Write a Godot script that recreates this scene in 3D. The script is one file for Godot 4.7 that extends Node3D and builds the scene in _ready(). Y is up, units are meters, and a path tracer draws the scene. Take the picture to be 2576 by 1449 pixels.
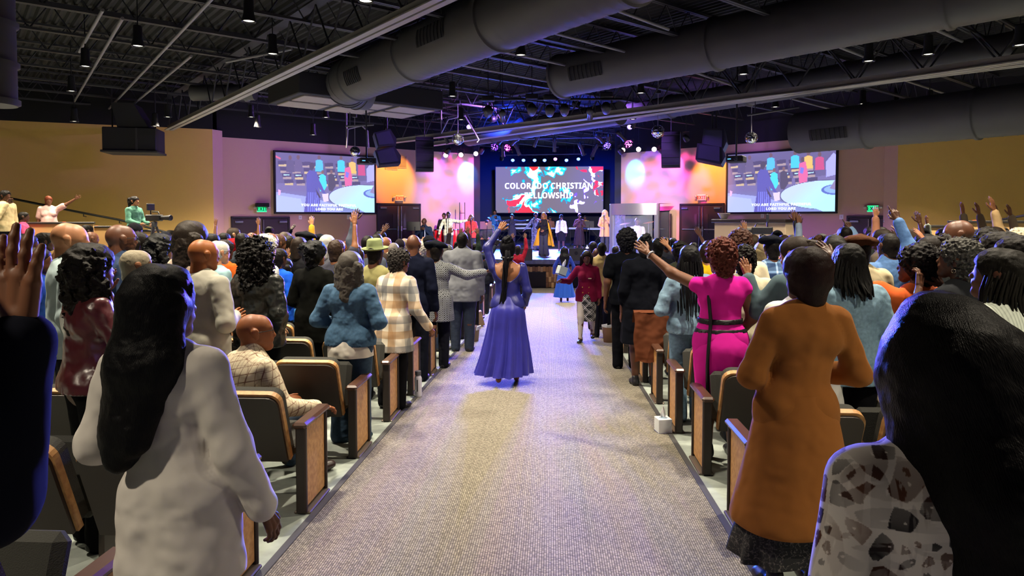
extends Node3D

const F := 1720.0
const EYE := Vector3(0, 1.6, 0)
const PITCH := -0.0387
const YAW := 0.0582
const MIDX := -0.2
const SLOPE := 0.032
var names := {}
var mats := {}
var T := {}
var cache := {}
var rng := RandomNumberGenerator.new()

class MB:
	var v := PackedVector3Array()
	var n := PackedVector3Array()
	var u := PackedVector2Array()
	var ix := PackedInt32Array()
	func tri(a: Vector3, b: Vector3, c: Vector3, nn: Vector3) -> void:
		var i := v.size()
		var flip := (b - a).cross(c - a).dot(nn) > 0.0
		v.append(a); v.append(b); v.append(c)
		for k in 3:
			n.append(nn); u.append(Vector2.ZERO)
		ix.append(i); ix.append(i + 2 if flip else i + 1); ix.append(i + 1 if flip else i + 2)
	func quad(a: Vector3, b: Vector3, c: Vector3, d: Vector3, nn: Vector3) -> void:
		var i := v.size()
		var flip := (b - a).cross(c - a).dot(nn) > 0.0
		v.append(a); v.append(b); v.append(c); v.append(d)
		u.append(Vector2(0, 0)); u.append(Vector2(1, 0)); u.append(Vector2(1, 1)); u.append(Vector2(0, 1))
		for k in 4:
			n.append(nn)
		if flip:
			ix.append_array([i, i + 2, i + 1, i, i + 3, i + 2])
		else:
			ix.append_array([i, i + 1, i + 2, i, i + 2, i + 3])
	func face(pts: Array, nn := Vector3.ZERO) -> void:
		if nn == Vector3.ZERO:
			nn = (pts[1] - pts[0]).cross(pts[2] - pts[0]).normalized()
		for k in range(1, pts.size() - 1):
			tri(pts[0], pts[k], pts[k + 1], nn)
	func box(c: Vector3, s: Vector3, xf := Transform3D(), ch := 0.0) -> MB:
		var h := s * 0.5
		var r: float = minf(ch, minf(h.x, minf(h.y, h.z)) * 0.9)
		var P := func(sx, sy, sz, ax) -> Vector3:
			var e := Vector3(sx * (h.x - (0.0 if ax == 0 else r)), sy * (h.y - (0.0 if ax == 1 else r)), sz * (h.z - (0.0 if ax == 2 else r)))
			return xf * (c + e)
		for ax in 3:
			for sg in [-1, 1]:
				var nn := Vector3.ZERO
				nn[ax] = sg
				var q := []
				for w in [[-1, -1], [1, -1], [1, 1], [-1, 1]]:
					var s3 := [0, 0, 0]
					s3[ax] = sg; s3[(ax + 1) % 3] = w[0]; s3[(ax + 2) % 3] = w[1]
					q.append(P.call(s3[0], s3[1], s3[2], ax))
				quad(q[0], q[1], q[2], q[3], xf.basis * nn)
		if r > 0.0:
			for ax in 3:
				var a1 := (ax + 1) % 3
				var a2 := (ax + 2) % 3
				for w in [[-1, -1], [1, -1], [1, 1], [-1, 1]]:
					var nn := Vector3.ZERO
					nn[a1] = w[0]; nn[a2] = w[1]
					var q := []
					for e in [[-1, a1], [1, a1], [1, a2], [-1, a2]]:
						var s3 := [0, 0, 0]
						s3[ax] = e[0]; s3[a1] = w[0]; s3[a2] = w[1]
						q.append(P.call(s3[0], s3[1], s3[2], e[1]))
					quad(q[0], q[1], q[2], q[3], xf.basis * nn.normalized())
			for sx in [-1, 1]:
				for sy in [-1, 1]:
					for sz in [-1, 1]:
						tri(P.call(sx, sy, sz, 0), P.call(sx, sy, sz, 1), P.call(sx, sy, sz, 2), xf.basis * Vector3(sx, sy, sz).normalized())
		return self
	func tube(path: Array, rad, seg := 8, caps := true) -> MB:
		var m := path.size()
		var up := Vector3.UP
		var prev_x := Vector3.ZERO
		var base := v.size()
		for i in m:
			var d: Vector3 = (path[mini(i + 1, m - 1)] - path[maxi(i - 1, 0)]).normalized()
			var x: Vector3
			if prev_x == Vector3.ZERO:
				x = d.cross(up if absf(d.y) < 0.9 else Vector3.RIGHT).normalized()
			else:
				x = (prev_x - d * prev_x.dot(d)).normalized()
			prev_x = x
			var y := d.cross(x)
			var r: float = rad[i] if rad is Array else rad
			for k in seg:
				var a := TAU * k / seg
				var nn := x * cos(a) + y * sin(a)
				v.append(path[i] + nn * r); n.append(nn); u.append(Vector2(float(k) / seg, float(i) / maxf(m - 1, 1)))
		for i in m - 1:
			for k in seg:
				var a := base + i * seg + k
				var b := base + i * seg + (k + 1) % seg
				ix.append_array([a, a + seg, b, b, a + seg, b + seg])
		if caps:
			for e in [0, m - 1]:
				var d: Vector3 = (path[1] - path[0]).normalized() * -1.0 if e == 0 else (path[m - 1] - path[m - 2]).normalized()
				for k in range(1, seg - 1):
					tri(v[base + e * seg], v[base + e * seg + k], v[base + e * seg + k + 1], d)
		return self
	# profile: array of Vector2(radius, y)
	func lathe(prof: Array, seg := 20, xf := Transform3D()) -> MB:
		var first := ix.size()
		var base := v.size()
		var m := prof.size()
		for i in m:
			var d: Vector2 = (prof[mini(i + 1, m - 1)] - prof[maxi(i - 1, 0)]).normalized()
			var n2 := Vector2(d.y, -d.x)
			for k in seg:
				var a := TAU * k / seg
				v.append(xf * Vector3(prof[i].x * cos(a), prof[i].y, prof[i].x * sin(a)))
				n.append((xf.basis * Vector3(n2.x * cos(a), n2.y, n2.x * sin(a))).normalized())
				u.append(Vector2(float(k) / seg, float(i) / (m - 1)))
		for i in m - 1:
			for k in seg:
				var a := base + i * seg + k
				var b := base + i * seg + (k + 1) % seg
				ix.append_array([a, b, a + seg, b, b + seg, a + seg])
		fixwind(first)
		return self
	func fixwind(first: int) -> void:
		for t in range(first, ix.size(), 3):
			var a := v[ix[t]]
			var c := (v[ix[t + 1]] - a).cross(v[ix[t + 2]] - a)
			if c.dot(n[ix[t]] + n[ix[t + 1]] + n[ix[t + 2]]) > 0.0:
				var q := ix[t + 1]
				ix[t + 1] = ix[t + 2]; ix[t + 2] = q
	# grid of points [rows][cols], smooth
	func sheet(g: Array, closed := false) -> MB:
		var first := ix.size()
		var base := v.size()
		var R := g.size()
		var C: int = g[0].size()
		for i in R:
			for j in C:
				var du: Vector3 = g[i][(j + 1) % C if closed else mini(j + 1, C - 1)] - g[i][(j - 1 + C) % C if closed else maxi(j - 1, 0)]
				var dv: Vector3 = g[mini(i + 1, R - 1)][j] - g[maxi(i - 1, 0)][j]
				v.append(g[i][j]); n.append(du.cross(dv).normalized()); u.append(Vector2(float(j) / maxf(C - 1, 1), float(i) / maxf(R - 1, 1)))
		for i in R - 1:
			for j in (C if closed else C - 1):
				var a := base + i * C + j
				var b := base + i * C + (j + 1) % C
				ix.append_array([a, b, a + C, b, b + C, a + C])
		fixwind(first)
		return self
	# polygon (Vector2 list in x,y) extruded by +-depth/2 along z
	func prism(poly: PackedVector2Array, depth: float, xf := Transform3D()) -> MB:
		var t := Geometry2D.triangulate_polygon(poly)
		for sg in [-1, 1]:
			var nn := xf.basis * Vector3(0, 0, sg)
			for k in range(0, t.size(), 3):
				tri(xf * Vector3(poly[t[k]].x, poly[t[k]].y, sg * depth / 2), xf * Vector3(poly[t[k + 1]].x, poly[t[k + 1]].y, sg * depth / 2), xf * Vector3(poly[t[k + 2]].x, poly[t[k + 2]].y, sg * depth / 2), nn)
		var area := 0.0
		for k in poly.size():
			area += poly[k].cross(poly[(k + 1) % poly.size()])
		for k in poly.size():
			var a := poly[k]
			var b := poly[(k + 1) % poly.size()]
			var e := (b - a).normalized()
			var nn := xf.basis * (Vector3(e.y, -e.x, 0) * signf(area))
			quad(xf * Vector3(a.x, a.y, -depth / 2), xf * Vector3(b.x, b.y, -depth / 2), xf * Vector3(b.x, b.y, depth / 2), xf * Vector3(a.x, a.y, depth / 2), nn)
		return self
	func add(arr: Array, xf := Transform3D()) -> MB:
		var base := v.size()
		var mirror := xf.basis.determinant() < 0.0
		var nb := xf.basis.inverse().transposed()
		for p in arr[0]:
			v.append(xf * p); u.append(Vector2.ZERO)
		for p in arr[1]:
			n.append((nb * p).normalized())
		var src: PackedInt32Array = arr[2]
		if mirror:
			for t in range(0, src.size(), 3):
				ix.append(base + src[t]); ix.append(base + src[t + 2]); ix.append(base + src[t + 1])
		else:
			for q in src:
				ix.append(base + q)
		return self
	func mesh() -> ArrayMesh:
		var a := []
		a.resize(Mesh.ARRAY_MAX)
		a[Mesh.ARRAY_VERTEX] = v; a[Mesh.ARRAY_NORMAL] = n; a[Mesh.ARRAY_TEX_UV] = u; a[Mesh.ARRAY_INDEX] = ix
		var m := ArrayMesh.new()
		m.add_surface_from_arrays(Mesh.PRIMITIVE_TRIANGLES, a)
		return m

func numbered(called: String) -> String:
	if names.has(called):
		names[called] += 1
		return "%s_%03d" % [called, names[called]]
	names[called] = 0
	return called

func obj(called: String, m, material: Material, parent: Node = self) -> MeshInstance3D:
	var o := MeshInstance3D.new()
	if m != null: o.mesh = m.mesh() if m is MB else m
	o.material_override = material
	if parent == self:
		o.name = numbered(called)
		add_child(o)
	else:
		o.name = called
		parent.add_child(o, true)
	return o

func tag(o: Node, label: String, category: String, group := "", kind := "") -> Node:
	if label: o.set_meta("label", label)
	if category: o.set_meta("category", category)
	if group: o.set_meta("group", group)
	if kind: o.set_meta("kind", kind)
	return o

func thing(called: String, label: String, category: String, at := Vector3.ZERO, turn := 0.0, group := "") -> Node3D:
	var o := Node3D.new()
	o.name = numbered(called)
	add_child(o)
	o.position = at
	o.rotation.y = turn
	tag(o, label, category, group)
	return o

func struct(called: String, m, material: Material, label := "") -> MeshInstance3D:
	var o := obj(called, m, material)
	o.set_meta("kind", "structure")
	if label: o.set_meta("label", label)
	return o

func dup(src: Node3D, label: String, group := "") -> Node3D:
	var r := src.duplicate()
	var base := str(src.name).rstrip("0123456789").trim_suffix("_")
	r.name = numbered(base)
	add_child(r)
	r.set_meta("label", label)
	if group: r.set_meta("group", group)
	return r

# world point seen at pixel (px, py) of the photograph, at forward depth t along the room
func at(px: float, py: float, t: float) -> Vector3:
	var d := Vector3((px - 1288.0) / F, (618.6 - py) / F, -1.0)
	d = Basis.from_euler(Vector3(PITCH, YAW, 0)) * d
	return EYE + d * (t / -d.z)

# world point seen at pixel, at height y
func aty(px: float, py: float, y: float) -> Vector3:
	var d := Vector3((px - 1288.0) / F, (618.6 - py) / F, -1.0)
	d = Basis.from_euler(Vector3(PITCH, YAW, 0)) * d
	return EYE + d * ((y - EYE.y) / d.y)

func fy(t: float) -> float:
	return -SLOPE * clampf(t, -4.0, 23.2)

func hx(s: String) -> Color:
	return Color(s)

func mat(c, rough := 0.8, metal := 0.0, extra := {}) -> StandardMaterial3D:
	var key := str(c) + "|" + str(rough) + "|" + str(metal) + "|" + str(extra)
	if mats.has(key):
		return mats[key]
	var m := StandardMaterial3D.new()
	m.albedo_color = Color(c) if c is String else c
	m.roughness = rough
	m.metallic = metal
	for k in extra:
		if k == "tri":
			m.uv1_triplanar = true
			m.uv1_scale = Vector3.ONE * extra[k]
		elif k == "tri3":
			m.uv1_triplanar = true
			m.uv1_scale = extra[k]
		elif k == "world":
			m.uv1_triplanar = true
			m.uv1_world_triplanar = true
			m.uv1_scale = Vector3.ONE * extra[k]
		elif k == "tex":
			m.albedo_texture = T[extra[k]]
		elif k == "bump":
			m.heightmap_enabled = true
			m.heightmap_texture = T[extra[k][0]]
			m.heightmap_scale = extra[k][1]
		elif k == "emit":
			m.emission_enabled = true
			m.emission = Color(extra[k][0])
			m.emission_energy_multiplier = extra[k][1]
		elif k == "sheen":
			m.rim_enabled = true
			m.rim = extra[k]
			m.rim_tint = 0.6
		elif k == "coat":
			m.clearcoat_enabled = true
			m.clearcoat = extra[k]
			m.clearcoat_roughness = 0.25
		elif k == "glass":
			m.transparency = BaseMaterial3D.TRANSPARENCY_ALPHA
			m.albedo_color.a = extra[k]
		elif k == "spec":
			m.metallic_specular = extra[k]
		elif k == "sss":
			m.subsurf_scatter_enabled = true
			m.subsurf_scatter_strength = extra[k]
	mats[key] = m
	return m

func noise_tex(key: String, freq: float, type := FastNoiseLite.TYPE_SIMPLEX_SMOOTH, oct := 3, size := 512, ramp: Gradient = null) -> void:
	var n := FastNoiseLite.new()
	n.noise_type = type
	n.frequency = freq
	n.seed = key.hash() % 10000
	n.fractal_octaves = oct
	var t := NoiseTexture2D.new()
	t.width = size
	t.height = size
	t.seamless = true
	t.noise = n
	if ramp: t.color_ramp = ramp
	T[key] = t

func image_tex(key: String, w: int, h: int, f: Callable) -> void:
	var im := Image.create(w, h, false, Image.FORMAT_RGB8)
	for y in h:
		for x in w:
			im.set_pixel(x, y, f.call(x, y))
	T[key] = ImageTexture.create_from_image(im)

func grad(stops: Array) -> Gradient:
	var g := Gradient.new()
	var o := PackedFloat32Array()
	var c := PackedColorArray()
	for s in stops:
		o.append(s[0]); c.append(Color(s[1]))
	g.offsets = o
	g.colors = c
	return g

func xf(pos: Vector3, rot := Vector3.ZERO, sc := Vector3.ONE) -> Transform3D:
	return Transform3D(Basis.from_euler(rot).scaled_local(sc), pos)

# frame whose y axis runs along d
func along(a: Vector3, d: Vector3, hint := Vector3.UP) -> Transform3D:
	var y := d.normalized()
	var h := hint if absf(y.dot(hint)) < 0.95 else Vector3.RIGHT
	var x := y.cross(h).normalized()
	return Transform3D(Basis(x, y, x.cross(y)), a)

# ---- surface nets of smoothly joined tapered capsules -------------------------------------------
# bone: [a, b, ra, rb, flat direction, flat factor (1 = round)]
func net(bones: Array, cell: float, k: float, cuts := [], noise: FastNoiseLite = null, amp := 0.0) -> Array:
	var lo := Vector3.ONE * 1e9
	var hi := -lo
	var mg: float = maxf(k * 0.7, 2.2 * cell) + amp
	for b in bones:
		var r: float = maxf(b[2], b[3]) + mg
		lo = lo.min(b[0] - Vector3.ONE * r).min(b[1] - Vector3.ONE * r)
		hi = hi.max(b[0] + Vector3.ONE * r).max(b[1] + Vector3.ONE * r)
	var nx := int((hi.x - lo.x) / cell) + 3
	var ny := int((hi.y - lo.y) / cell) + 3
	var nz := int((hi.z - lo.z) / cell) + 3
	var g := PackedFloat32Array()
	g.resize(nx * ny * nz)
	g.fill(1.0)
	var rmin := PackedInt32Array()
	var rmax := PackedInt32Array()
	rmin.resize(ny * nz); rmax.resize(ny * nz)
	rmin.fill(1 << 20); rmax.fill(-1)
	var q := 0.25 / k
	for b in bones:
		var a: Vector3 = b[0]
		var e: Vector3 = b[1]
		var ra: float = b[2]
		var dr: float = b[3] - b[2]
		var r: float = maxf(b[2], b[3]) + mg
		var fd := Vector3.ZERO
		var fs := 0.0
		if b.size() > 4:
			fd = b[4]
			fs = 1.0 / b[5] - 1.0
		var bl := (a.min(e) - Vector3.ONE * r - lo) / cell
		var bh := (a.max(e) + Vector3.ONE * r - lo) / cell
		var x0 := maxi(int(bl.x), 1)
		var x1 := mini(int(bh.x) + 1, nx - 2)
		var y0 := maxi(int(bl.y), 1)
		var y1 := mini(int(bh.y) + 1, ny - 2)
		var z0 := maxi(int(bl.z), 1)
		var z1 := mini(int(bh.z) + 1, nz - 2)
		var ab := e - a
		ab += fd * (ab.dot(fd) * fs)
		var inv := 1.0 / maxf(ab.length_squared(), 1e-9)
		for iz in range(z0, z1 + 1):
			var pz := lo.z + iz * cell - a.z
			for iy in range(y0, y1 + 1):
				var row := iz * ny + iy
				if x0 < rmin[row]: rmin[row] = x0
				if x1 > rmax[row]: rmax[row] = x1
				var i := row * nx + x0
				var p := Vector3(lo.x + x0 * cell - a.x, lo.y + iy * cell - a.y, pz)
				for ixx in range(x0, x1 + 1):
					var s := p + fd * (p.dot(fd) * fs)
					var t := clampf(s.dot(ab) * inv, 0.0, 1.0)
					var d := (s - ab * t).length() - ra - dr * t
					var o := g[i]
					var h := k - absf(d - o)
					if h > 0.0:
						g[i] = minf(d, o) - h * h * q
					elif d < o:
						g[i] = d
					i += 1
					p.x += cell
	if amp > 0.0 or cuts.size() > 0:
		for row in ny * nz:
			if rmax[row] < 0: continue
			var i := row * nx + rmin[row]
			var p := Vector3(lo.x + rmin[row] * cell, lo.y + (row % ny) * cell, lo.z + (row / ny) * cell)
			for ixx in range(rmin[row], rmax[row] + 1):
				var d := g[i]
				if d < 0.06:
					if amp > 0.0 and d > -0.06:
						d += noise.get_noise_3dv(p) * amp
					for c in cuts:
						if c.size() > 2: d = maxf(d, c[1] - ((p - c[0]) * c[2]).length())
						else: d = maxf(d, p.dot(c[0]) - c[1])
					g[i] = d
				i += 1
				p.x += cell
	var V := PackedVector3Array()
	var N := PackedVector3Array()
	var I := PackedInt32Array()
	var vid := PackedInt32Array()
	vid.resize(nx * ny * nz)
	var act := PackedInt32Array()
	var sy := nx
	var sz := nx * ny
	for iz in nz - 1:
		for iy in ny - 1:
			var row := iz * ny + iy
			var m0 := mini(mini(rmin[row], rmin[row + 1]), mini(rmin[row + ny], rmin[row + ny + 1]))
			var m1 := maxi(maxi(rmax[row], rmax[row + 1]), maxi(rmax[row + ny], rmax[row + ny + 1]))
			if m1 < 0: continue
			m0 = maxi(m0 - 1, 0)
			m1 = mini(m1 + 1, nx - 2)
			var i := row * nx + m0
			var l0 := g[i]; var l1 := g[i + sy]; var l2 := g[i + sz]; var l3 := g[i + sy + sz]
			for ixx in range(m0, m1 + 1):
				var r0 := g[i + 1]; var r1 := g[i + 1 + sy]; var r2 := g[i + 1 + sz]; var r3 := g[i + 1 + sy + sz]
				var mn := minf(minf(minf(l0, l1), minf(l2, l3)), minf(minf(r0, r1), minf(r2, r3)))
				if mn < 0.0:
					var mx := maxf(maxf(maxf(l0, l1), maxf(l2, l3)), maxf(maxf(r0, r1), maxf(r2, r3)))
					if mx >= 0.0:
						var s := Vector3.ZERO
						var c := 0
						if (l0 < 0.0) != (r0 < 0.0): s += Vector3(l0 / (l0 - r0), 0, 0); c += 1
						if (l1 < 0.0) != (r1 < 0.0): s += Vector3(l1 / (l1 - r1), 1, 0); c += 1
						if (l2 < 0.0) != (r2 < 0.0): s += Vector3(l2 / (l2 - r2), 0, 1); c += 1
						if (l3 < 0.0) != (r3 < 0.0): s += Vector3(l3 / (l3 - r3), 1, 1); c += 1
						if (l0 < 0.0) != (l1 < 0.0): s += Vector3(0, l0 / (l0 - l1), 0); c += 1
						if (r0 < 0.0) != (r1 < 0.0): s += Vector3(1, r0 / (r0 - r1), 0); c += 1
						if (l2 < 0.0) != (l3 < 0.0): s += Vector3(0, l2 / (l2 - l3), 1); c += 1
						if (r2 < 0.0) != (r3 < 0.0): s += Vector3(1, r2 / (r2 - r3), 1); c += 1
						if (l0 < 0.0) != (l2 < 0.0): s += Vector3(0, 0, l0 / (l0 - l2)); c += 1
						if (r0 < 0.0) != (r2 < 0.0): s += Vector3(1, 0, r0 / (r0 - r2)); c += 1
						if (l1 < 0.0) != (l3 < 0.0): s += Vector3(0, 1, l1 / (l1 - l3)); c += 1
						if (r1 < 0.0) != (r3 < 0.0): s += Vector3(1, 1, r1 / (r1 - r3)); c += 1
						vid[i] = V.size()
						act.append(i)
						V.append(lo + (Vector3(ixx, iy, iz) + s / c) * cell)
						N.append(Vector3(r0 + r1 + r2 + r3 - l0 - l1 - l2 - l3, l1 + l3 + r1 + r3 - l0 - l2 - r0 - r2, l2 + l3 + r2 + r3 - l0 - l1 - r0 - r1).normalized())
				l0 = r0; l1 = r1; l2 = r2; l3 = r3
				i += 1
	for i in act:
		var g0 := g[i] < 0.0
		if g0 != (g[i + 1] < 0.0):
			quadnet(I, vid[i], vid[i - sy], vid[i - sy - sz], vid[i - sz], g0)
		if g0 != (g[i + sy] < 0.0):
			quadnet(I, vid[i], vid[i - sz], vid[i - sz - 1], vid[i - 1], g0)
		if g0 != (g[i + sz] < 0.0):
			quadnet(I, vid[i], vid[i - 1], vid[i - 1 - sy], vid[i - sy], g0)
	return [V, N, I]

func quadnet(I: PackedInt32Array, a: int, b: int, c: int, d: int, inside: bool) -> void:
	if inside:
		I.append(a); I.append(c); I.append(b); I.append(a); I.append(d); I.append(c)
	else:
		I.append(a); I.append(b); I.append(c); I.append(a); I.append(c); I.append(d)

# ---- people ---------------------------------------------------------------------------------------
const ARM := {
	"down": [Vector3(0.05, -0.28, 0.03), Vector3(0.07, -0.52, -0.03)],
	"front": [Vector3(0.065, -0.27, 0.04), Vector3(-0.05, -0.36, -0.17)],
	"clap": [Vector3(0.08, -0.25, -0.03), Vector3(-0.10, -0.14, -0.24)],
	"up": [Vector3(0.06, 0.26, -0.05), Vector3(0.03, 0.51, -0.10)],
	"high": [Vector3(0.20, 0.17, -0.06), Vector3(0.34, 0.38, -0.12)],
	"ahead": [Vector3(0.05, 0.06, -0.26), Vector3(0.07, 0.25, -0.42)],
	"bent": [Vector3(0.12, -0.22, -0.10), Vector3(0.14, 0.03, -0.19)],
	"out": [Vector3(0.28, -0.04, -0.03), Vector3(0.53, 0.01, -0.08)],
	"mic": [Vector3(0.09, -0.25, -0.09), Vector3(-0.10, -0.05, -0.21)],
	"pockets": [Vector3(0.09, -0.27, 0.05), Vector3(0.03, -0.48, -0.02)],
	"lap": [Vector3(0.05, -0.26, -0.05), Vector3(-0.02, -0.34, -0.29)],
	"face": [Vector3(0.10, -0.24, -0.13), Vector3(-0.06, 0.03, -0.20)],
}
const MX := Vector3(-1, 1, 1)

func hand_net(pose: String, cell: float) -> Array:
	var key := "hand" + pose + str(cell)
	if cache.has(key): return cache[key]
	var Z := Vector3(0, 0, 1)
	var b := [[Vector3(0, -0.03, 0), Vector3(0, 0.02, 0), 0.025, 0.026, Z, 0.75],
		[Vector3(-0.012, 0.02, 0), Vector3(-0.027, 0.082, 0), 0.019, 0.016, Z, 0.8],
		[Vector3(0.0, 0.02, 0), Vector3(0.002, 0.086, 0), 0.019, 0.017, Z, 0.8],
		[Vector3(0.014, 0.02, 0), Vector3(0.027, 0.076, 0), 0.018, 0.015, Z, 0.8]]
	var bx := [-0.030, -0.010, 0.012, 0.032]
	var by := [0.086, 0.092, 0.088, 0.078]
	var ln := [0.070, 0.080, 0.073, 0.056]
	var sp := [-0.12, -0.03, 0.05, 0.15]
	for f in 4:
		var curl: float = {"open": 0.12, "relax": 0.5, "fist": 1.45, "hold": 0.95, "point": 1.5 if f > 0 else 0.04}[pose]
		if pose == "relax": curl += f * 0.06
		var p := Vector3(bx[f], by[f], 0.002)
		var ang := curl * 0.5
		var wid: float = sp[f] * (1.0 if pose == "open" else 0.4)
		for s in 3:
			var L: float = ln[f] * [0.46, 0.31, 0.25][s]
			var d := Vector3(sin(wid) * cos(ang), cos(wid) * cos(ang), -sin(ang))
			b.append([p, p + d * L, 0.0095 - s * 0.0009, 0.0088 - s * 0.001])
			p += d * L
			ang += curl * 0.85
	var th: Array = [Vector3(-0.016, 0.022, -0.004), Vector3(-0.048, 0.052, -0.014), Vector3(-0.066, 0.082, -0.020), Vector3(-0.074, 0.105, -0.024)]
	if pose in ["fist", "hold", "point"]:
		th = [Vector3(-0.016, 0.022, -0.004), Vector3(-0.042, 0.050, -0.022), Vector3(-0.034, 0.078, -0.042), Vector3(-0.014, 0.088, -0.050)]
	for s in 3:
		b.append([th[s], th[s + 1], 0.0135 - s * 0.0017, 0.012 - s * 0.0017])
	return net(b, cell, 0.006)

func head_net(kind: String, cell: float) -> Array:
	var key := "head" + kind + str(cell)
	if cache.has(key): return cache[key]
	var X := Vector3(1, 0, 0)
	var w := 0.79 if kind == "m" else 0.77
	var b := [
		[Vector3(0, 0.028, 0.020), Vector3(0, 0.026, -0.016), 0.094, 0.088, X, w],
		[Vector3(0, 0.0, -0.040), Vector3(0, -0.04, -0.048), 0.066, 0.056, X, 0.92],
		[Vector3(0, -0.045, -0.030), Vector3(0, -0.088, -0.062), 0.060, 0.034, X, 0.95],
		[Vector3(0, 0.008, -0.088), Vector3(0, -0.026, -0.110), 0.010, 0.014],
		[Vector3(-0.028, 0.030, -0.086), Vector3(0.028, 0.030, -0.086), 0.012, 0.012],
		[Vector3(-0.018, -0.054, -0.094), Vector3(0.018, -0.054, -0.094), 0.0085, 0.0085],
		[Vector3(0, -0.094, -0.080), Vector3(0, -0.090, -0.070), 0.020, 0.024],
		[Vector3(0.079, 0.012, 0.006), Vector3(0.074, -0.022, -0.002), 0.024, 0.016, X, 0.42],
		[Vector3(-0.079, 0.012, 0.006), Vector3(-0.074, -0.022, -0.002), 0.024, 0.016, X, 0.42],
		[Vector3(0, -0.03, 0.030), Vector3(0, -0.17, 0.045), 0.058 if kind == "m" else 0.050, 0.062 if kind == "m" else 0.052],
	]
	return net(b, cell, 0.016)

# joints of a figure 1.70 m tall that faces -z; o holds pose words and overrides
func rig(o: Dictionary) -> Dictionary:
	var j := {}
	var fat: float = o.get("fat", 1.0)
	var fem: bool = o.get("sex", "m") == "f"
	var lean: Vector3 = o.get("lean", Vector3.ZERO)        # shift of the shoulders against the hips
	var sit: bool = o.get("sit", false)
	var drop := 0.45 if sit else 0.0
	var hip := Vector3(0, o.get("hip_y", 0.93 - drop), 0)
	var sh: float = (0.165 if fem else 0.185) * lerpf(1.0, fat, 0.5)
	j.hip = hip
	j.chest = hip + Vector3(0, 0.34, 0) + lean * 0.75
	j.neck = hip + Vector3(0, 0.50, 0.01) + lean
	j.head = hip + Vector3(0, 0.655, -0.012) + lean * 1.25
	for s in 2:
		var sg := -1.0 if s == 0 else 1.0
		var shp := hip + Vector3(sg * sh, 0.440, 0.012) + lean
		var a = o.get("arms", ["down", "down"])[s]
		var pr: Array = ARM[a] if a is String else a
		j["sh%d" % s] = shp
		j["el%d" % s] = shp + pr[0] * Vector3(sg, 1, 1)
		j["wr%d" % s] = shp + pr[1] * Vector3(sg, 1, 1)
		if a is String and a in ["up", "high", "ahead"]:
			j["sh%d" % s] += Vector3(-sg * 0.012, 0.03, -0.01)
		var hp := hip + Vector3(sg * 0.088 * lerpf(1.0, fat, 0.6), -0.03, 0)
		j["hp%d" % s] = hp
		if sit:
			j["kn%d" % s] = Vector3(sg * 0.13, hip.y + 0.04, -0.44)
			j["an%d" % s] = Vector3(sg * 0.14, 0.085, -0.42)
		else:
			var st: float = o.get("stride", 0.0) * sg
			j["kn%d" % s] = Vector3(sg * 0.098, 0.49, -0.015 - st * 0.5 - absf(st) * 0.2)
			j["an%d" % s] = Vector3(sg * 0.10, 0.085 + maxf(-st, 0.0) * 0.3, 0.012 - st)
	for k in o.get("joints", {}):
		j[k] = o.joints[k]
	return j

func limb(b: Array, p: Vector3, q: Vector3, r: Vector3, ra: float, rb: float, rc: float, part := 1.0) -> void:
	b.append([p, q, ra, rb])
	if part >= 1.0:
		b.append([q, r, rb, rc])
	elif part > 0.0:
		b.append([q, q.lerp(r, part), rb, lerpf(rb, rc, part)])

func torso(j: Dictionary, fem: bool, fat: float, grow: float, bust := true) -> Array:
	var Z := Vector3(0, 0, 1)
	var f := fat
	var b := [
		[j.hip + Vector3(-0.055 * f, 0, 0.01), j.hip + Vector3(0.055 * f, 0, 0.01), 0.118 * f + grow, 0.118 * f + grow, Z, 0.86],
		[j.hip + Vector3(0, 0.03, 0), j.hip.lerp(j.chest, 0.62), 0.142 * f + grow, (0.118 if fem else 0.132) * f + grow, Z, 0.76 * lerpf(1.0, f, 0.3)],
		[j.hip.lerp(j.chest, 0.62), j.chest + (j.neck - j.chest) * 0.2, (0.118 if fem else 0.132) * f + grow, (0.138 if fem else 0.155) * lerpf(1.0, f, 0.7) + grow, Z, 0.72],
		[j.sh0.lerp(j.neck, 0.22) + Vector3(0, -0.022, 0), j.sh1.lerp(j.neck, 0.22) + Vector3(0, -0.022, 0), 0.050 + grow * 0.7, 0.050 + grow * 0.7],
		[j.neck + Vector3(-0.05, -0.035, 0.005), j.neck + Vector3(0.05, -0.035, 0.005), 0.052 + grow, 0.052 + grow],
		[j.chest + Vector3(-0.075, 0.03, 0.02), j.chest + Vector3(0.075, 0.03, 0.02), 0.092 * lerpf(1, f, 0.5) + grow, 0.092 * lerpf(1, f, 0.5) + grow, Z, 0.85],
	]
	if fem and bust:
		for s in [-1, 1]:
			b.append([j.chest + Vector3(s * 0.07, -0.015, -0.075), j.chest + Vector3(s * 0.075, -0.03, -0.09), 0.058 * f + grow, 0.056 * f + grow])
	if fat > 1.12:
		b.append([j.hip + Vector3(0, 0.12, -0.05), j.hip + Vector3(0, 0.15, -0.05), 0.125 * f + grow, 0.12 * f + grow])
	return b

func head_xf(o: Dictionary, j: Dictionary) -> Transform3D:
	var h: Array = o.get("head", [0, 0, 0])
	return Transform3D(Basis.from_euler(Vector3(h[1], h[0], h[2])), j.head)

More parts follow.
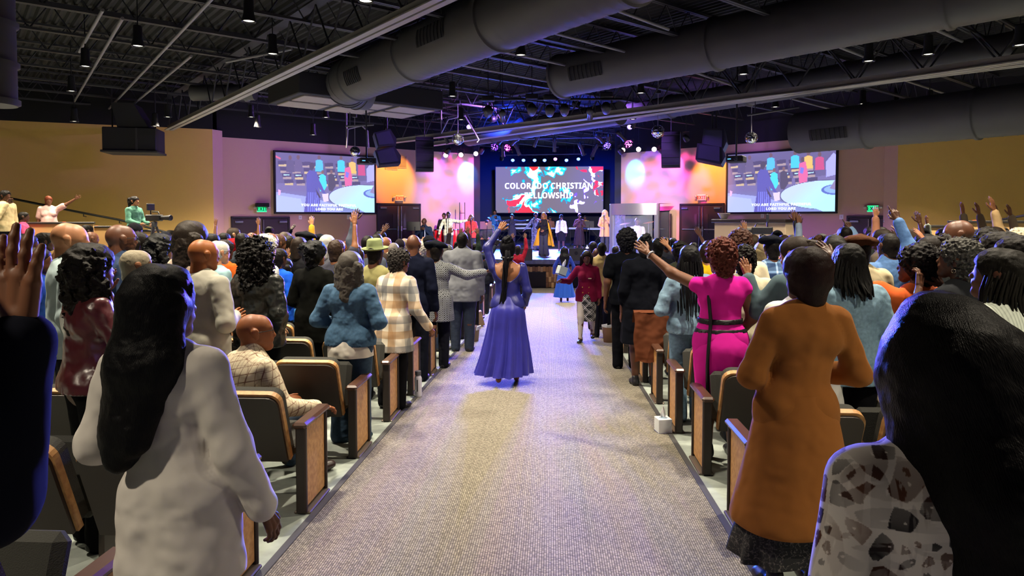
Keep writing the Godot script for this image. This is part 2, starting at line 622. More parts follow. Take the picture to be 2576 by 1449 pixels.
func hand_xf(j: Dictionary, s: int, o: Dictionary) -> Transform3D:
	var d: Vector3 = (j["wr%d" % s] - j["el%d" % s]).normalized()
	var pn: Vector3 = o.get("palm%d" % s, Vector3.ZERO)
	var bend: Vector3 = o.get("bend%d" % s, Vector3.ZERO)
	d = (d + bend).normalized()
	if pn == Vector3.ZERO:
		pn = Vector3(0, 0, -1) if d.y > 0.3 else (Vector3(1.0 if s == 0 else -1.0, 0, 0) if d.y < -0.3 else Vector3(0, -0.6, -0.8) + Vector3(0, 0.9, 0) * (1 if absf(d.x) > 0.6 else 0))
	var z := -(pn - d * pn.dot(d)).normalized()
	var x := d.cross(z)
	if s == 0: x = -x
	return Transform3D(Basis(x, d, z), j["wr%d" % s] + d * 0.012)

# body: one continuous skin mesh (limbs and trunk, head and hands at a finer grid)
func body_mesh(o: Dictionary, j: Dictionary) -> MB:
	var fem: bool = o.get("sex", "m") == "f"
	var fat: float = o.get("fat", 1.0)
	var cell: float = o.get("cell", 0.026)
	var fine := cell < 0.02
	var b := torso(j, fem, fat, 0.0)
	var af := lerpf(1.0, fat, 0.6) * (0.92 if fem else 1.0)
	b.append([j.neck + Vector3(0, -0.03, 0), j.head + Vector3(0, -0.06, 0.03), 0.056, 0.05])
	for s in 2:
		limb(b, j["sh%d" % s], j["el%d" % s], j["wr%d" % s], 0.052 * af, 0.042 * af, 0.027)
		limb(b, j["hp%d" % s], j["kn%d" % s], j["an%d" % s], 0.086 * fat, 0.058 * lerpf(1, fat, 0.7), 0.037)
		b.append([j["kn%d" % s].lerp(j["an%d" % s], 0.25) + Vector3(0, 0, 0.015), j["kn%d" % s].lerp(j["an%d" % s], 0.45) + Vector3(0, 0, 0.012), 0.052 * fat, 0.045])
		var an: Vector3 = j["an%d" % s]
		b.append([an + Vector3(0, -0.045, 0.02), an + Vector3(0.015 * (s * 2 - 1), -0.055, -0.125), 0.034, 0.026])
	var m := MB.new()
	m.add(net(b, maxf(cell, o.get("bcell", 0.019)), 0.03))
	var hs: float = o.get("hs", 1.0)
	m.add(head_net("f" if fem else "m", 0.0065 if fine else 0.012), head_xf(o, j).scaled_local(Vector3.ONE * hs))
	var hp: Array = o.get("hands", ["relax", "relax"])
	for s in 2:
		var x := hand_xf(j, s, o)
		if s == 0: x = x.scaled_local(Vector3(1, 1, 1))
		m.add(hand_net(hp[s], 0.0038 if fine else 0.0075), x.scaled_local(Vector3.ONE * (0.93 if fem else 1.02)))
	return m

# upper garment: kind words: long, half, none (sleeves), jacket, coat
func top_mesh(o: Dictionary, j: Dictionary, g: Dictionary) -> MB:
	var fem: bool = o.get("sex", "m") == "f"
	var fat: float = o.get("fat", 1.0)
	var cell: float = o.get("cell", 0.026)
	var grow: float = g.get("grow", 0.016)
	var b := torso(j, fem, fat, grow)
	var sl: float = g.get("sleeve", 1.0)          # 0 none, 0.5 to the elbow, 1 to the wrist
	var af := lerpf(1.0, fat, 0.6) * (0.92 if fem else 1.0)
	for s in 2:
		var S: Vector3 = j["sh%d" % s]
		var E: Vector3 = j["el%d" % s]
		var W: Vector3 = j["wr%d" % s]
		var sg: float = grow * g.get("slack", 0.75)
		if sl <= 0.0:
			b.append([S.lerp(j.neck, 0.1), S.lerp(E, 0.1), 0.052 * af + grow, 0.05 * af + grow])
		elif sl < 0.5:
			b.append([S, S.lerp(E, sl * 2.0), 0.054 * af + sg, 0.052 * af + sg * 1.3])
		elif sl == 0.5:
			b.append([S, E, 0.052 * af + sg, 0.046 * af + sg])
		else:
			b.append([S, E, 0.052 * af + sg, 0.044 * af + sg])
			b.append([E, E.lerp(W, (sl - 0.5) * 2.0 * 0.97), 0.044 * af + sg, 0.032 + sg])
	var hem: float = g.get("hem", -0.12)          # below the hip
	var fl: float = g.get("flare", 0.0)
	var hip: Vector3 = j.hip
	b.append([hip + Vector3(-0.05 * fat, 0.0, 0.005), hip + Vector3(-0.05 * fat, hem - 0.03, 0.005), 0.122 * fat + grow + 0.004, 0.122 * fat + grow + 0.008 + fl, Vector3(0, 0, 1), 0.94])
	b.append([hip + Vector3(0.05 * fat, 0.0, 0.005), hip + Vector3(0.05 * fat, hem - 0.03, 0.005), 0.122 * fat + grow + 0.004, 0.122 * fat + grow + 0.008 + fl, Vector3(0, 0, 1), 0.94])
	if g.get("collar", false):
		b.append([j.neck + Vector3(0, -0.01, 0.005), j.neck + Vector3(0, 0.035, -0.005), 0.062 + grow, 0.058 + grow * 0.6])
	var nz: FastNoiseLite = null
	var am: float = g.get("folds", 0.006)
	if am > 0.0:
		nz = FastNoiseLite.new()
		nz.seed = int(g.get("seed", 3))
		nz.frequency = g.get("ffreq", 6.0)
		nz.fractal_octaves = 2
	var cuts := [[Vector3.DOWN, -(hip.y + hem)]]
	if g.has("neckcut"):
		cuts.append([j.neck + g.neckcut[0], g.neckcut[1], g.neckcut[2]])
	return MB.new().add(net(b, cell, 0.034, cuts, nz, am))

func pants_mesh(o: Dictionary, j: Dictionary, g: Dictionary) -> MB:
	var fat: float = o.get("fat", 1.0)
	var grow: float = g.get("grow", 0.012)
	var hip: Vector3 = j.hip
	var b := [[hip + Vector3(-0.055 * fat, 0.02, 0.01), hip + Vector3(0.055 * fat, 0.02, 0.01), 0.116 * fat + grow, 0.116 * fat + grow, Vector3(0, 0, 1), 0.86]]
	var fl: float = g.get("flare", 0.03)
	for s in 2:
		var K: Vector3 = j["kn%d" % s]
		var A: Vector3 = j["an%d" % s]
		b.append([j["hp%d" % s], K, 0.088 * fat + grow, 0.060 * lerpf(1, fat, 0.7) + grow])
		b.append([K, A + (K - A).normalized() * -0.03, 0.060 * lerpf(1, fat, 0.7) + grow, 0.040 + grow + fl * 0.5])
	var nz := FastNoiseLite.new()
	nz.frequency = 5.0
	var cuts := [[Vector3.UP, hip.y + 0.06]]
	return MB.new().add(net(b, maxf(o.get("cell", 0.026), 0.017), 0.022, cuts, nz, 0.006))

func shoe_mesh(j: Dictionary, s: int, cell: float, heel := 0.0) -> MB:
	var an: Vector3 = j["an%d" % s]
	var x := 0.015 * (s * 2 - 1)
	var b := [[an + Vector3(0, -0.045, 0.03), an + Vector3(x, -0.050, -0.13), 0.041, 0.034, Vector3(0, 1, 0), 0.9],
		[an + Vector3(0, -0.02, 0.015), an + Vector3(0, 0.01, 0.01), 0.045, 0.042],
		[an + Vector3(x, -0.055, -0.08), an + Vector3(x, -0.055, -0.14), 0.044, 0.036, Vector3(0, 1, 0), 0.7]]
	return MB.new().add(net(b, minf(cell, 0.014), 0.02, [[Vector3.DOWN, -(an.y - 0.084)]]))

# lofted skirt: rings [y, cx, cz, rx, rz, pleat depth]
func skirt_mb(rings: Array, seg := 72, pleats := 11, seed := 1, m: MB = null) -> MB:
	if m == null: m = MB.new()
	var g := []
	var r := RandomNumberGenerator.new()
	r.seed = seed
	var ph := []
	for i in 4: ph.append(r.randf() * TAU)
	var rows := []
	for i in rings.size() - 1:
		var n := 6
		for q in n:
			var a: Array = rings[i]
			var b: Array = rings[i + 1]
			var t := float(q) / n
			var row := []
			for c in 6:
				var p0: float = rings[maxi(i - 1, 0)][c]
				var p3: float = rings[mini(i + 2, rings.size() - 1)][c]
				row.append(cubic_interpolate(a[c], b[c], p0, p3, t))
			rows.append(row)
	rows.append(rings[-1])
	for w in rows:
		var line := []
		for k in seg:
			var a := TAU * k / seg
			var pl: float = w[5] * (0.55 * sin(pleats * a + ph[0] + w[0] * 1.3) + 0.3 * sin((pleats * 2 - 5) * a + ph[1] - w[0] * 0.9) + 0.4 * sin(4.0 * a + ph[2]))
			line.append(Vector3(w[1] + cos(a) * (w[3] + pl), w[0], w[2] + sin(a) * (w[4] + pl)))
		g.append(line)
	m.sheet(g, true)
	return m

# ---- hair ----------------------------------------------------------------------------------------
func scalp(grow: float, cell: float, noise: FastNoiseLite, amp: float, line := 0.05) -> Array:
	var X := Vector3(1, 0, 0)
	var b := [[Vector3(0, 0.028, 0.022), Vector3(0, 0.03, -0.018), 0.095 + grow, 0.090 + grow, X, 0.80], [Vector3(0, -0.02, 0.035), Vector3(0, -0.085, 0.05), 0.070 + grow * 0.7, 0.055 + grow * 0.5, X, 0.95]]
	return net(b, cell, 0.02, [[Vector3(0, -0.70, -0.71), line]], noise, amp)

func hair_mb(style: String, fine: bool) -> MB:
	var c := 0.0075 if fine else 0.012
	var nz := FastNoiseLite.new()
	nz.seed = 11
	nz.frequency = 28.0
	nz.fractal_octaves = 2
	var sw := FastNoiseLite.new()
	sw.seed = 5
	sw.frequency = 14.0
	var m := MB.new()
	var Z := Vector3(0, 0, 1)
	var X := Vector3(1, 0, 0)
	var back := [[Vector3(0, -0.2, -0.98).normalized(), 0.012]]
	match style:
		"crop":
			m.add(scalp(0.003, c, nz, 0.003, 0.035))
		"short":
			m.add(scalp(0.012, c, nz, 0.008, 0.045))
		"afro":
			m.add(net([[Vector3(0, 0.05, 0.03), Vector3(0, 0.04, 0.0), 0.128, 0.118, X, 0.95], [Vector3(0, -0.03, 0.05), Vector3(0, -0.06, 0.05), 0.095, 0.08]], c, 0.03, [[Vector3(0, -0.66, -0.75), 0.052]], nz, 0.018))
		"curlyshort":
			nz.frequency = 40.0
			m.add(net([[Vector3(0, 0.045, 0.03), Vector3(0, 0.045, -0.02), 0.108, 0.104, X, 0.88], [Vector3(0, -0.02, 0.05), Vector3(0, -0.07, 0.05), 0.085, 0.07]], c, 0.03, [[Vector3(0, -0.68, -0.73), 0.058]], nz, 0.024))
		"bob":
			m.add(scalp(0.018, c, sw, 0.004, 0.05))
			m.add(net([[Vector3(-0.055, 0.0, 0.03), Vector3(-0.062, -0.13, 0.03), 0.062, 0.05], [Vector3(0.055, 0.0, 0.03), Vector3(0.062, -0.13, 0.03), 0.062, 0.05], [Vector3(0, 0.0, 0.06), Vector3(0, -0.14, 0.075), 0.075, 0.06]], c, 0.04, back, sw, 0.008))
		"pixie":
			m.add(net([[Vector3(0, 0.04, 0.025), Vector3(0, 0.04, -0.02), 0.112, 0.105, X, 0.86], [Vector3(0, -0.02, 0.045), Vector3(0, -0.085, 0.045), 0.088, 0.068, X, 0.95], [Vector3(-0.07, 0.0, 0.0), Vector3(-0.072, -0.06, 0.0), 0.03, 0.022], [Vector3(0.07, 0.0, 0.0), Vector3(0.072, -0.06, 0.0), 0.03, 0.022]], c, 0.03, [[Vector3(0, -0.62, -0.78), 0.058]], sw, 0.006))
		"shoulder":
			m.add(scalp(0.02, c, sw, 0.004, 0.05))
			m.add(net([[Vector3(-0.06, 0.0, 0.035), Vector3(-0.085, -0.22, 0.04), 0.062, 0.045], [Vector3(0.06, 0.0, 0.035), Vector3(0.085, -0.22, 0.04), 0.062, 0.045], [Vector3(0, 0.0, 0.06), Vector3(0, -0.24, 0.095), 0.078, 0.055]], c, 0.05, back, sw, 0.016))
		"long":
			m.add(net([[Vector3(0, 0.032, 0.024), Vector3(0, 0.034, -0.018), 0.114, 0.106, X, 0.84], [Vector3(-0.06, 0.0, 0.03), Vector3(-0.085, -0.18, 0.08), 0.062, 0.062], [Vector3(0.06, 0.0, 0.03), Vector3(0.085, -0.18, 0.08), 0.062, 0.062], [Vector3(-0.085, -0.18, 0.08), Vector3(-0.055, -0.40, 0.165), 0.062, 0.045], [Vector3(0.085, -0.18, 0.08), Vector3(0.055, -0.40, 0.165), 0.062, 0.045], [Vector3(0, 0.0, 0.05), Vector3(0, -0.18, 0.115), 0.085, 0.075], [Vector3(0, -0.18, 0.115), Vector3(0, -0.46, 0.185), 0.072, 0.045]], c, 0.06, [[Vector3(0, -0.045, -0.125), 0.12, Vector3(1.05, 1, 0.9)], [Vector3(0, -0.25, -0.97), 0.05]], sw, 0.006))
		"wavylong":
			m.add(scalp(0.026, c, sw, 0.012, 0.05))
			m.add(net([[Vector3(-0.06, 0.02, 0.035), Vector3(-0.115, -0.24, 0.05), 0.072, 0.062], [Vector3(0.06, 0.02, 0.035), Vector3(0.115, -0.24, 0.05), 0.072, 0.062], [Vector3(0, 0.02, 0.06), Vector3(0, -0.28, 0.10), 0.085, 0.07]], c, 0.05, back, sw, 0.045))
		"curlylong":
			m.add(net([[Vector3(0, 0.055, 0.03), Vector3(0, 0.045, 0.0), 0.118, 0.112, X, 0.95], [Vector3(-0.075, 0.0, 0.045), Vector3(-0.10, -0.16, 0.05), 0.085, 0.075], [Vector3(0.075, 0.0, 0.045), Vector3(0.10, -0.16, 0.05), 0.085, 0.075], [Vector3(0, 0.0, 0.06), Vector3(0, -0.21, 0.10), 0.10, 0.085]], c, 0.05, [[Vector3(0, -0.4, -0.92).normalized(), 0.05]], nz, 0.045))
		"bun":
			m.add(scalp(0.016, c, sw, 0.006, 0.05))
			m.add(net([[Vector3(-0.012, 0.10, 0.085), Vector3(0.014, 0.115, 0.085), 0.05, 0.046], [Vector3(0, 0.06, 0.06), Vector3(0, 0.08, 0.07), 0.055, 0.05]], c, 0.02, [], nz, 0.014))
		"updo":
			m.add(scalp(0.026, c, sw, 0.014, 0.05))
			m.add(net([[Vector3(-0.03, 0.06, 0.07), Vector3(0.03, 0.055, 0.075), 0.075, 0.072], [Vector3(0, -0.02, 0.085), Vector3(0, -0.05, 0.075), 0.062, 0.055]], c, 0.03, [], sw, 0.04))
		"ponytail":
			m.add(scalp(0.010, c, sw, 0.004, 0.05))
			m.add(net([[Vector3(0, 0.085, 0.085), Vector3(0.012, 0.06, 0.135), 0.03, 0.04], [Vector3(0.012, 0.06, 0.135), Vector3(0.03, -0.16, 0.135), 0.042, 0.026]], c, 0.02, [], sw, 0.012))
		"braids", "dreads", "cornrows":
			m.add(scalp(0.012, c, nz, 0.005, 0.048))
			var r := RandomNumberGenerator.new()
			r.seed = 7
			var nn := 64 if style == "dreads" else 46
			if not fine: nn = nn * 2 / 3
			for i in nn:
				var a := lerpf(-2.3, 2.3, (i + 0.5) / nn) + r.randf_range(-0.06, 0.06)
				var hgt := r.randf_range(-0.01, 0.10)
				var rr := 0.088 * sqrt(maxf(0.05, 1.0 - pow(hgt / 0.125, 2)))
				var p0 := Vector3(sin(a) * rr * 0.82, hgt, cos(a) * rr + 0.018)
				var out := Vector3(sin(a), 0, cos(a) * 0.85)
				var ln := r.randf_range(0.09, 0.15) if style == "dreads" else r.randf_range(0.34, 0.46)
				if style == "cornrows": ln = r.randf_range(0.16, 0.3)
				var path := [p0 - out * 0.01]
				path.append(p0 + out * 0.018 + Vector3(0, -0.02, 0))
				var base := Vector3(sin(a) * (0.092 + 0.02 * r.randf()), -0.07, 0.02 + cos(a) * 0.098)
				path.append(base)
				path.append(base + Vector3(sin(a) * 0.012 + r.randf_range(-0.01, 0.01), -ln * 0.5, 0.045 * absf(cos(a)) + r.randf_range(-0.008, 0.008)))
				path.append(base + Vector3(sin(a) * -0.004 + r.randf_range(-0.02, 0.02), -ln, 0.07 * absf(cos(a)) + r.randf_range(-0.012, 0.012)))
				var w := 0.0085 if style == "dreads" else 0.0065
				m.tube(path, [w, w * 1.1, w * 1.15, w, w * 0.6], 6)
		"beret":
			m.add(net([[Vector3(-0.05, 0.085, 0.035), Vector3(0.05, 0.075, 0.015), 0.105, 0.10, Vector3(0.08, 1, -0.25).normalized(), 0.48], [Vector3(0, 0.05, 0.015), Vector3(0, 0.05, 0.0), 0.098, 0.094, X, 0.84]], c, 0.03, [[Vector3.DOWN, -0.045]], sw, 0.006))
		"fedora":
			m.lathe([Vector2(0.085, 0.055), Vector2(0.15, 0.052), Vector2(0.165, 0.065), Vector2(0.163, 0.069), Vector2(0.15, 0.058), Vector2(0.102, 0.062), Vector2(0.097, 0.10), Vector2(0.09, 0.15), Vector2(0.07, 0.166), Vector2(0.04, 0.158), Vector2(0.0, 0.15)], 28, xf(Vector3(0, 0, 0.005), Vector3(0.10, 0, 0), Vector3(0.88, 1, 1)))
		"knitcap":
			m.add(net([[Vector3(0, 0.055, 0.02), Vector3(0, 0.045, -0.015), 0.106, 0.10, X, 0.84]], c, 0.02, [[Vector3(0, -0.97, -0.22).normalized(), -0.02]], nz, 0.003))
		"headwrap":
			m.add(net([[Vector3(0, 0.055, 0.03), Vector3(0, 0.045, -0.015), 0.112, 0.10, X, 0.86], [Vector3(-0.03, 0.10, 0.08), Vector3(0.03, 0.09, 0.085), 0.06, 0.055]], c, 0.03, [[Vector3(0, -0.9, -0.43).normalized(), -0.005]], sw, 0.012))
	return m

const SKINS := ["3a2318", "4a2d1e", "5a3725", "6e4630", "8a5a3c", "b07b58", "c99a78", "d9b197"]

func skin_mat(c) -> StandardMaterial3D:
	return mat(SKINS[c] if c is int else c, 0.48, 0.0, {"spec": 0.45})

func cloth(c, extra := {}) -> StandardMaterial3D:
	var e := {"tri": 1.6, "bump": ["fold", 1.4], "spec": 0.2}
	e.merge(extra, true)
	return mat(c, e.get("rough", 0.92), 0.0, e)

func hairmat(c) -> StandardMaterial3D:
	return mat(c, 0.5, 0.0, {"tri3": Vector3(14, 1.6, 14), "bump": ["strand", 0.16], "spec": 0.28})

# one person as a thing of its own; o as in rig() plus at, h, yaw, skin, top, bottom, hair, label
func person(o: Dictionary) -> Node3D:
	var j := rig(o)
	var cell: float = o.get("cell", 0.026)
	var pk := ""
	for k in ["sex", "fat", "lean", "sit", "hip_y", "arms", "stride", "joints", "head", "hands", "palm0", "palm1", "bend0", "bend1", "cell", "hs"]:
		pk += str(o.get(k, "")) + ";"
	var t := thing("person", o.label, "person", o.at, o.get("yaw", 0.0), o.get("group", ""))
	var H: float = o.get("h", 1.7)
	t.scale = Vector3.ONE * (H / 1.70)
	later("b" + pk, body_mesh.bind(o, j), obj("body", null, skin_mat(o.get("skin", 1)), t))
	var g: Dictionary = o.get("top", {})
	if not g.is_empty():
		var gk := "t" + pk
		for k in ["sleeve", "hem", "flare", "grow", "collar", "folds", "slack", "neckcut", "seed"]:
			gk += str(g.get(k, "")) + ";"
		later(gk, top_mesh.bind(o, j, g), obj(g.get("name", "shirt"), null, g.mat if g.has("mat") else cloth(g.get("c", "555555")), t))
	var p: Dictionary = o.get("bottom", {"c": "1c1d24"})
	if not p.is_empty():
		if p.has("skirt"):
			obj(p.get("name", "skirt"), skirt_mb(p.skirt, p.get("seg", 64), p.get("pleats", 9), p.get("seed", 1)), p.mat if p.has("mat") else cloth(p.c), t)
		else:
			var bk := "p" + pk + str(p.get("grow", "")) + str(p.get("flare", ""))
			later(bk, pants_mesh.bind(o, j, p), obj("trousers", null, p.mat if p.has("mat") else cloth(p.get("c", "1c1d24")), t))
	if o.get("shoes", "17171a") != "":
		for s in 2:
			var sk := "s%d" % s + str(j["an%d" % s]) + str(cell)
			later(sk, shoe_mesh.bind(j, s, cell), obj("shoe", null, mat(o.get("shoes", "17171a"), 0.4), t))
	var hs: float = o.get("hs", 1.0)
	var hxf := head_xf(o, j).scaled_local(Vector3.ONE * hs)
	var hr: String = o.get("hair", "crop")
	if hr != "":
		var ho := obj("hat" if hr in ["beret", "fedora", "knitcap", "headwrap"] else "hair", null, o.hairmat if o.has("hairmat") else (cloth(o.get("hairc", "15120f")) if hr in ["beret", "fedora", "knitcap", "headwrap"] else hairmat(o.get("hairc", "15120f"))), t)
		ho.transform = hxf
		later("hair" + hr + str(cell < 0.02), hair_mb.bind(hr, cell < 0.02), ho)
		if hr in ["beret", "fedora"]:
			var under := obj("hair", null, hairmat("15120f"), t)
			under.transform = hxf
			later("haircrop" + str(cell < 0.02), hair_mb.bind("crop", cell < 0.02), under)
	if o.get("face", false):
		for s in [-1, 1]:
			var e := MB.new().add(unit_ball(), hxf * xf(Vector3(s * 0.031, 0.012, -0.088), Vector3.ZERO, Vector3(0.014, 0.008, 0.008)))
			var eo := obj("eye", e, mat("e8e2da", 0.3), t)
			obj("iris", MB.new().add(unit_ball(), hxf * xf(Vector3(s * 0.031, 0.012, -0.0945), Vector3.ZERO, Vector3(0.006, 0.0062, 0.003))), mat("120c08", 0.2), eo)
			obj("eyebrow", MB.new().tube([hxf * Vector3(s * 0.012, 0.032, -0.100), hxf * Vector3(s * 0.03, 0.038, -0.099), hxf * Vector3(s * 0.048, 0.031, -0.089)], [0.002, 0.003, 0.0015], 5), mat(o.get("hairc", "15120f"), 0.8), t)
		var open: float = o.get("mouth", 0.0)
		obj("lips", MB.new().add(unit_ball(), hxf * xf(Vector3(0, -0.056 - open * 0.4, -0.100), Vector3.ZERO, Vector3(0.021, 0.006 + open, 0.006))), mat("5a2622", 0.45), t)
		if open > 0.004:
			obj("mouth", MB.new().add(unit_ball(), hxf * xf(Vector3(0, -0.057 - open * 0.4, -0.1025), Vector3.ZERO, Vector3(0.015, open, 0.006))), mat("1a0806", 0.6), t)
	if o.get("glasses", false):
		var gm := MB.new()
		for s in [-1, 1]:
			var ring := []
			for k in 13:
				ring.append(hxf * Vector3(s * 0.033 + cos(TAU * k / 12.0) * 0.024, 0.010 + sin(TAU * k / 12.0) * 0.017, -0.103))
			gm.tube(ring, 0.0022, 5, false)
			gm.tube([hxf * Vector3(s * 0.057, 0.014, -0.103), hxf * Vector3(s * 0.078, 0.014, -0.05), hxf * Vector3(s * 0.082, 0.012, 0.005)], 0.0028, 5)
		gm.tube([hxf * Vector3(-0.009, 0.014, -0.106), hxf * Vector3(0.009, 0.014, -0.106)], 0.002, 5)
		obj("glasses", gm, mat("121214", 0.3), t)
	if o.has("earring"):
		for s in [-1, 1]:
			var ring := []
			for k in 13:
				ring.append(hxf * Vector3(s * 0.083, -0.045 - o.earring + cos(TAU * k / 12.0) * o.earring, sin(TAU * k / 12.0) * o.earring))
			obj("earring", MB.new().tube(ring, 0.002, 5, false), mat("d8cfae", 0.25, 1.0), t)
	return t

# meshes of figures are worked out together at the end, on all cores
var jobs := {}
var results := []
func later(key: String, make: Callable, node: MeshInstance3D) -> void:
	if not jobs.has(key): jobs[key] = [make, []]
	jobs[key][1].append(node)

func run_jobs() -> void:
	var keys := jobs.keys()
	results.resize(keys.size())
	var work := func(i: int) -> void: results[i] = jobs[keys[i]][0].call()
	var id := WorkerThreadPool.add_group_task(work, keys.size(), -1, true)
	WorkerThreadPool.wait_for_group_task_completion(id)
	for i in keys.size():
		var m: ArrayMesh = results[i].mesh()
		for n in jobs[keys[i]][1]: n.mesh = m
	jobs.clear()
	results.clear()

func warm_up() -> void:
	var list := []
	for k in ["m", "f"]:
		for c in [0.0065, 0.012]: list.append(["head" + k + str(c), head_net.bind(k, c)])
	for k in ["open", "relax", "fist", "hold", "point"]:
		for c in [0.0038, 0.0075]: list.append(["hand" + k + str(c), hand_net.bind(k, c)])
	var got := []
	got.resize(list.size())
	var work := func(i: int) -> void: got[i] = list[i][1].call()
	WorkerThreadPool.wait_for_group_task_completion(WorkerThreadPool.add_group_task(work, list.size(), -1, true))
	for i in list.size(): cache[list[i][0]] = got[i]

func unit_ball() -> Array:
	if not cache.has("ball"):
		var m := MB.new()
		var prof := []
		for k in 9:
			var a := -PI / 2 + PI * k / 8.0
			prof.append(Vector2(cos(a), sin(a)))
		m.lathe(prof, 14)
		cache["ball"] = [m.v, m.n, m.ix]
	return cache["ball"]

# ---- the hall --------------------------------------------------------------------------------------
var D1 := Vector3(-0.676, 0, -0.737)
var D2 := Vector3(0.737, 0, -0.676)
const STAGE_Y := 0.24
const STAGE_T := 23.2

func textures() -> void:
	noise_tex("fold", 0.008, FastNoiseLite.TYPE_SIMPLEX_SMOOTH, 2)
	noise_tex("strand", 0.05)
	noise_tex("plaster", 0.05)
	noise_tex("wear", 0.012, FastNoiseLite.TYPE_SIMPLEX_SMOOTH, 4, 512, grad([[0, "c8c8c8"], [0.5, "e6e6e6"], [1, "ffffff"]]))
	noise_tex("woodgrain", 0.02, FastNoiseLite.TYPE_SIMPLEX_SMOOTH, 4, 512, grad([[0, "b89a78"], [0.5, "d8bf9c"], [1, "f0ddc0"]]))
	noise_tex("quilt", 0.02, FastNoiseLite.TYPE_CELLULAR, 1, 512)
	# carpet: small woven loops in staggered columns
	var cr := RandomNumberGenerator.new()
	cr.seed = 4
	var tone := []
	for i in 32 * 64:
		tone.append(cr.randf())
	image_tex("carpet", 512, 512, func(x: int, y: int):
		var cx := int(x / 16)
		var yy := (y + (8 if cx % 2 else 0)) % 512
		var cy := int(yy / 16)
		var t: float = tone[(cx * 64 + cy * 2) % 2048]
		var fx := absf((x % 16) / 15.0 - 0.5) * 2.0
		var f2 := absf((yy % 16) / 15.0 - 0.5) * 2.0
		var v := lerpf(0.72, 1.0, t) * (1.0 if fx < 0.72 and f2 < 0.8 else 0.62)
		return Color(v, v * 0.975, v * 0.93))
	image_tex("carpet_h", 512, 512, func(x: int, y: int):
		var cx := int(x / 16)
		var yy := (y + (8 if cx % 2 else 0)) % 512
		var fx := 1.0 - absf((x % 16) / 15.0 - 0.5) * 2.0
		var f2 := 1.0 - absf((yy % 16) / 15.0 - 0.5) * 2.0
		var v := sqrt(clampf(fx * 1.4, 0, 1)) * sqrt(clampf(f2 * 1.4, 0, 1))
		return Color(v, v, v))

func wall(called: String, a: Vector2, b: Vector2, y0: float, y1: float, th: float, m: Material, label := "") -> MeshInstance3D:
	# slab whose seen face runs from a to b (x, t), its thickness away from the hall
	var A := Vector3(a.x, 0, -a.y)
	var B := Vector3(b.x, 0, -b.y)
	var d := (B - A).normalized()
	var n := Vector3(-d.z, 0, d.x)
	if n.dot(EYE - A) < 0: n = -n
	var c := (A + B) / 2 - n * th / 2
	c.y = (y0 + y1) / 2
	var bs := Basis(d, Vector3.UP, d.cross(Vector3.UP))
	return struct(called, MB.new().box(Vector3.ZERO, Vector3((B - A).length(), y1 - y0, th), Transform3D(bs, c)), m, label)

var WL := [Vector2(-10.65, 21.3), Vector2(-3.15, 27.55)]
var WR := [Vector2(10.25, 21.3), Vector2(2.75, 27.55)]

# point on the left (-1) or right (+1) front wall seen at pixel column px, at height y; out = distance in front of it
func on_wall(side: int, px: float, y: float, out := 0.0) -> Vector3:
	var w: Array = WL if side < 0 else WR
	var A := Vector3(w[0].x, 0, -w[0].y)
	var B := Vector3(w[1].x, 0, -w[1].y)
	var n := wall_n(side)
	var r := at(px, 552, 10.0) - EYE
	var s := n.dot(A - EYE) / n.dot(r)
	var p := EYE + r * s
	return Vector3(p.x, y, p.z) + n * out

func wall_n(side: int) -> Vector3:
	var w: Array = WL if side < 0 else WR
	var d := (Vector3(w[1].x, 0, -w[1].y) - Vector3(w[0].x, 0, -w[0].y)).normalized()
	var n := Vector3(-d.z, 0, d.x)
	return n if n.z > 0 else -n

func wall_y(side: int, px: float, py: float) -> float:
	var p := on_wall(side, px, 0)
	return at(px, py, -p.z).y

# transform for something hung flat on a front wall: x along the wall to the right, z out of it
func wall_xf(side: int, p: Vector3) -> Transform3D:
	var n := wall_n(side)
	return Transform3D(Basis(Vector3.UP.cross(n), Vector3.UP, n), p)

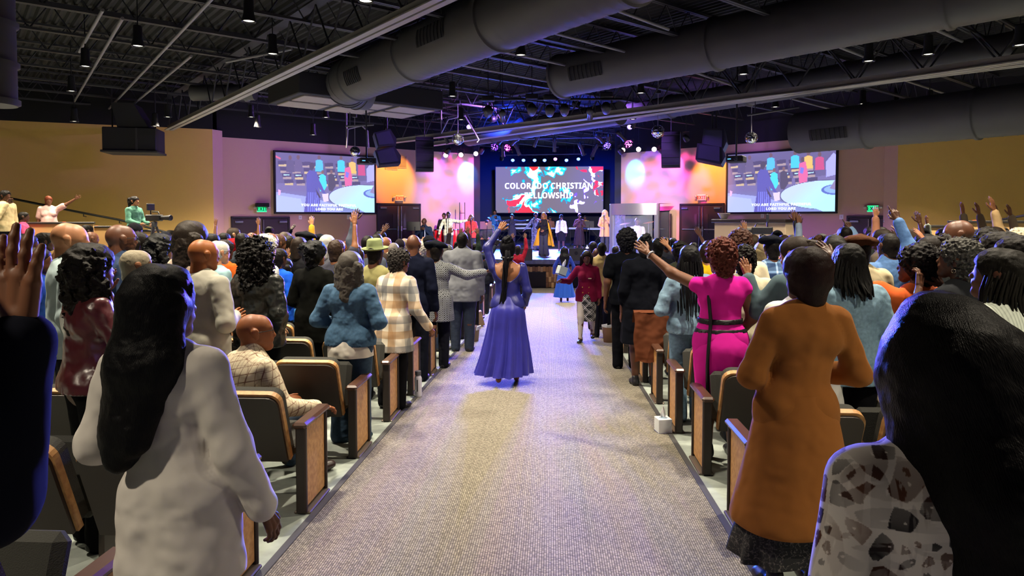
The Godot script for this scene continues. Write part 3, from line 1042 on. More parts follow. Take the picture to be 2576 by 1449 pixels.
func shell() -> void:
	var black := mat("0b0b0d", 0.9)
	var pink := mat("bf9a86", 0.85, 0.0, {"world": 2.0, "bump": ["plaster", 0.25]})
	var yellow := mat("cda85c", 0.88, 0.0, {"world": 2.0, "bump": ["plaster", 0.25]})
	var concrete := mat("a9b3ab", 0.7, 0.0, {"world": 0.7, "tex": "wear"})
	var carpet := mat("b4b0a6", 0.98, 0.0, {"world": 2.6, "tex": "carpet", "bump": ["carpet_h", 0.5]})
	# floors (raked to the stage)
	var slab := func(x0, x1, t0, t1, up, th) -> MB:
		var m := MB.new()
		var P := func(x, t, dy) -> Vector3: return Vector3(x, -SLOPE * t + dy, -t)
		var a: Vector3 = P.call(x0, t0, up); var b: Vector3 = P.call(x1, t0, up); var c: Vector3 = P.call(x1, t1, up); var d: Vector3 = P.call(x0, t1, up)
		var e := Vector3(0, -th, 0)
		m.quad(a, b, c, d, Vector3.UP)
		m.quad(a + e, b + e, c + e, d + e, Vector3.DOWN)
		m.quad(a, b, b + e, a + e, Vector3(0, 0, 1)); m.quad(c, d, d + e, c + e, Vector3(0, 0, -1))
		m.quad(b, c, c + e, b + e, Vector3(1, 0, 0)); m.quad(d, a, a + e, d + e, Vector3(-1, 0, 0))
		return m
	struct("floor", slab.call(-24, 24, -5, 39, 0.0, 0.3), concrete, "pale grey painted concrete floor under the seats")
	struct("floor_carpet", slab.call(-1.36, 0.96, -5, 20.2, 0.008, 0.008), carpet, "beige woven carpet down the middle aisle")
	struct("floor_front", slab.call(-13, 12, 20.2, 24.6, 0.008, 0.008), carpet, "beige carpet across the front of the stage")
	var rubber := mat("3c3b3d", 0.6)
	struct("trim_1", slab.call(-1.40, -1.36, -5, 20.2, 0.012, 0.012), rubber, "dark rubber edge of the carpet on the left")
	struct("trim_2", slab.call(0.96, 1.0, -5, 20.2, 0.012, 0.012), rubber, "dark rubber edge of the carpet on the right")
	# front walls, outer walls, black upper parts
	wall("wall_front_left", WL[0], WL[1], -1.2, 4.23, 0.25, pink, "pinkish beige angled wall left of the stage")
	wall("wall_front_right", WR[0], WR[1], -1.2, 4.23, 0.25, pink, "pinkish beige angled wall right of the stage")
	wall("wall_upper_front_left", WL[0], WL[1], 4.23, 5.8, 0.25, black)
	wall("wall_upper_front_right", WR[0], WR[1], 4.23, 5.8, 0.25, black)
	var YL := [Vector2(-10.62, 20.95), Vector2(-24.0, 15.0)]
	var YR := [Vector2(10.22, 20.95), Vector2(23.6, 15.0)]
	wall("wall_left", YL[0], YL[1], -1.2, 4.42, 0.3, yellow, "mustard yellow wall on the left")
	wall("wall_right", YR[0], YR[1], -1.2, 4.42, 0.3, yellow, "mustard yellow wall on the right")
	wall("wall_upper_left", YL[0], YL[1], 4.42, 5.8, 0.3, black)
	wall("wall_upper_right", YR[0], YR[1], 4.42, 5.8, 0.3, black)
	wall("trim_3", Vector2(-10.62, 20.95), Vector2(-10.50, 21.35), -1.2, 4.42, 0.2, pink, "pale return of the left yellow wall")
	wall("trim_4", Vector2(10.22, 20.95), Vector2(10.02, 21.35), -1.2, 4.42, 0.2, pink, "pale return of the right yellow wall")
	wall("wall_far_left", Vector2(-24, 15), Vector2(-24, -5), -1.2, 5.8, 0.3, yellow)
	wall("wall_far_right", Vector2(23.6, 15), Vector2(23.6, -5), -1.2, 5.8, 0.3, yellow)
	wall("wall_back", Vector2(-24, -5), Vector2(24, -5), -1.2, 5.8, 0.3, black)
	# stage recess
	var drape := mat("1a1f2c", 0.9)
	wall("wall_recess_left", WL[1], Vector2(-4.6, 38.5), -1.2, 5.8, 0.25, drape)
	wall("wall_recess_right", WR[1], Vector2(4.2, 38.5), -1.2, 5.8, 0.25, drape)
	wall("wall_recess_back", Vector2(-4.8, 38.5), Vector2(4.4, 38.5), -1.2, 5.8, 0.25, drape, "black wall behind the stage")
	# corrugated roof deck
	var deck := mat("111114", 0.85)
	var m := MB.new()
	var prof := []
	var s := -38.0
	while s < 38.0:
		for q in [[0.0, 0.0], [0.035, 0.05], [0.085, 0.05], [0.12, 0.0]]:
			prof.append([s + q[0], 5.55 + q[1]])
		s += 0.16
	var ca := Vector3(0, 0, -14)
	for i in prof.size() - 1:
		var a: Vector3 = ca + D2 * prof[i][0] + Vector3(0, prof[i][1], 0)
		var b: Vector3 = ca + D2 * prof[i + 1][0] + Vector3(0, prof[i + 1][1], 0)
		var nn := D1.cross(b - a).normalized()
		if nn.y > 0: nn = -nn
		m.quad(a - D1 * 38, b - D1 * 38, b + D1 * 38, a + D1 * 38, nn)
	m.box(ca + Vector3(0, 5.72, 0), Vector3(54, 0.1, 60))
	struct("ceiling", m, deck, "black corrugated metal roof deck")

func inside_hall(p: Vector3) -> bool:
	var t := -p.z
	if t < -4.5 or t > 32.5 or absf(p.x) > 23.3: return false
	var x := p.x - MIDX
	if t > 21.3:
		return absf(x) < 10.4 - (t - 21.3) * 7.5 / 6.25 - 0.3 if t < 27.5 else absf(x) < 2.9
	if absf(x) > 10.4:
		return t < 20.9 - (absf(x) - 10.4) * 5.95 / 13.4 - 0.3
	return true

# the piece of a ceiling line that lies inside the hall
func clip_line(p: Vector3, d: Vector3) -> Array:
	var a := 1e9
	var b := -1e9
	for i in 241:
		var s := -36.0 + i * 0.3
		if inside_hall(p + d * s):
			a = minf(a, s); b = maxf(b, s)
	return [p + d * a, p + d * b] if b > a + 1.0 else []

func ceiling() -> void:
	var steel := mat("242428", 0.7)
	var chord := mat("2c2c31", 0.6)
	# open web joists along D2
	var num := 0
	for i in range(-16, 15):
		var c := Vector3(MIDX, 5.0, -13) + D1 * (i * 1.75)
		var l := clip_line(c, D2)
		if l.is_empty(): continue
		num += 1
		var root := Node3D.new()
		root.name = numbered("roof_joist")
		add_child(root)
		tag(root, "black open web roof joist, %s from the stage end of the roof" % ordinal(num), "joist", "open web roof joists")
		var m := MB.new()
		var A: Vector3 = l[0]
		var B: Vector3 = l[1]
		var L := A.distance_to(B)
		var bs := Basis(D1, Vector3.UP, D2)
		var mid := (A + B) / 2
		for y in [5.0, 5.5]:
			for w in [-0.03, 0.03]:
				m.box(Vector3(w, y - 5.0, 0), Vector3(0.045, 0.045, L), Transform3D(bs, mid))
		obj("chord", m, chord, root)
		var w2 := MB.new()
		var n := int(L / 0.65)
		for k in n:
			var p0 := A + D2 * (k * L / n)
			var p1 := A + D2 * ((k + 1) * L / n)
			var pm := (p0 + p1) / 2 + Vector3(0, 0.5, 0)
			w2.tube([p0, pm], 0.013, 4, false)
			w2.tube([pm, p1], 0.013, 4, false)
		obj("web", w2, steel, root)
	# girders along D1 whose lower flange catches the light
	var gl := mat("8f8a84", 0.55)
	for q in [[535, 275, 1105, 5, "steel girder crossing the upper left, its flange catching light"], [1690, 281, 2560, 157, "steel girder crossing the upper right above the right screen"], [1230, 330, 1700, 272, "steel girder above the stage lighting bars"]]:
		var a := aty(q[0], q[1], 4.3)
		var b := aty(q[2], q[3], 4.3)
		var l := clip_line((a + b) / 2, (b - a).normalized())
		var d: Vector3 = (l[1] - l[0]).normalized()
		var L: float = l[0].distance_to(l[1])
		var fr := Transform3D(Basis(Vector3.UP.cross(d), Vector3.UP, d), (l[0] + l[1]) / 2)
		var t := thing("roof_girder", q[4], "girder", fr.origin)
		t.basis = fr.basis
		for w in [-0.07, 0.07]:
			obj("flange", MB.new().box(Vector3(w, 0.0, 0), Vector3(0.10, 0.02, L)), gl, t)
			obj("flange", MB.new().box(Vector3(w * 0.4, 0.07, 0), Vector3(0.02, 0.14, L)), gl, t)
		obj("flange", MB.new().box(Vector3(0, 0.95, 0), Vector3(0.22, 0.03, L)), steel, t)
		var w2 := MB.new()
		var n := int(L / 1.2)
		for k in n:
			var z0 := -L / 2 + k * L / n
			w2.tube([Vector3(0, 0.1, z0), Vector3(0, 0.93, z0 + L / n / 2)], 0.018, 6, false)
			w2.tube([Vector3(0, 0.93, z0 + L / n / 2), Vector3(0, 0.1, z0 + L / n)], 0.018, 6, false)
		obj("web", w2, steel, t)
	# thin conduits under the joists
	var n := 0
	for q in [[530, 0, 240, 310], [300, 60, 190, 250], [470, 150, 320, 275], [250, 40, 205, 120], [1255, 128, 1390, 157], [1539, 21, 1650, 62], [1394, 83, 1538, 121], [1146, 161, 1394, 208], [2070, 102, 2180, 145], [2300, 50, 2400, 95], [1720, 172, 1900, 235], [2240, 190, 2420, 250], [1960, 240, 2090, 275], [600, 150, 700, 130]]:
		n += 1
		var a := aty(q[0], q[1], 4.9)
		var b := aty(q[2], q[3], 4.9)
		if not inside_hall(b): b = a.lerp(b, 0.8)
		var dd := (b - a).normalized()
		var o := obj("ceiling_conduit", MB.new().tube([a - dd * 0.4, b + dd * 0.4], 0.028, 8), mat("77747a", 0.5))
		tag(o, "thin grey conduit under the roof joists, %s from the left" % ordinal([4, 2, 3, 1, 7, 9, 8, 6, 12, 14, 10, 13, 11, 5][n - 1]), "conduit", "conduits under the roof joists")
	ducts()
	downlights()

func ordinal(n: int) -> String:
	var w := ["zeroth", "first", "second", "third", "fourth", "fifth", "sixth", "seventh", "eighth", "ninth", "tenth", "eleventh", "twelfth"]
	if n < w.size(): return w[n]
	var s := "th"
	if n % 100 < 11 or n % 100 > 13:
		s = ["th", "st", "nd", "rd", "th", "th", "th", "th", "th", "th"][n % 10]
	return str(n) + s

func duct(a: Vector3, b: Vector3, r: float, label: String, rings: Array, grilles: Array, side := 1.0, cap := false) -> Node3D:
	var dm := mat("4a494c", 0.6, 0.3)
	var d := (b - a).normalized()
	var ux := (Vector3.UP if absf(d.y) < 0.9 else Vector3.BACK).cross(d).normalized()
	var fr := Transform3D(Basis(ux, d.cross(ux), d), a)
	var L := a.distance_to(b)
	var t := thing("air_duct", label, "duct", a)
	t.basis = fr.basis
	var m := MB.new()
	var path := []
	var rad := []
	var n := int(L / 0.25)
	for k in n + 1:
		# spiral seams: fine raised rings
		var z := L * k / n
		path.append(Vector3(0, 0, z - 0.012)); rad.append(r)
		path.append(Vector3(0, 0, z)); rad.append(r + 0.006)
		path.append(Vector3(0, 0, z + 0.012)); rad.append(r)
	m.tube(path, rad, 40, true)
	obj("barrel", m, dm, t)
	for z in rings:
		var g := MB.new()
		var ring := [Vector3(0, 0, z - 0.045), Vector3(0, 0, z - 0.03), Vector3(0, 0, z + 0.03), Vector3(0, 0, z + 0.045)]
		g.tube(ring, [r, r + 0.035, r + 0.035, r], 40, true)
		obj("joint_ring", g, dm, t)
	for q in grilles:
		# curved register let into the side: frame of slats
		var gr := MB.new()
		var a0: float = q[1]
		var frame := []
		for i in 9:
			var row := []
			for k in 9:
				var an: float = a0 + q[2] * (k / 8.0 - 0.5)
				row.append(Vector3(cos(an) * side * (r + 0.02), sin(an) * (r + 0.02), q[0] + q[3] * (i / 8.0 - 0.5)))
			frame.append(row)
		gr.sheet(frame)
		var go := obj("register", gr, mat("17171a", 0.8), t)
		for i in 8:
			var line := []
			for k in 9:
				var an: float = a0 + q[2] * (k / 8.0 - 0.5)
				line.append(Vector3(cos(an) * side * (r + 0.028), sin(an) * (r + 0.028), q[0] + q[3] * ((i + 0.5) / 8.0 - 0.5)))
			obj("slat", MB.new().tube(line, 0.008, 4), mat("222226", 0.7), go)
	return t

const SIDE := -1.0

func ducts() -> void:
	var yc := 4.8
	# big duct across the top: seen lower end at (870,215), running up out of the frame
	var a := aty(880, 205, yc)
	var b := aty(1420, -20, yc)
	b = a + (b - a).normalized() * 11.0
	var dd := (b - a).normalized()
	var big := duct(a, b, 0.5, "large grey round air duct crossing above the middle of the hall", [0.5, 3.2, 6.1, 9.0], [[1.25, -0.3, 0.6, 0.75], [4.7, 0.0, 0.6, 0.95]], SIDE)
	# elbow that turns it up and back at the lower end
	var el := MB.new()
	var path := []
	for k in 9:
		var an := PI / 2 * k / 8.0
		path.append(big.transform.affine_inverse() * (a - dd * sin(an) * 0.75 + Vector3(0, 0, 0) + D2 * -0.0 + Vector3.UP.cross(dd) * (1.0 - cos(an)) * 0.75))
	el.tube(path, 0.5, 32)
	obj("elbow", el, mat("4a494c", 0.6, 0.3), big)
	for k in [2, 4, 6]:
		obj("joint_ring", MB.new().tube([path[k].lerp(path[k + 1], 0.0), path[k].lerp(path[k + 1], 0.3)], 0.525, 32), mat("4a494c", 0.6, 0.3), big)
	a = aty(1410, 193, yc)
	b = aty(2310, 5, yc)
	b = a + (b - a).normalized() * 13.0
	duct(a, b, 0.46, "grey round air duct crossing the upper right to the frame edge", [0.05, 3.9, 7.6, 10.6], [[1.1, -0.25, 0.6, 0.9]], SIDE)
	a = aty(1560, 290, 4.75)
	b = aty(2560, 118, 4.75)
	duct(a, b, 0.3, "slimmer round duct above the right girder", [2.0, 4.5, 7.0], [], 1.0)
	# duct along the right wall
	a = at(2010, 335, 17.5)
	b = at(2600, 262, 13.8)
	b.y = a.y
	duct(a, b, 0.5, "round duct under the roof along the right yellow wall", [1.7, 3.9], [[1.0, -0.3, 0.5, 0.9]], SIDE)
	a = aty(1180, 345, 4.55); b = aty(1560, 285, 4.55)
	duct(a, b, 0.32, "blue lit duct above the stage lighting bars", [1.5, 3.0], [], 1.0)
	# vertical duct at the left frame edge
	a = at(-28, 262, 9.0); b = a + Vector3(0, 2.4, 0.001)
	duct(a, b, 0.33, "round duct cut off by the upper left frame edge", [0.04, 0.55, 1.1, 1.7], [], 1.0)
	# left small round branch
	a = at(640, 232, 17.0); b = at(520, 282, 17.0)
	b.y = a.y
	duct(a, a + (b - a).normalized() * 1.6, 0.2, "short grey duct stub behind the left girder", [0.2, 0.6], [], 1.0)
	# square air handler boxes
	var blackm := mat("1a1a1e", 0.75)
	var t := thing("air_handler", "black boxed air handler hung at the left yellow wall", "duct box", at(338, 355, 18.6))
	t.rotation.y = 0.28
	obj("housing", MB.new().box(Vector3.ZERO, Vector3(1.35, 0.66, 0.9), Transform3D(), 0.02), blackm, t)
	obj("flange", MB.new().box(Vector3(0, -0.33, 0.02), Vector3(1.42, 0.06, 0.98), Transform3D(), 0.01), mat("2a2a2e", 0.7), t)
	obj("seam", MB.new().box(Vector3(0.18, 0, 0.455), Vector3(0.05, 0.64, 0.02)), mat("2e2e33", 0.6), t)
	obj("hood", MB.new().prism(PackedVector2Array([Vector2(-0.3, 0.3), Vector2(0.5, 0.3), Vector2(0.1, 1.0), Vector2(-0.45, 1.0)]), 0.8, Transform3D()), blackm, t)
	for hgx in [-0.55, 0.55]:
		obj("hanger", MB.new().tube([Vector3(hgx, 0.3, 0), Vector3(hgx, 1.6, 0)], 0.02, 6), blackm, t)
	t = thing("ceiling_box", "black boxed plenum with pale panels below, behind the large duct", "duct box", at(900, 245, 17.4))
	t.rotation.y = 0.74
	obj("housing", MB.new().box(Vector3.ZERO, Vector3(3.9, 0.5, 2.0), Transform3D(), 0.02), blackm, t)
	for r in 2:
		for c in 3:
			obj("panel", MB.new().box(Vector3(-1.25 + c * 1.25, -0.265, -0.48 + r * 0.96), Vector3(1.05, 0.04, 0.78), Transform3D(), 0.01), mat("8f857d", 0.85), t)

var LAMPS := [[626, 55], [347, 117], [215, 168], [180, 230], [187, 306], [422, 295], [686, 137], [920, 5], [1092, 190], [1310, 140], [2473, 42], [2335, 138], [2185, 155], [1870, 188], [2565, 115], [1968, 123], [2170, 262], [1950, 270], [2338, 262], [788, 340], [648, 320], [632, 295], [390, 318], [1138, 243], [1612, 235], [820, 296], [1462, 235]]

func downlights() -> void:
	var n := 0
	var tags := ["upper left, large, beside the left girder", "upper left, under the joists", "upper left, beside a diagonal conduit", "left, with a red spark beside it", "left, low over the yellow wall", "left, beside the air handler", "left, between girder and joists", "top edge, above the large duct", "middle, under the large duct", "middle, largest between the two ducts", "upper right, below the right duct", "right, on the slim duct", "right, left of the slim duct's hanger", "right, under the right duct", "at the right frame edge", "right, half behind the right duct", "right, lowest row, middle", "right, lowest row, left", "right, lowest row, right", "left, above the left screen", "left, low above the pink wall", "left, second low above the pink wall", "left, over the hood of the air handler", "middle, hanging beside the plenum", "middle, over the right of the stage bars", "left, under the pale plenum panels", "middle, over the stage bars"]
	var extra := [[Vector3(-2.3, 4.45, -4.6), "nearest, over the left seats, above the frame"], [Vector3(2.2, 4.45, -5.0), "nearest, over the right seats, above the frame"], [Vector3(-0.4, 4.45, -6.6), "over the aisle, above the frame"], [Vector3(-5.2, 4.45, -5.2), "over the left block, above the frame"], [Vector3(5.2, 4.45, -5.6), "over the right block, above the frame"], [Vector3(3.4, 4.45, -7.4), "over the right block, second above the frame"], [Vector3(-3.2, 4.45, -7.0), "over the left block, second above the frame"], [Vector3(-3.3, 4.45, 0.2), "behind the camera, left"], [Vector3(3.4, 4.45, -1.2), "behind the camera, right"], [Vector3(-9.5, 4.45, -8.0), "far left, outside the frame"], [Vector3(9.5, 4.45, -8.5), "far right, outside the frame"], [Vector3(-12.5, 4.45, -13.5), "over the raised left rows, outside the frame"], [Vector3(-14.5, 4.45, -10.5), "second over the raised left rows, outside the frame"], [Vector3(12.2, 4.45, -13.0), "over the raised right rows, outside the frame"], [Vector3(14.5, 4.45, -10.5), "second over the raised right rows, outside the frame"], [Vector3(-2.6, 4.45, -19.6), "over the left front rows"], [Vector3(2.3, 4.45, -19.8), "over the right front rows"], [Vector3(5.4, 4.45, -10.5), "over the right block, third above the frame"]]
	var can := MB.new().lathe([Vector2(0.0, 0.34), Vector2(0.062, 0.34), Vector2(0.07, 0.32), Vector2(0.075, 0.12), Vector2(0.10, 0.02), Vector2(0.10, 0.0), Vector2(0.092, 0.0), Vector2(0.085, 0.03), Vector2(0.0, 0.05)], 20).mesh()
	var lens := MB.new().lathe([Vector2(0.084, 0.022), Vector2(0.05, 0.012), Vector2(0.0, 0.008)], 18).mesh()
	for i in LAMPS.size() + extra.size():
		var p: Vector3
		var where: String
		if i < LAMPS.size():
			p = aty(LAMPS[i][0], LAMPS[i][1], 4.45)
			where = tags[i]
			# the farthest ones hang lower, clear of the wall behind them
			var dir := (p - EYE).normalized()
			while not inside_hall(p + dir * 3.2): p -= dir * 0.1
		else:
			p = extra[i - LAMPS.size()][0]
			where = extra[i - LAMPS.size()][1]
		var t := thing("downlight", "black can downlight " + where, "ceiling light", p, 0.0, "can downlights")
		obj("can", can, mat("141417", 0.5), t)
		obj("rod", MB.new().tube([Vector3(0, 0.34, 0), Vector3(0, 5.58 - p.y, 0)], 0.01, 6), mat("141417", 0.5), t)
		obj("lens", lens, mat("ffffff", 0.4, 0.0, {"emit": ["fff4dc", 2.2]}), t)
		var l := SpotLight3D.new()
		l.name = "lamp_light"
		t.add_child(l, true)
		l.position = Vector3(0, -0.015, 0)
		l.rotation.x = -PI / 2
		l.light_color = Color("fff0d6")
		l.light_energy = DOWN
		l.light_size = 0.07
		l.spot_angle = 58
		l.spot_angle_attenuation = 0.9
		l.spot_range = 40
		l.spot_attenuation = 2.0
		l.shadow_enabled = true

var DOWN := 19.0

func spot(parent: Node, p: Vector3, to: Vector3, c: String, e: float, ang: float, size := 0.05, soft := 0.3) -> SpotLight3D:
	var l := SpotLight3D.new()
	l.name = "lamp_light"
	parent.add_child(l, true)
	l.look_at_from_position(p, to, Vector3.UP if absf((to - p).normalized().y) < 0.98 else Vector3.RIGHT)
	l.light_color = Color(c)
	l.light_energy = e
	l.light_size = size
	l.spot_angle = ang
	l.spot_angle_attenuation = soft
	l.spot_range = 60
	l.spot_attenuation = 2.0
	l.shadow_enabled = true
	return l

# ---- pictures shown on screens ------------------------------------------------------------------
func poly_fill(im: Image, pts: Array, c: Color) -> void:
	var pv := PackedVector2Array()
	var lo := Vector2(1e9, 1e9)
	var hi := -lo
	for p in pts:
		var q := Vector2(p[0], p[1])
		pv.append(q); lo = lo.min(q); hi = hi.max(q)
	for y in range(maxi(int(lo.y), 0), mini(int(hi.y) + 1, im.get_height())):
		for x in range(maxi(int(lo.x), 0), mini(int(hi.x) + 1, im.get_width())):
			if Geometry2D.is_point_in_polygon(Vector2(x, y), pv): im.set_pixel(x, y, c)

func ell_fill(im: Image, cx: float, cy: float, rx: float, ry: float, c: Color) -> void:
	for y in range(maxi(int(cy - ry), 0), mini(int(cy + ry) + 1, im.get_height())):
		for x in range(maxi(int(cx - rx), 0), mini(int(cx + rx) + 1, im.get_width())):
			if pow((x - cx) / rx, 2) + pow((y - cy) / ry, 2) <= 1.0: im.set_pixel(x, y, c)

func video_picture() -> void:
	# the relayed picture: seats and people behind, a dancer in blue, the round stage at the lower right (256 x 144)
	var im := Image.create(512, 288, false, Image.FORMAT_RGB8)
	for y in 288:
		for x in 512:
			var w := clampf((y - 180) / 100.0, 0, 1)
			im.set_pixel(x, y, Color("554f78").lerp(Color("5d6fa0"), w))
	poly_fill(im, [[0, 190], [180, 214], [300, 250], [330, 288], [0, 288]], Color("7f8cc8"))
	poly_fill(im, [[0, 205], [120, 222], [140, 288], [0, 288]], Color("92a4dd"))
	poly_fill(im, [[0, 0], [512, 0], [512, 120], [300, 130], [0, 150]], Color("453f62"))
	# seats
	for r in 4:
		for c in 7:
			var x := 10 + c * 58 + r * 10
			var y := 40 + r * 30
			if x > 400: continue
			poly_fill(im, [[x, y], [x + 44, y - 3], [x + 46, y + 16], [x + 2, y + 18]], Color("2b2540"))
			poly_fill(im, [[x + 4, y + 18], [x + 44, y + 15], [x + 44, y + 26], [x + 4, y + 28]], Color("8d7a70") if (r + c) % 3 else Color("b39b62"))
			if r == 2: poly_fill(im, [[x + 8, y + 5], [x + 36, y + 3], [x + 36, y + 8], [x + 8, y + 10]], Color("9fe4f4"))
	# watchers
	for q in [[215, 34, "35a8e8"], [330, 30, "28b4f0"], [390, 36, "d8a63a"], [440, 44, "b03058"], [70, 42, "3d3650"], [110, 38, "463d58"]]:
		poly_fill(im, [[q[0] - 20, q[1] + 50], [q[0] - 18, q[1] - 4], [q[0], q[1] - 12], [q[0] + 18, q[1] - 4], [q[0] + 22, q[1] + 50]], Color(q[2]))
		ell_fill(im, q[0], q[1] - 20, 8, 11, Color("4a3230"))
	for q in [[232, 110, "2cc4ee"], [278, 106, "2d2836"]]:
		poly_fill(im, [[q[0] - 18, q[1] + 40], [q[0] - 15, q[1] - 8], [q[0], q[1] - 16], [q[0] + 16, q[1] - 6], [q[0] + 22, q[1] + 46], [q[0] + 4, q[1] + 74], [q[0] - 14, q[1] + 72]], Color(q[2]))
		ell_fill(im, q[0], q[1] - 24, 7, 10, Color("5d4038"))
	poly_fill(im, [[350, 60], [378, 52], [390, 110], [384, 160], [352, 162], [346, 110]], Color("c84a78"))
	poly_fill(im, [[356, 78], [372, 84], [366, 110], [352, 104]], Color("5c5bd8"))
	ell_fill(im, 364, 42, 8, 11, Color("3b2a2c"))
	poly_fill(im, [[468, 60], [500, 20], [512, 30], [512, 120], [470, 130]], Color("8f92ea"))
	# dancer in the foreground
	poly_fill(im, [[150, 100], [166, 78], [200, 84], [216, 130], [248, 196], [240, 200], [208, 160], [216, 210], [222, 288], [136, 288], [150, 190]], Color("3b3a86"))
	for k in 6:
		poly_fill(im, [[158 + k * 9, 190], [161 + k * 9, 188], [160 + k * 11, 284], [153 + k * 11, 284]], Color("5e66d2"))
	ell_fill(im, 178, 58, 13, 18, Color("2a2430"))
	poly_fill(im, [[196, 170], [212, 196], [222, 214], [214, 216], [204, 200]], Color("2a2230"))
	poly_fill(im, [[228, 196], [262, 192], [262, 232], [236, 236]], Color("c9b9c8"))
	# round stage
	for y in range(120, 288):
		for x in range(240, 512):
			var e := pow((x - 470) / 205.0, 2) + pow((y - 210) / 66.0, 2)
			if e < 1.0 or (y > 200 and x > 250 + (y - 200) * 2.4 and pow((x - 470) / 205.0, 2) + pow((y - 250) / 92.0, 2) < 1.0):
				im.set_pixel(x, y, Color("a8c0f0").lerp(Color("96ecfa"), clampf((x - 300) / 210.0 + (y - 220) / 200.0, 0, 1)))
			elif e < 1.04: im.set_pixel(x, y, Color("2c2a44"))
	ell_fill(im, 512, 188, 62, 24, Color("38509a"))
	ell_fill(im, 516, 186, 54, 19, Color("6f9de8"))
	poly_fill(im, [[512, 138], [486, 182], [512, 190]], Color("6d6384"))
	poly_fill(im, [[0, 14], [26, 26], [22, 34], [0, 24]], Color("c2455c"))
	poly_fill(im, [[12, 178], [24, 184], [20, 206], [10, 206]], Color("ee9ad8"))
	# a projected relay: soft and washed out
	im.resize(176, 99, Image.INTERPOLATE_BILINEAR)
	im.resize(512, 288, Image.INTERPOLATE_CUBIC)
	for y in 288:
		for x in 512:
			im.set_pixel(x, y, im.get_pixel(x, y).lerp(Color("8f84c0"), 0.28))
	T["video"] = ImageTexture.create_from_image(im)

func led_picture() -> void:
	# poured-paint swirls: grey ground, cyan and white flow, red corners
	var a := FastNoiseLite.new()
	a.seed = 21; a.frequency = 0.011; a.fractal_octaves = 4
	var b := FastNoiseLite.new()
	b.seed = 8; b.frequency = 0.006; b.fractal_octaves = 3
	image_tex("led", 480, 204, func(x: int, y: int):
		var wx := b.get_noise_2d(x, y) * 70.0
		var wy := b.get_noise_2d(x + 900, y + 300) * 70.0
		var v := a.get_noise_2d(x + wx, y + wy)
		var u := a.get_noise_2d((x + wx) * 1.0 + 500, (y + wy) * 1.0)
		var fx := x / 480.0
		var fy2 := y / 204.0
		var base := Color("625a68")
		var cy := v * 1.1 + 0.55 * (1.0 - absf(fx - 0.36) * 3.2) * (1.0 - fy2 * 0.35) - 0.22 + (0.32 if fx < 0.34 and fy2 > 0.6 and fx > 0.16 else 0.0)
		var wh := u + 1.5 * (fx - 0.80) * 2.0 * (1.1 - fy2) + (0.42 if fx > 0.33 and fx < 0.52 and fy2 < 0.45 else 0.0) - 0.22
		var c := base
		if cy > 0.12: c = Color("0a86c8").lerp(Color("35e0ff"), clampf((cy - 0.12) * 5.0, 0, 1))
		if cy > 0.34: c = Color("bff4ff")
		if wh > 0.16: c = Color("ffffff") if wh > 0.22 else Color("6a4fb8")
		var near := minf(Vector2(fx - 0.2, (fy2 - 1.0) * 0.7).length() * 1.3, minf(Vector2((fx - 1.02) * 2.2, fy2 - 0.35).length() * 0.8, minf(Vector2(fx - 0.92, fy2 + 0.02).length() * 1.5, Vector2(fx - 0.33, fy2 + 0.03).length() * 3.0)))
		if v * 0.45 + 0.10 - near > 0.0: c = Color("e02a2c")
		return c)

func font() -> Font:
	if not cache.has("font"):
		var f := SystemFont.new()
		f.font_names = PackedStringArray(["Droid Sans"])
		f.font_weight = 700
		var v := FontVariation.new()
		v.base_font = f
		v.variation_embolden = 0.0
		cache["font"] = v
	return cache["font"]

func text(s: String, size: float, m: Material, parent: Node, p: Transform3D, wide := 1.0, called := "lettering") -> MeshInstance3D:
	var t := TextMesh.new()
	t.text = s
	t.font = font()
	t.font_size = 48
	t.pixel_size = size / 48.0 * 1.4
	t.depth = 0.006
	var o := obj(called, t, m, parent)
	o.transform = p.scaled_local(Vector3(wide, 1, 1))
	return o

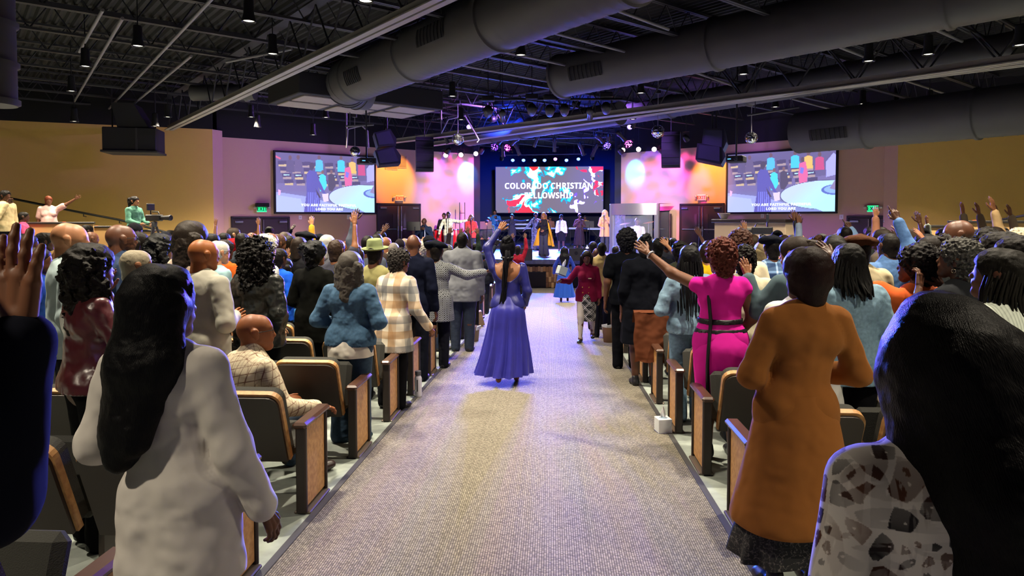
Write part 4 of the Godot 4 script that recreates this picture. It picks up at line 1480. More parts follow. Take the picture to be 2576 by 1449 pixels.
func screen(side: int, x0: float, x1: float, yt: float, yb: float, label: String) -> void:
	var a := on_wall(side, x0, 0)
	var b := on_wall(side, x1, 0)
	var xm := (x0 + x1) / 2
	var y0 := wall_y(side, x0 if side < 0 else x1, yb)
	var y1 := wall_y(side, x0 if side < 0 else x1, yt)
	var W := a.distance_to(b)
	var H := y1 - y0
	var c := (a + b) / 2 + wall_n(side) * 0.06
	c.y = (y0 + y1) / 2
	var t := thing("projection_screen", label, "screen", c)
	t.basis = wall_xf(side, c).basis
	var fr := mat("08080a", 0.7)
	var fw := 0.065
	for q in [[0, H / 2 - fw / 2, W, fw], [0, -H / 2 + fw / 2, W, fw], [-W / 2 + fw / 2, 0, fw, H - 2 * fw], [W / 2 - fw / 2, 0, fw, H - 2 * fw]]:
		obj("frame", MB.new().box(Vector3(q[0], q[1], 0.01), Vector3(q[2], q[3], 0.09), Transform3D(), 0.012), fr, t)
	var m := MB.new()
	var w := W / 2 - fw
	var h := H / 2 - fw
	m.quad(Vector3(-w, h, 0.02), Vector3(w, h, 0.02), Vector3(w, -h, 0.02), Vector3(-w, -h, 0.02), Vector3(0, 0, 1))
	var sm := StandardMaterial3D.new()
	sm.albedo_color = Color("3a3a3a")
	sm.roughness = 0.8
	sm.emission_enabled = true
	sm.emission_texture = T["video"]
	sm.emission_energy_multiplier = SCREEN
	var so := obj("screen_picture", m, sm, t)
	var wm := mat("ffffff", 0.8, 0.0, {"emit": ["f0fff8", 1.1]})
	text("YOU ARE FAITHFUL FAITHFUL", 0.082, wm, so, xf(Vector3(0.02 * W, -0.355 * H, 0.025)), 1.25)
	text("LORD YOU ARE", 0.082, wm, so, xf(Vector3(0.02 * W, -0.42 * H, 0.025)), 1.25)
	var l := AreaLight3D.new()
	l.name = "screen_light"
	t.add_child(l, true)
	l.area_size = Vector2(w * 2, h * 2)
	l.position = Vector3(0, 0, 0.07)
	l.rotation.y = PI
	l.light_color = Color("8f9cf0")
	l.light_energy = 1.2
	l.shadow_enabled = true

var SCREEN := 1.5

func doors() -> void:
	var dark := mat("1d1416", 0.45)
	var leaf := mat("2c1c1e", 0.4, 0.0, {"coat": 0.3})
	var chrome := mat("c9cdd6", 0.25, 1.0)
	var n := 0
	for q in [[-1, 580, 728, 545, -0.75, "left exit"], [-1, 947, 1057, 512, STAGE_Y, "left stage"], [1, 1711, 1823, 512, STAGE_Y, "right stage"], [1, 2131, 2258, 543, -0.75, "right exit"]]:
		n += 1
		var a := on_wall(q[0], q[1], 0)
		var b := on_wall(q[0], q[2], 0)
		var y1 := wall_y(q[0], (q[1] + q[2]) / 2.0, q[3])
		var W: float = minf(a.distance_to(b), 1.98)
		var H: float = y1 - q[4]
		var c := (a + b) / 2 + wall_n(q[0]) * 0.02
		c.y = q[4]
		var t := Node3D.new()
		t.name = "door_%d" % n
		add_child(t)
		t.transform = wall_xf(q[0], c)
		tag(t, "dark brown double doors at the %s" % q[5], "", "", "structure")
		for s in [-1, 1]:
			obj("jamb", MB.new().box(Vector3(s * (W / 2 - 0.035), H / 2, 0), Vector3(0.07, H, 0.1), Transform3D(), 0.008), dark, t)
			var d := obj("leaf", MB.new().box(Vector3(s * (W / 4 - 0.015), H / 2 - 0.04, 0.0), Vector3(W / 2 - 0.06, H - 0.06, 0.05), Transform3D(), 0.006), leaf, t)
			obj("push_bar", MB.new().box(Vector3(s * W * 0.25, 1.0, 0.06), Vector3(W * 0.36, 0.05, 0.04), Transform3D(), 0.01), chrome, d)
			obj("latch_rod", MB.new().tube([Vector3(s * 0.07, 0.15, 0.06), Vector3(s * 0.07, H - 0.1, 0.06)], 0.012, 6), chrome, d)
			obj("latch_box", MB.new().box(Vector3(s * 0.07, 1.02, 0.065), Vector3(0.06, 0.2, 0.05), Transform3D(), 0.01), chrome, d)
			obj("closer", MB.new().box(Vector3(s * (W / 2 - 0.24), H - 0.17, 0.07), Vector3(0.26, 0.07, 0.07), Transform3D(), 0.01), chrome, d)
			if q[4] > 0.0:
				obj("window", MB.new().box(Vector3(s * 0.22, H * 0.62, 0.03), Vector3(0.1, 0.7, 0.015)), mat("4a4048", 0.2), d)
		obj("head_jamb", MB.new().box(Vector3(0, H - 0.03, 0), Vector3(W, 0.07, 0.1), Transform3D(), 0.008), dark, t)
	# exit signs
	for q in [[-1, 657, 526, "green", "glowing green exit sign above the left exit doors"], [1, 2197, 525, "green", "glowing green exit sign above the right exit doors"], [-1, 1003, 499, "off", "exit sign washed out by orange light above the left stage doors"], [1, 1767, 497, "off", "exit sign washed out by orange light above the right stage doors"]]:
		var y := wall_y(q[0], q[1], q[2])
		var t := thing("exit_sign", q[4], "exit sign", on_wall(q[0], q[1], y, 0.05), 0.0, "exit signs")
		t.basis = wall_xf(q[0], Vector3.ZERO).basis
		var on: bool = q[3] == "green"
		obj("case", MB.new().box(Vector3.ZERO, Vector3(0.34, 0.22, 0.08), Transform3D(), 0.01), mat("d8d4c8", 0.5), t)
		obj("sign_face", MB.new().box(Vector3(0, 0, 0.045), Vector3(0.30, 0.18, 0.01)), mat("20c878", 0.4, 0.0, {"emit": ["12e07a", 1.3]}) if on else mat("c8c0a8", 0.5), t)
		text("EXIT", 0.115, mat("06301c", 0.6) if on else mat("b03a20", 0.6), t, xf(Vector3(0, 0, 0.055)))
		for s in [-1, 1]:
			obj("emergency_head", MB.new().lathe([Vector2(0, -0.03), Vector2(0.04, -0.02), Vector2(0.045, 0.03), Vector2(0, 0.035)], 10, xf(Vector3(s * 0.23, 0.04, 0.03), Vector3(PI / 2, 0, 0))), mat("b8b2a4", 0.5), t)
	var t2 := thing("wall_speaker", "small black speaker box on the wall above the left exit sign", "speaker", on_wall(-1, 657, wall_y(-1, 657, 516), 0.14))
	t2.basis = wall_xf(-1, Vector3.ZERO).basis
	obj("cabinet", MB.new().box(Vector3.ZERO, Vector3(0.42, 0.13, 0.2), Transform3D(), 0.02), mat("1a1820", 0.6), t2)
	obj("grille", MB.new().box(Vector3(0, 0, 0.102), Vector3(0.38, 0.1, 0.01)), mat("0c0c0e", 0.9), t2)
	# little boxes on the walls
	for q in [[-1, 755, 547, 0.11, "white thermostat on the wall right of the left exit doors"], [-1, 877, 546, 0.12, "white switch plate under the left screen"], [1, 1918, 543, 0.11, "white switch plate under the right screen"], [1, 2117, 546, 0.12, "grey switch plate left of the right exit doors"]]:
		var t := thing("wall_plate", q[4], "wall plate", on_wall(q[0], q[1], wall_y(q[0], q[1], q[2]), 0.012), 0.0, "wall plates")
		t.basis = wall_xf(q[0], Vector3.ZERO).basis
		obj("plate", MB.new().box(Vector3.ZERO, Vector3(q[3], q[3] * 1.25, 0.02), Transform3D(), 0.004), mat("d6cfca", 0.5), t)
		obj("toggle", MB.new().box(Vector3(0, 0, 0.014), Vector3(0.02, 0.05, 0.012)), mat("a8a29c", 0.5), t)
	for q in [[-1, 1008, 408, "grey louvred vent high on the wall left of the stage, nearer the stage"], [-1, 985, 412, "grey louvred vent high on the wall left of the stage, nearer the screen"]]:
		var t := thing("wall_vent", q[3], "vent", on_wall(q[0], q[1], wall_y(q[0], q[1], q[2]), 0.02), 0.0, "wall vents")
		t.basis = wall_xf(q[0], Vector3.ZERO).basis
		obj("frame", MB.new().box(Vector3.ZERO, Vector3(0.5, 0.45, 0.03), Transform3D(), 0.005), mat("8a7d78", 0.6), t)
		for k in 7:
			obj("louvre", MB.new().box(Vector3(0, -0.16 + k * 0.053, 0.02), Vector3(0.42, 0.03, 0.012), xf(Vector3.ZERO)), mat("5d5554", 0.6), t)

func stage_floor() -> void:
	var m := MB.new()
	var arc := []
	var C := Vector3(MIDX, 0, -35.0)
	var R := 11.8
	for k in 41:
		var a := lerpf(-0.62, 0.62, k / 40.0)
		arc.append(C + Vector3(sin(a) * R, 0, cos(a) * R))
	var top := []
	for p in arc: top.append(Vector3(p.x, STAGE_Y, p.z))
	for k in 40:
		m.quad(top[k], top[k + 1], Vector3(top[k + 1].x, STAGE_Y, -38.4), Vector3(top[k].x, STAGE_Y, -38.4), Vector3.UP)
		m.quad(top[k], top[k + 1], top[k + 1] - Vector3(0, 0.16, 0), top[k] - Vector3(0, 0.16, 0), ((top[k] + top[k + 1]) / 2 - C).normalized())
	struct("floor_stage", m, mat("6a6d78", 0.3, 0.0, {"world": 0.8, "tex": "wear"}), "dark glossy stage floor with a curved lip")
	# faced front: backing with wooden planks standing proud
	var b := MB.new()
	for k in 40:
		var n: Vector3 = ((arc[k] + arc[k + 1]) / 2 - C).normalized()
		var p0: Vector3 = arc[k] - n * 0.1
		var p1: Vector3 = arc[k + 1] - n * 0.1
		b.quad(Vector3(p0.x, STAGE_Y - 0.1, p0.z), Vector3(p1.x, STAGE_Y - 0.1, p1.z), Vector3(p1.x, -1.0, p1.z), Vector3(p0.x, -1.0, p0.z), n)
	var front := struct("wall_stage_front", b, mat("241a14", 0.8), "stage front faced with short pale planks")
	var r := RandomNumberGenerator.new()
	r.seed = 31
	var meshes := []
	for v in 4:
		meshes.append(MB.new().box(Vector3.ZERO, Vector3(0.088, 0.175, 0.02 + v * 0.008), Transform3D(), 0.004).mesh())
	var tones := [mat("a98a68", 0.7, 0.0, {"tri": 4.0, "tex": "woodgrain"}), mat("c7ab86", 0.7, 0.0, {"tri": 4.0, "tex": "woodgrain"}), mat("93755a", 0.7, 0.0, {"tri": 4.0, "tex": "woodgrain"}), mat("d8c4a4", 0.7, 0.0, {"tri": 4.0, "tex": "woodgrain"})]
	for k in 58:
		var a := lerpf(-0.225, 0.225, k / 57.0)
		var n := Vector3(sin(a), 0, cos(a))
		for row in 4:
			if (absf(k - 24.7) < 4.0 or absf(k - 13.3) < 3.5 or absf(k - 40.3) < 3.5) and row < 3: continue
			var o := obj("plank", meshes[r.randi() % 4], tones[r.randi() % 4], front)
			var p := C + n * (R - 0.085)
			o.transform = Transform3D(Basis.from_euler(Vector3(0, a, 0)), Vector3(p.x, -0.64 + row * 0.178 + (0.0 if k % 2 else 0.02), p.z))
	for q in [[-0.12, 0.22, "left of the middle"], [-0.03, 0.26, "in the middle"], [0.093, 0.22, "right of the middle"]]:
		var n := Vector3(sin(q[0]), 0, cos(q[0]))
		var t := thing("subwoofer", "black subwoofer let into the stage front, %s" % q[2], "speaker", C + n * (R - 0.12) + Vector3(0, -0.74, 0), q[0], "subwoofers in the stage front")
		obj("cabinet", MB.new().box(Vector3(0, 0.29, -0.1), Vector3(q[1] * 3.0, 0.56, 0.3), Transform3D(), 0.02), mat("151318", 0.6), t)
		obj("grille", MB.new().box(Vector3(0, 0.29, 0.055), Vector3(q[1] * 3.0 - 0.1, 0.46, 0.02), Transform3D(), 0.008), mat("221d22", 0.9), t)

func led_wall() -> void:
	var T0 := 37.0
	var a := at(1247, 420, T0)
	var b := at(1517, 535, T0)
	var W := b.x - a.x
	var H := a.y - b.y
	var c := Vector3((a.x + b.x) / 2, (a.y + b.y) / 2, -T0)
	var t := thing("led_screen", "wide screen behind the stage showing the fellowship name over paint swirls", "screen", c)
	obj("frame", MB.new().box(Vector3(0, 0, -0.08), Vector3(W + 0.08, H + 0.08, 0.12), Transform3D(), 0.01), mat("0a0a0c", 0.7), t)
	var m := MB.new()
	m.quad(Vector3(-W / 2, H / 2, 0), Vector3(W / 2, H / 2, 0), Vector3(W / 2, -H / 2, 0), Vector3(-W / 2, -H / 2, 0), Vector3(0, 0, 1))
	var sm := StandardMaterial3D.new()
	sm.albedo_color = Color("202020")
	sm.emission_enabled = true
	sm.emission_texture = T["led"]
	sm.emission_energy_multiplier = 1.5
	var s := obj("screen_picture", m, sm, t)
	var k := W / 270.0
	var wm := mat("ffffff", 0.8, 0.0, {"emit": ["ffffff", 1.6]})
	text("COLORADO CHRISTIAN", 14.6 * k, wm, s, xf(Vector3((1381 - 1382) * k, (477.5 - 468) * k, 0.02)), 1.0)
	text("FELLOWSHIP", 14.6 * k, wm, s, xf(Vector3((1381 - 1382) * k, (477.5 - 492) * k, 0.02)), 1.0)
	var l := AreaLight3D.new()
	l.name = "screen_light"
	t.add_child(l, true)
	l.area_size = Vector2(W, H)
	l.position = Vector3(0, 0, 0.05)
	l.rotation.y = PI
	l.light_color = Color("a8c4ff")
	l.light_energy = 2.0
	l.shadow_enabled = true

# theatre spot: yoke, barrel, lens; aims at a point
func fixture(p: Vector3, to: Vector3, label: String, kind: String, glow := "", glow_e := 0.0) -> Node3D:
	var t := thing("stage_light", label, "stage light", p, 0.0, "stage lights")
	var blk := mat("131316", 0.5)
	var d := (to - p).normalized()
	var fr := along(Vector3.ZERO, d)
	var m := MB.new()
	if kind == "par":
		m.lathe([Vector2(0, -0.14), Vector2(0.07, -0.13), Vector2(0.10, -0.02), Vector2(0.10, 0.10), Vector2(0.092, 0.10), Vector2(0.088, 0.04), Vector2(0, 0.03)], 18, fr)
	elif kind == "head":
		m.lathe([Vector2(0, -0.18), Vector2(0.09, -0.17), Vector2(0.12, -0.05), Vector2(0.10, 0.14), Vector2(0.085, 0.2), Vector2(0.075, 0.2), Vector2(0.07, 0.15), Vector2(0, 0.14)], 18, fr)
		m.box(Vector3(0, 0.30, 0), Vector3(0.30, 0.13, 0.22), Transform3D(), 0.02)
	else:
		m.lathe([Vector2(0, -0.24), Vector2(0.06, -0.23), Vector2(0.085, -0.10), Vector2(0.06, 0.0), Vector2(0.06, 0.22), Vector2(0.075, 0.3), Vector2(0.068, 0.3), Vector2(0.055, 0.25), Vector2(0, 0.24)], 16, fr)
	obj("barrel", m, blk, t)
	var lz: float = {"par": 0.045, "head": 0.15, "profile": 0.255}[kind]
	var lr: float = {"par": 0.088, "head": 0.07, "profile": 0.055}[kind]
	var lens := MB.new().lathe([Vector2(lr, lz), Vector2(lr * 0.6, lz + 0.015), Vector2(0, lz + 0.02)], 14, fr)
	obj("lens", lens, mat("ffffff", 0.2, 0.0, {"emit": [glow, glow_e]}) if glow != "" else mat("30343c", 0.1), t)
	var yk := MB.new()
	var x := fr.basis.x
	if absf(x.y) > 0.5: x = fr.basis.z
	x = Vector3(x.x, 0, x.z).normalized()
	yk.tube([x * 0.125, x * 0.125 + Vector3(0, 0.22, 0), -x * 0.125 + Vector3(0, 0.22, 0), -x * 0.125], 0.012, 6)
	yk.tube([Vector3(0, 0.22, 0), Vector3(0, 5.57 - p.y, 0)], 0.012, 6)
	obj("yoke", yk, blk, t)
	return t

func pipe(a: Vector3, b: Vector3, label: String, r := 0.025, c := "55535c") -> void:
	var t := thing("lighting_pipe", label, "pipe", (a + b) / 2, 0.0, "lighting pipes")
	var o := (a + b) / 2
	obj("pipe", MB.new().tube([a - o, b - o], r, 8), mat(c, 0.45, 0.5), t)
	for s in [0.15, 0.85]:
		var p: Vector3 = a.lerp(b, s) - o
		obj("hanger", MB.new().tube([p, Vector3(p.x, 5.57 - o.y, p.z)], 0.012, 6), mat(c, 0.45, 0.5), t)

func stage_lights() -> void:
	var centre := Vector3(MIDX, STAGE_Y + 0.9, -28.5)
	# front bar of moving heads and profiles
	var y1 := 4.35
	var p0 := aty(1208, 252, y1)
	var tt := -aty(1380, 262, y1).z
	pipe(at(1205, 250, tt), at(1565, 250, tt), "long dark lighting bar above the front seats, carrying moving heads", 0.03, "2a2a30")
	var i := 0
	for q in [[1228, 280, "head"], [1264, 290, "profile"], [1338, 276, "head"], [1383, 278, "head"], [1420, 276, "head"], [1484, 285, "profile"], [1525, 272, "head"]]:
		i += 1
		var p := at(q[0], q[1], tt)
		var f := fixture(p, centre + Vector3((i - 4) * 0.9, 0, 0), "%s black stage light from the left on the front bar" % ordinal(i), q[2], "ffe8d0" if q[2] == "profile" else "", 3.0)
		if q[2] == "profile" or i == 4:
			spot(f, p + (centre - p).normalized() * 0.45, centre + Vector3((i - 4) * 1.75, 0.4, 1.0 if i != 4 else -1.0), "fff0e0", 120.0, 16, 0.08, 0.8)
	# back row of bright blue lamps over the screen
	i = 0
	for q in [[1290, 402, "3a64ff"], [1317, 402, "2f6bff"], [1345, 402, "2a70ff"], [1370, 402, "3a78ff"], [1397, 399, "d04aff"], [1425, 402, "2f6bff"], [1455, 399, "5a5aff"]]:
		i += 1
		var p := at(q[0], q[1], 34.5)
		var to := Vector3(p.x * 0.9, STAGE_Y, -26.0)
		var f := fixture(p, to, "%s glowing blue lamp from the left in the row over the stage screen" % ordinal(i), "par", "4a6cff" if i != 5 else "e070ff", 7.0)
		spot(f, p + (to - p).normalized() * 0.12, to, q[2], 520.0, 30, 0.09, 0.8)
	pipe(at(1270, 390, 34.5), at(1475, 387, 34.5), "thin bar with the row of blue lamps above the stage screen")
	for q in [[1262, 398, -3.2], [1490, 396, 2.6]]:
		var p := at(q[0], q[1], 34.5)
		var to := Vector3(q[2], 2.2, -38.4)
		var f := fixture(p, to, "blue flood beside the lamp row, aimed at the %s of the back wall" % ("left" if q[2] < 0 else "right"), "par", "6a90ff", 4.0)
		spot(f, p + (to - p).normalized() * 0.12, to, "1440ff", 40.0, 50, 0.09, 0.9)
	# hanging profiles above the stage
	i = 0
	for q in [[1265, 375, 26.5], [1300, 372, 26.0], [1350, 350, 25.0], [1395, 362, 26.0], [1462, 372, 25.5], [1497, 375, 26.5], [1530, 352, 25.0], [1118, 340, 23.0], [1600, 300, 22.0]]:
		i += 1
		var p := at(q[0], q[1], q[2])
		fixture(p, p + Vector3((i % 3 - 1) * 0.8, -2.0, -0.9), "black profile spot hanging over the stage, %s in the loose cluster" % ordinal(i), "profile", "e8f0ff", 1.5)
	for q in [[1150, 292, 1330, 262, 22.0], [1180, 330, 1560, 318, 25.0], [1230, 352, 1540, 345, 26.0], [870, 318, 940, 314, 18.0], [1560, 290, 1760, 262, 20.0], [1880, 290, 2010, 270, 17.0]]:
		var a := at(q[0], q[1], q[4])
		var b := at(q[2], q[3], q[4])
		pipe(a, b, "grey lighting pipe hung across at pixel height, %s" % ["left over the stage", "middle over the stage", "lower over the stage", "above the left projector", "right over the stage", "above the right screen"][[1150, 1180, 1230, 870, 1560, 1880].find(q[0])])
	# blue floods that tint the roof and the aisle
	i = 0
	for q in [[1240, 300, 21.0, Vector3(-1.0, 5.5, -25.0), "2040ff", 30.0], [1480, 300, 21.0, Vector3(0.5, 5.5, -25.5), "2848ff", 30.0], [1180, 318, 22.5, Vector3(-0.3, -0.4, -10.5), "6a58ff", 200.0], [1585, 318, 22.5, Vector3(-0.2, -0.4, -13.5), "6a58ff", 200.0]]:
		i += 1
		var p := at(q[0], q[1], q[2])
		var f := fixture(p, q[3], "%s purple flood among the bars in front of the stage" % ordinal(i), "par", "8f7aff", 3.0)
		spot(f, p + (q[3] - p).normalized() * 0.12, q[3], q[4], q[5], 38 if i < 3 else 14, 0.09, 0.7)
	for side in [-1, 1]:
		var word := "left" if side < 0 else "right"
		var p := at(1330 if side < 0 else 1450, 262, 20.5)
		var to := on_wall(side, 600 if side < 0 else 2200, 2.0)
		var f := fixture(p, to, "violet flood on the front bar aimed at the %s wall" % word, "par", "b89cff", 3.0)
		spot(f, p + (to - p).normalized() * 0.12, to, "a870ff", 42.0, 34, 0.09, 0.8)
	# wall washers; coloured ovals on the angled walls
	for side in [-1, 1]:
		var word := "left" if side < 0 else "right"
		var fx := [1180, 1143, 1105] if side < 0 else [1584, 1623, 1662]
		var tops := [389, 392, 393] if side < 0 else [380, 378, 378]
		# cyan near the stage
		var cols := ["00a0ff", "ff70e8", "ffa030"]
		var cx := [1176, 1094, 992] if side < 0 else [1597, 1699, 1790]
		var cyy := [436, 420, 445] if side < 0 else [430, 415, 450]
		for k in 3:
			var wy := wall_y(side, cx[k], cyy[k])
			var target := on_wall(side, cx[k], wy)
			var p := on_wall(side, cx[k], wall_y(side, cx[k], 385), 1.0) if k < 2 else on_wall(side, cx[k], 4.35, 1.9)
			var f := fixture(p, target, "%s wall washer with %s light, over the %s wall" % [["first", "second", "third"][k], ["cyan", "pink", "orange"][k], word], "par", ["d8f4ff", "ffe0ff", "ffd9a0"][k], 8.0)
			spot(f, p + (target - p).normalized() * 0.12, target, cols[k], [11.0, 3.5, 18.0][k], [24, 22, 25][k], 0.06, [0.4, 0.6, 0.5][k])
		for k in 3:
			var p := on_wall(side, fx[k], wall_y(side, fx[k], tops[k]), 0.5)
			fixture(p, EYE + Vector3(0, 0, -8), "small warm lamp facing the hall over the %s wall, %s from the stage" % [word, ordinal(k + 1)], "par", "ffe6d0", 10.0 if k == 1 and side > 0 else 5.0)
	gobos()

# breakup light: a profile with a real pierced plate before its lamp
func gobos() -> void:
	for side in [-1, 1]:
		for k in 2:
			var cx: float = ([1135, 1165] if side < 0 else [1640, 1690])[k]
			var target := on_wall(side, cx, wall_y(side, cx, 478))
			var p := on_wall(side, cx, 4.3, 3.6) + Vector3(0, 0, 1.0)
			var f := fixture(p, target, "profile with a pierced pattern plate, %s one aimed at the %s wall" % [["first", "second"][k], "left" if side < 0 else "right"], "profile", "ffffff", 2.0)
			var d := (target - p).normalized()
			var plate := MB.new()
			var fr := along(d * 0.62, d)
			var r := RandomNumberGenerator.new()
			r.seed = 50 + k + side
			# plate made of overlapping irregular leaves that leave gaps
			for n in 80:
				var c := Vector2(r.randf_range(-0.17, 0.17), r.randf_range(-0.17, 0.17))
				var s := r.randf_range(0.014, 0.034)
				var a0 := r.randf() * TAU
				var pts := []
				for q in 6:
					var a := a0 + TAU * q / 6.0
					var rr := s * (0.5 + r.randf() * 0.7)
					pts.append(fr * Vector3(c.x + cos(a) * rr, 0, c.y + sin(a) * rr * 0.6))
				plate.face(pts, d)
			obj("pattern_plate", plate, mat("202024", 0.6), f)
			spot(f, p + d * 0.30, target, [["6a30ff", "ff40d0"], ["5a40ff", "ff50d0"]][0 if side < 0 else 1][k], 34.0, 24, 0.01, 0.5)

func rigging() -> void:
	var blk := mat("17171b", 0.55)
	# tall curved speakers
	for q in [[1068, 345, 432, 1046, 1090, "left"], [1688, 333, 421, 1666, 1710, "right"]]:
		var T0 := 22.0
		var c := at(q[0], (q[1] + q[2]) / 2.0, T0)
		var H: float = (q[2] - q[1]) / F * T0
		var W: float = (q[4] - q[3]) / F * T0
		var t := thing("hanging_speaker", "tall curved black loudspeaker hanging %s of the stage" % q[5], "speaker", c, 0.25 if q[5] == "left" else -0.25, "tall hanging loudspeakers")
		var poly := PackedVector2Array()
		for k in 9:
			var y := lerpf(H / 2, -H / 2, k / 8.0)
			poly.append(Vector2(0.22 - 0.10 * pow(y / H * 2.0, 2) * (1.4 if y > 0 else 0.8), y))
		poly.append(Vector2(-0.2, -H / 2)); poly.append(Vector2(-0.24, H / 2))
		obj("cabinet", MB.new().prism(poly, W, Transform3D(Basis(Vector3(0, 0, 1), Vector3.UP, Vector3(-1, 0, 0)), Vector3.ZERO)), blk, t)
		for k in 5:
			obj("grille_seam", MB.new().box(Vector3(0, lerpf(H * 0.4, -H * 0.42, k / 4.0), 0.2), Vector3(W * 0.98, 0.012, 0.06)), mat("2a2a30", 0.5), t)
		obj("side_strip", MB.new().box(Vector3(W / 2 + 0.004, 0, 0.0), Vector3(0.012, H * 0.9, 0.12)), mat("3b49a8", 0.5), t)
		obj("chain", MB.new().tube([Vector3(0, H / 2, 0), Vector3(0, 5.57 - c.y, 0)], 0.015, 6), blk, t)
	# wedge speakers
	for q in [[968, 352, 52, 44, "left, upper"], [975, 396, 62, 46, "left, lower"], [1800, 352, 60, 52, "right, upper"], [1790, 389, 72, 48, "right, lower"]]:
		var T0 := 20.0
		var c := at(q[0], q[1], T0)
		var W: float = q[2] / F * T0
		var H: float = q[3] / F * T0
		var sg := 1.0 if q[0] < 1300 else -1.0
		var t := thing("wedge_speaker", "black trapezoid loudspeaker hung beside a side screen, %s" % q[4], "speaker", c, sg * 0.35, "trapezoid loudspeakers")
		t.rotation.z = sg * 0.18
		t.rotation.x = -0.1
		obj("cabinet", MB.new().prism(PackedVector2Array([Vector2(-W / 2, H * 0.4), Vector2(W * 0.3, H * 0.5), Vector2(W / 2, -H * 0.1), Vector2(W * 0.42, -H / 2), Vector2(-W * 0.45, -H * 0.42)]), 0.5), mat("1d1d2c", 0.5), t)
		obj("grille", MB.new().prism(PackedVector2Array([Vector2(-W * 0.42, H * 0.32), Vector2(W * 0.25, H * 0.4), Vector2(W * 0.36, -H * 0.38), Vector2(-W * 0.38, -H * 0.34)]), 0.02, xf(Vector3(0, 0, 0.255))), mat("2a2a44", 0.8), t)
		var up := t.basis.inverse() * Vector3(0, 5.57 - c.y, 0)
		obj("bracket", MB.new().tube([Vector3(0, 0, -0.1), up + Vector3(0, 0, -0.1)], 0.025, 6), blk, t)
	# mirror balls
	var bi := 0
	for q in [[1152, 350, 15, 20.0], [893, 381, 13, 20.0], [1655, 331, 16, 19.0], [1890, 347, 15, 18.0]]:
		bi += 1
		var R: float = q[2] / F * q[3]
		var c := at(q[0], q[1], q[3])
		var t := thing("mirror_ball", "mirror ball hanging %s" % ["left of the stage beside a tall speaker", "in front of the left screen's corner", "right of the stage above the warm lamp", "above the corner of the right screen"][bi - 1], "mirror ball", c, 0.0, "mirror balls")
		var core := MB.new().add(unit_ball(), xf(Vector3.ZERO, Vector3.ZERO, Vector3.ONE * R * 0.97))
		obj("core", core, mat("3a3a40", 0.5), t)
		var tiles := MB.new()
		for la in 14:
			var ph := -PI / 2 + PI * (la + 0.5) / 14.0
			var n := maxi(int(28 * cos(ph)), 4)
			for lo in n:
				var th := TAU * lo / n
				var nn := Vector3(cos(ph) * cos(th), sin(ph), cos(ph) * sin(th))
				var ux := Vector3(-sin(th), 0, cos(th)) * R * 0.095
				var uy := nn.cross(ux)
				var p := nn * R
				tiles.quad(p - ux - uy, p + ux - uy, p + ux + uy, p - ux + uy, nn)
		tag(obj("mirror_tiles", tiles, mat("e8ecf2", 0.05, 1.0), t), "", "", "", "stuff")
		obj("rod", MB.new().tube([Vector3(0, R, 0), Vector3(0, 5.57 - c.y, 0)], 0.01, 6), mat("8a8a90", 0.4), t)
		obj("motor", MB.new().box(Vector3(0, R + 0.9, 0), Vector3(0.14, 0.1, 0.1), Transform3D(), 0.01), blk, t)
	# bent conduits that carry the balls
	for q in [[[872, 372], [875, 325], [910, 316], [925, 330], [927, 372], 19.5, "left"], [[1110, 335], [1128, 300], [1170, 292], [1205, 352], [1200, 358], 20.5, "middle"]]:
		var path := []
		for k in 5: path.append(at(q[k][0], q[k][1], q[5]))
		path.insert(0, path[0]); path.insert(0, Vector3(path[0].x, 5.57, path[0].z - 0.02))
		path[1] = path[1] + Vector3(0, 0.3, -0.02)
		tag(obj("bent_pipe", MB.new().tube(path, 0.022, 8), mat("8d8790", 0.4, 0.4)), "bent grey pipe around the hanging mirror ball, %s one" % q[6], "pipe", "bent pipes")
	# projectors
	for q in [[922, 406, "left"], [1852, 401, "right"]]:
		var c := at(q[0], q[1], 17.5)
		var t := thing("projector", "black projector on a pole facing the %s screen" % q[2], "projector", c, 0.5 if q[2] == "left" else -0.5, "projectors")
		obj("case", MB.new().box(Vector3.ZERO, Vector3(0.42, 0.16, 0.42), Transform3D(), 0.02), blk, t)
		obj("lens_ring", MB.new().lathe([Vector2(0.05, 0), Vector2(0.055, 0.03), Vector2(0.03, 0.035), Vector2(0, 0.02)], 12, xf(Vector3(0.05, 0, 0.21), Vector3(PI / 2, 0, 0))), mat("303848", 0.2), t)
		obj("indicator", MB.new().box(Vector3(-0.12, 0.0, 0.212), Vector3(0.08, 0.02, 0.004)), mat("40a0ff", 0.3, 0.0, {"emit": ["60b0ff", 1.5]}), t)
		obj("pole", MB.new().tube([Vector3(0, 0.08, 0), Vector3(0, 5.57 - c.y, 0)], 0.022, 8), blk, t)

func tube_obj(called: String, pts: Array, r: float, m: Material, parent: Node) -> void:
	obj(called, MB.new().tube(pts, r, 8), m, parent)

func mic_stand(p: Vector3, h: float, label: String, boom := Vector3.ZERO) -> void:
	var blk := mat("101012", 0.4)
	var t := thing("microphone_stand", label, "microphone stand", p, 0.0, "microphone stands on the stage")
	obj("base", MB.new().lathe([Vector2(0, 0.025), Vector2(0.05, 0.025), Vector2(0.14, 0.01), Vector2(0.14, 0), Vector2(0, 0)], 16), blk, t)
	obj("pole", MB.new().tube([Vector3(0, 0.02, 0), Vector3(0, h, 0)], 0.011, 6), blk, t)
	var e := Vector3(0, h, 0) + boom
	if boom != Vector3.ZERO: obj("boom", MB.new().tube([Vector3(0, h, 0), e], 0.009, 6), blk, t)
	obj("microphone", MB.new().lathe([Vector2(0, -0.16), Vector2(0.014, -0.155), Vector2(0.02, -0.02), Vector2(0.027, 0.01), Vector2(0.024, 0.04), Vector2(0, 0.055)], 10, xf(e, Vector3(-0.6, 0, 0))), mat("18181b", 0.5), t)

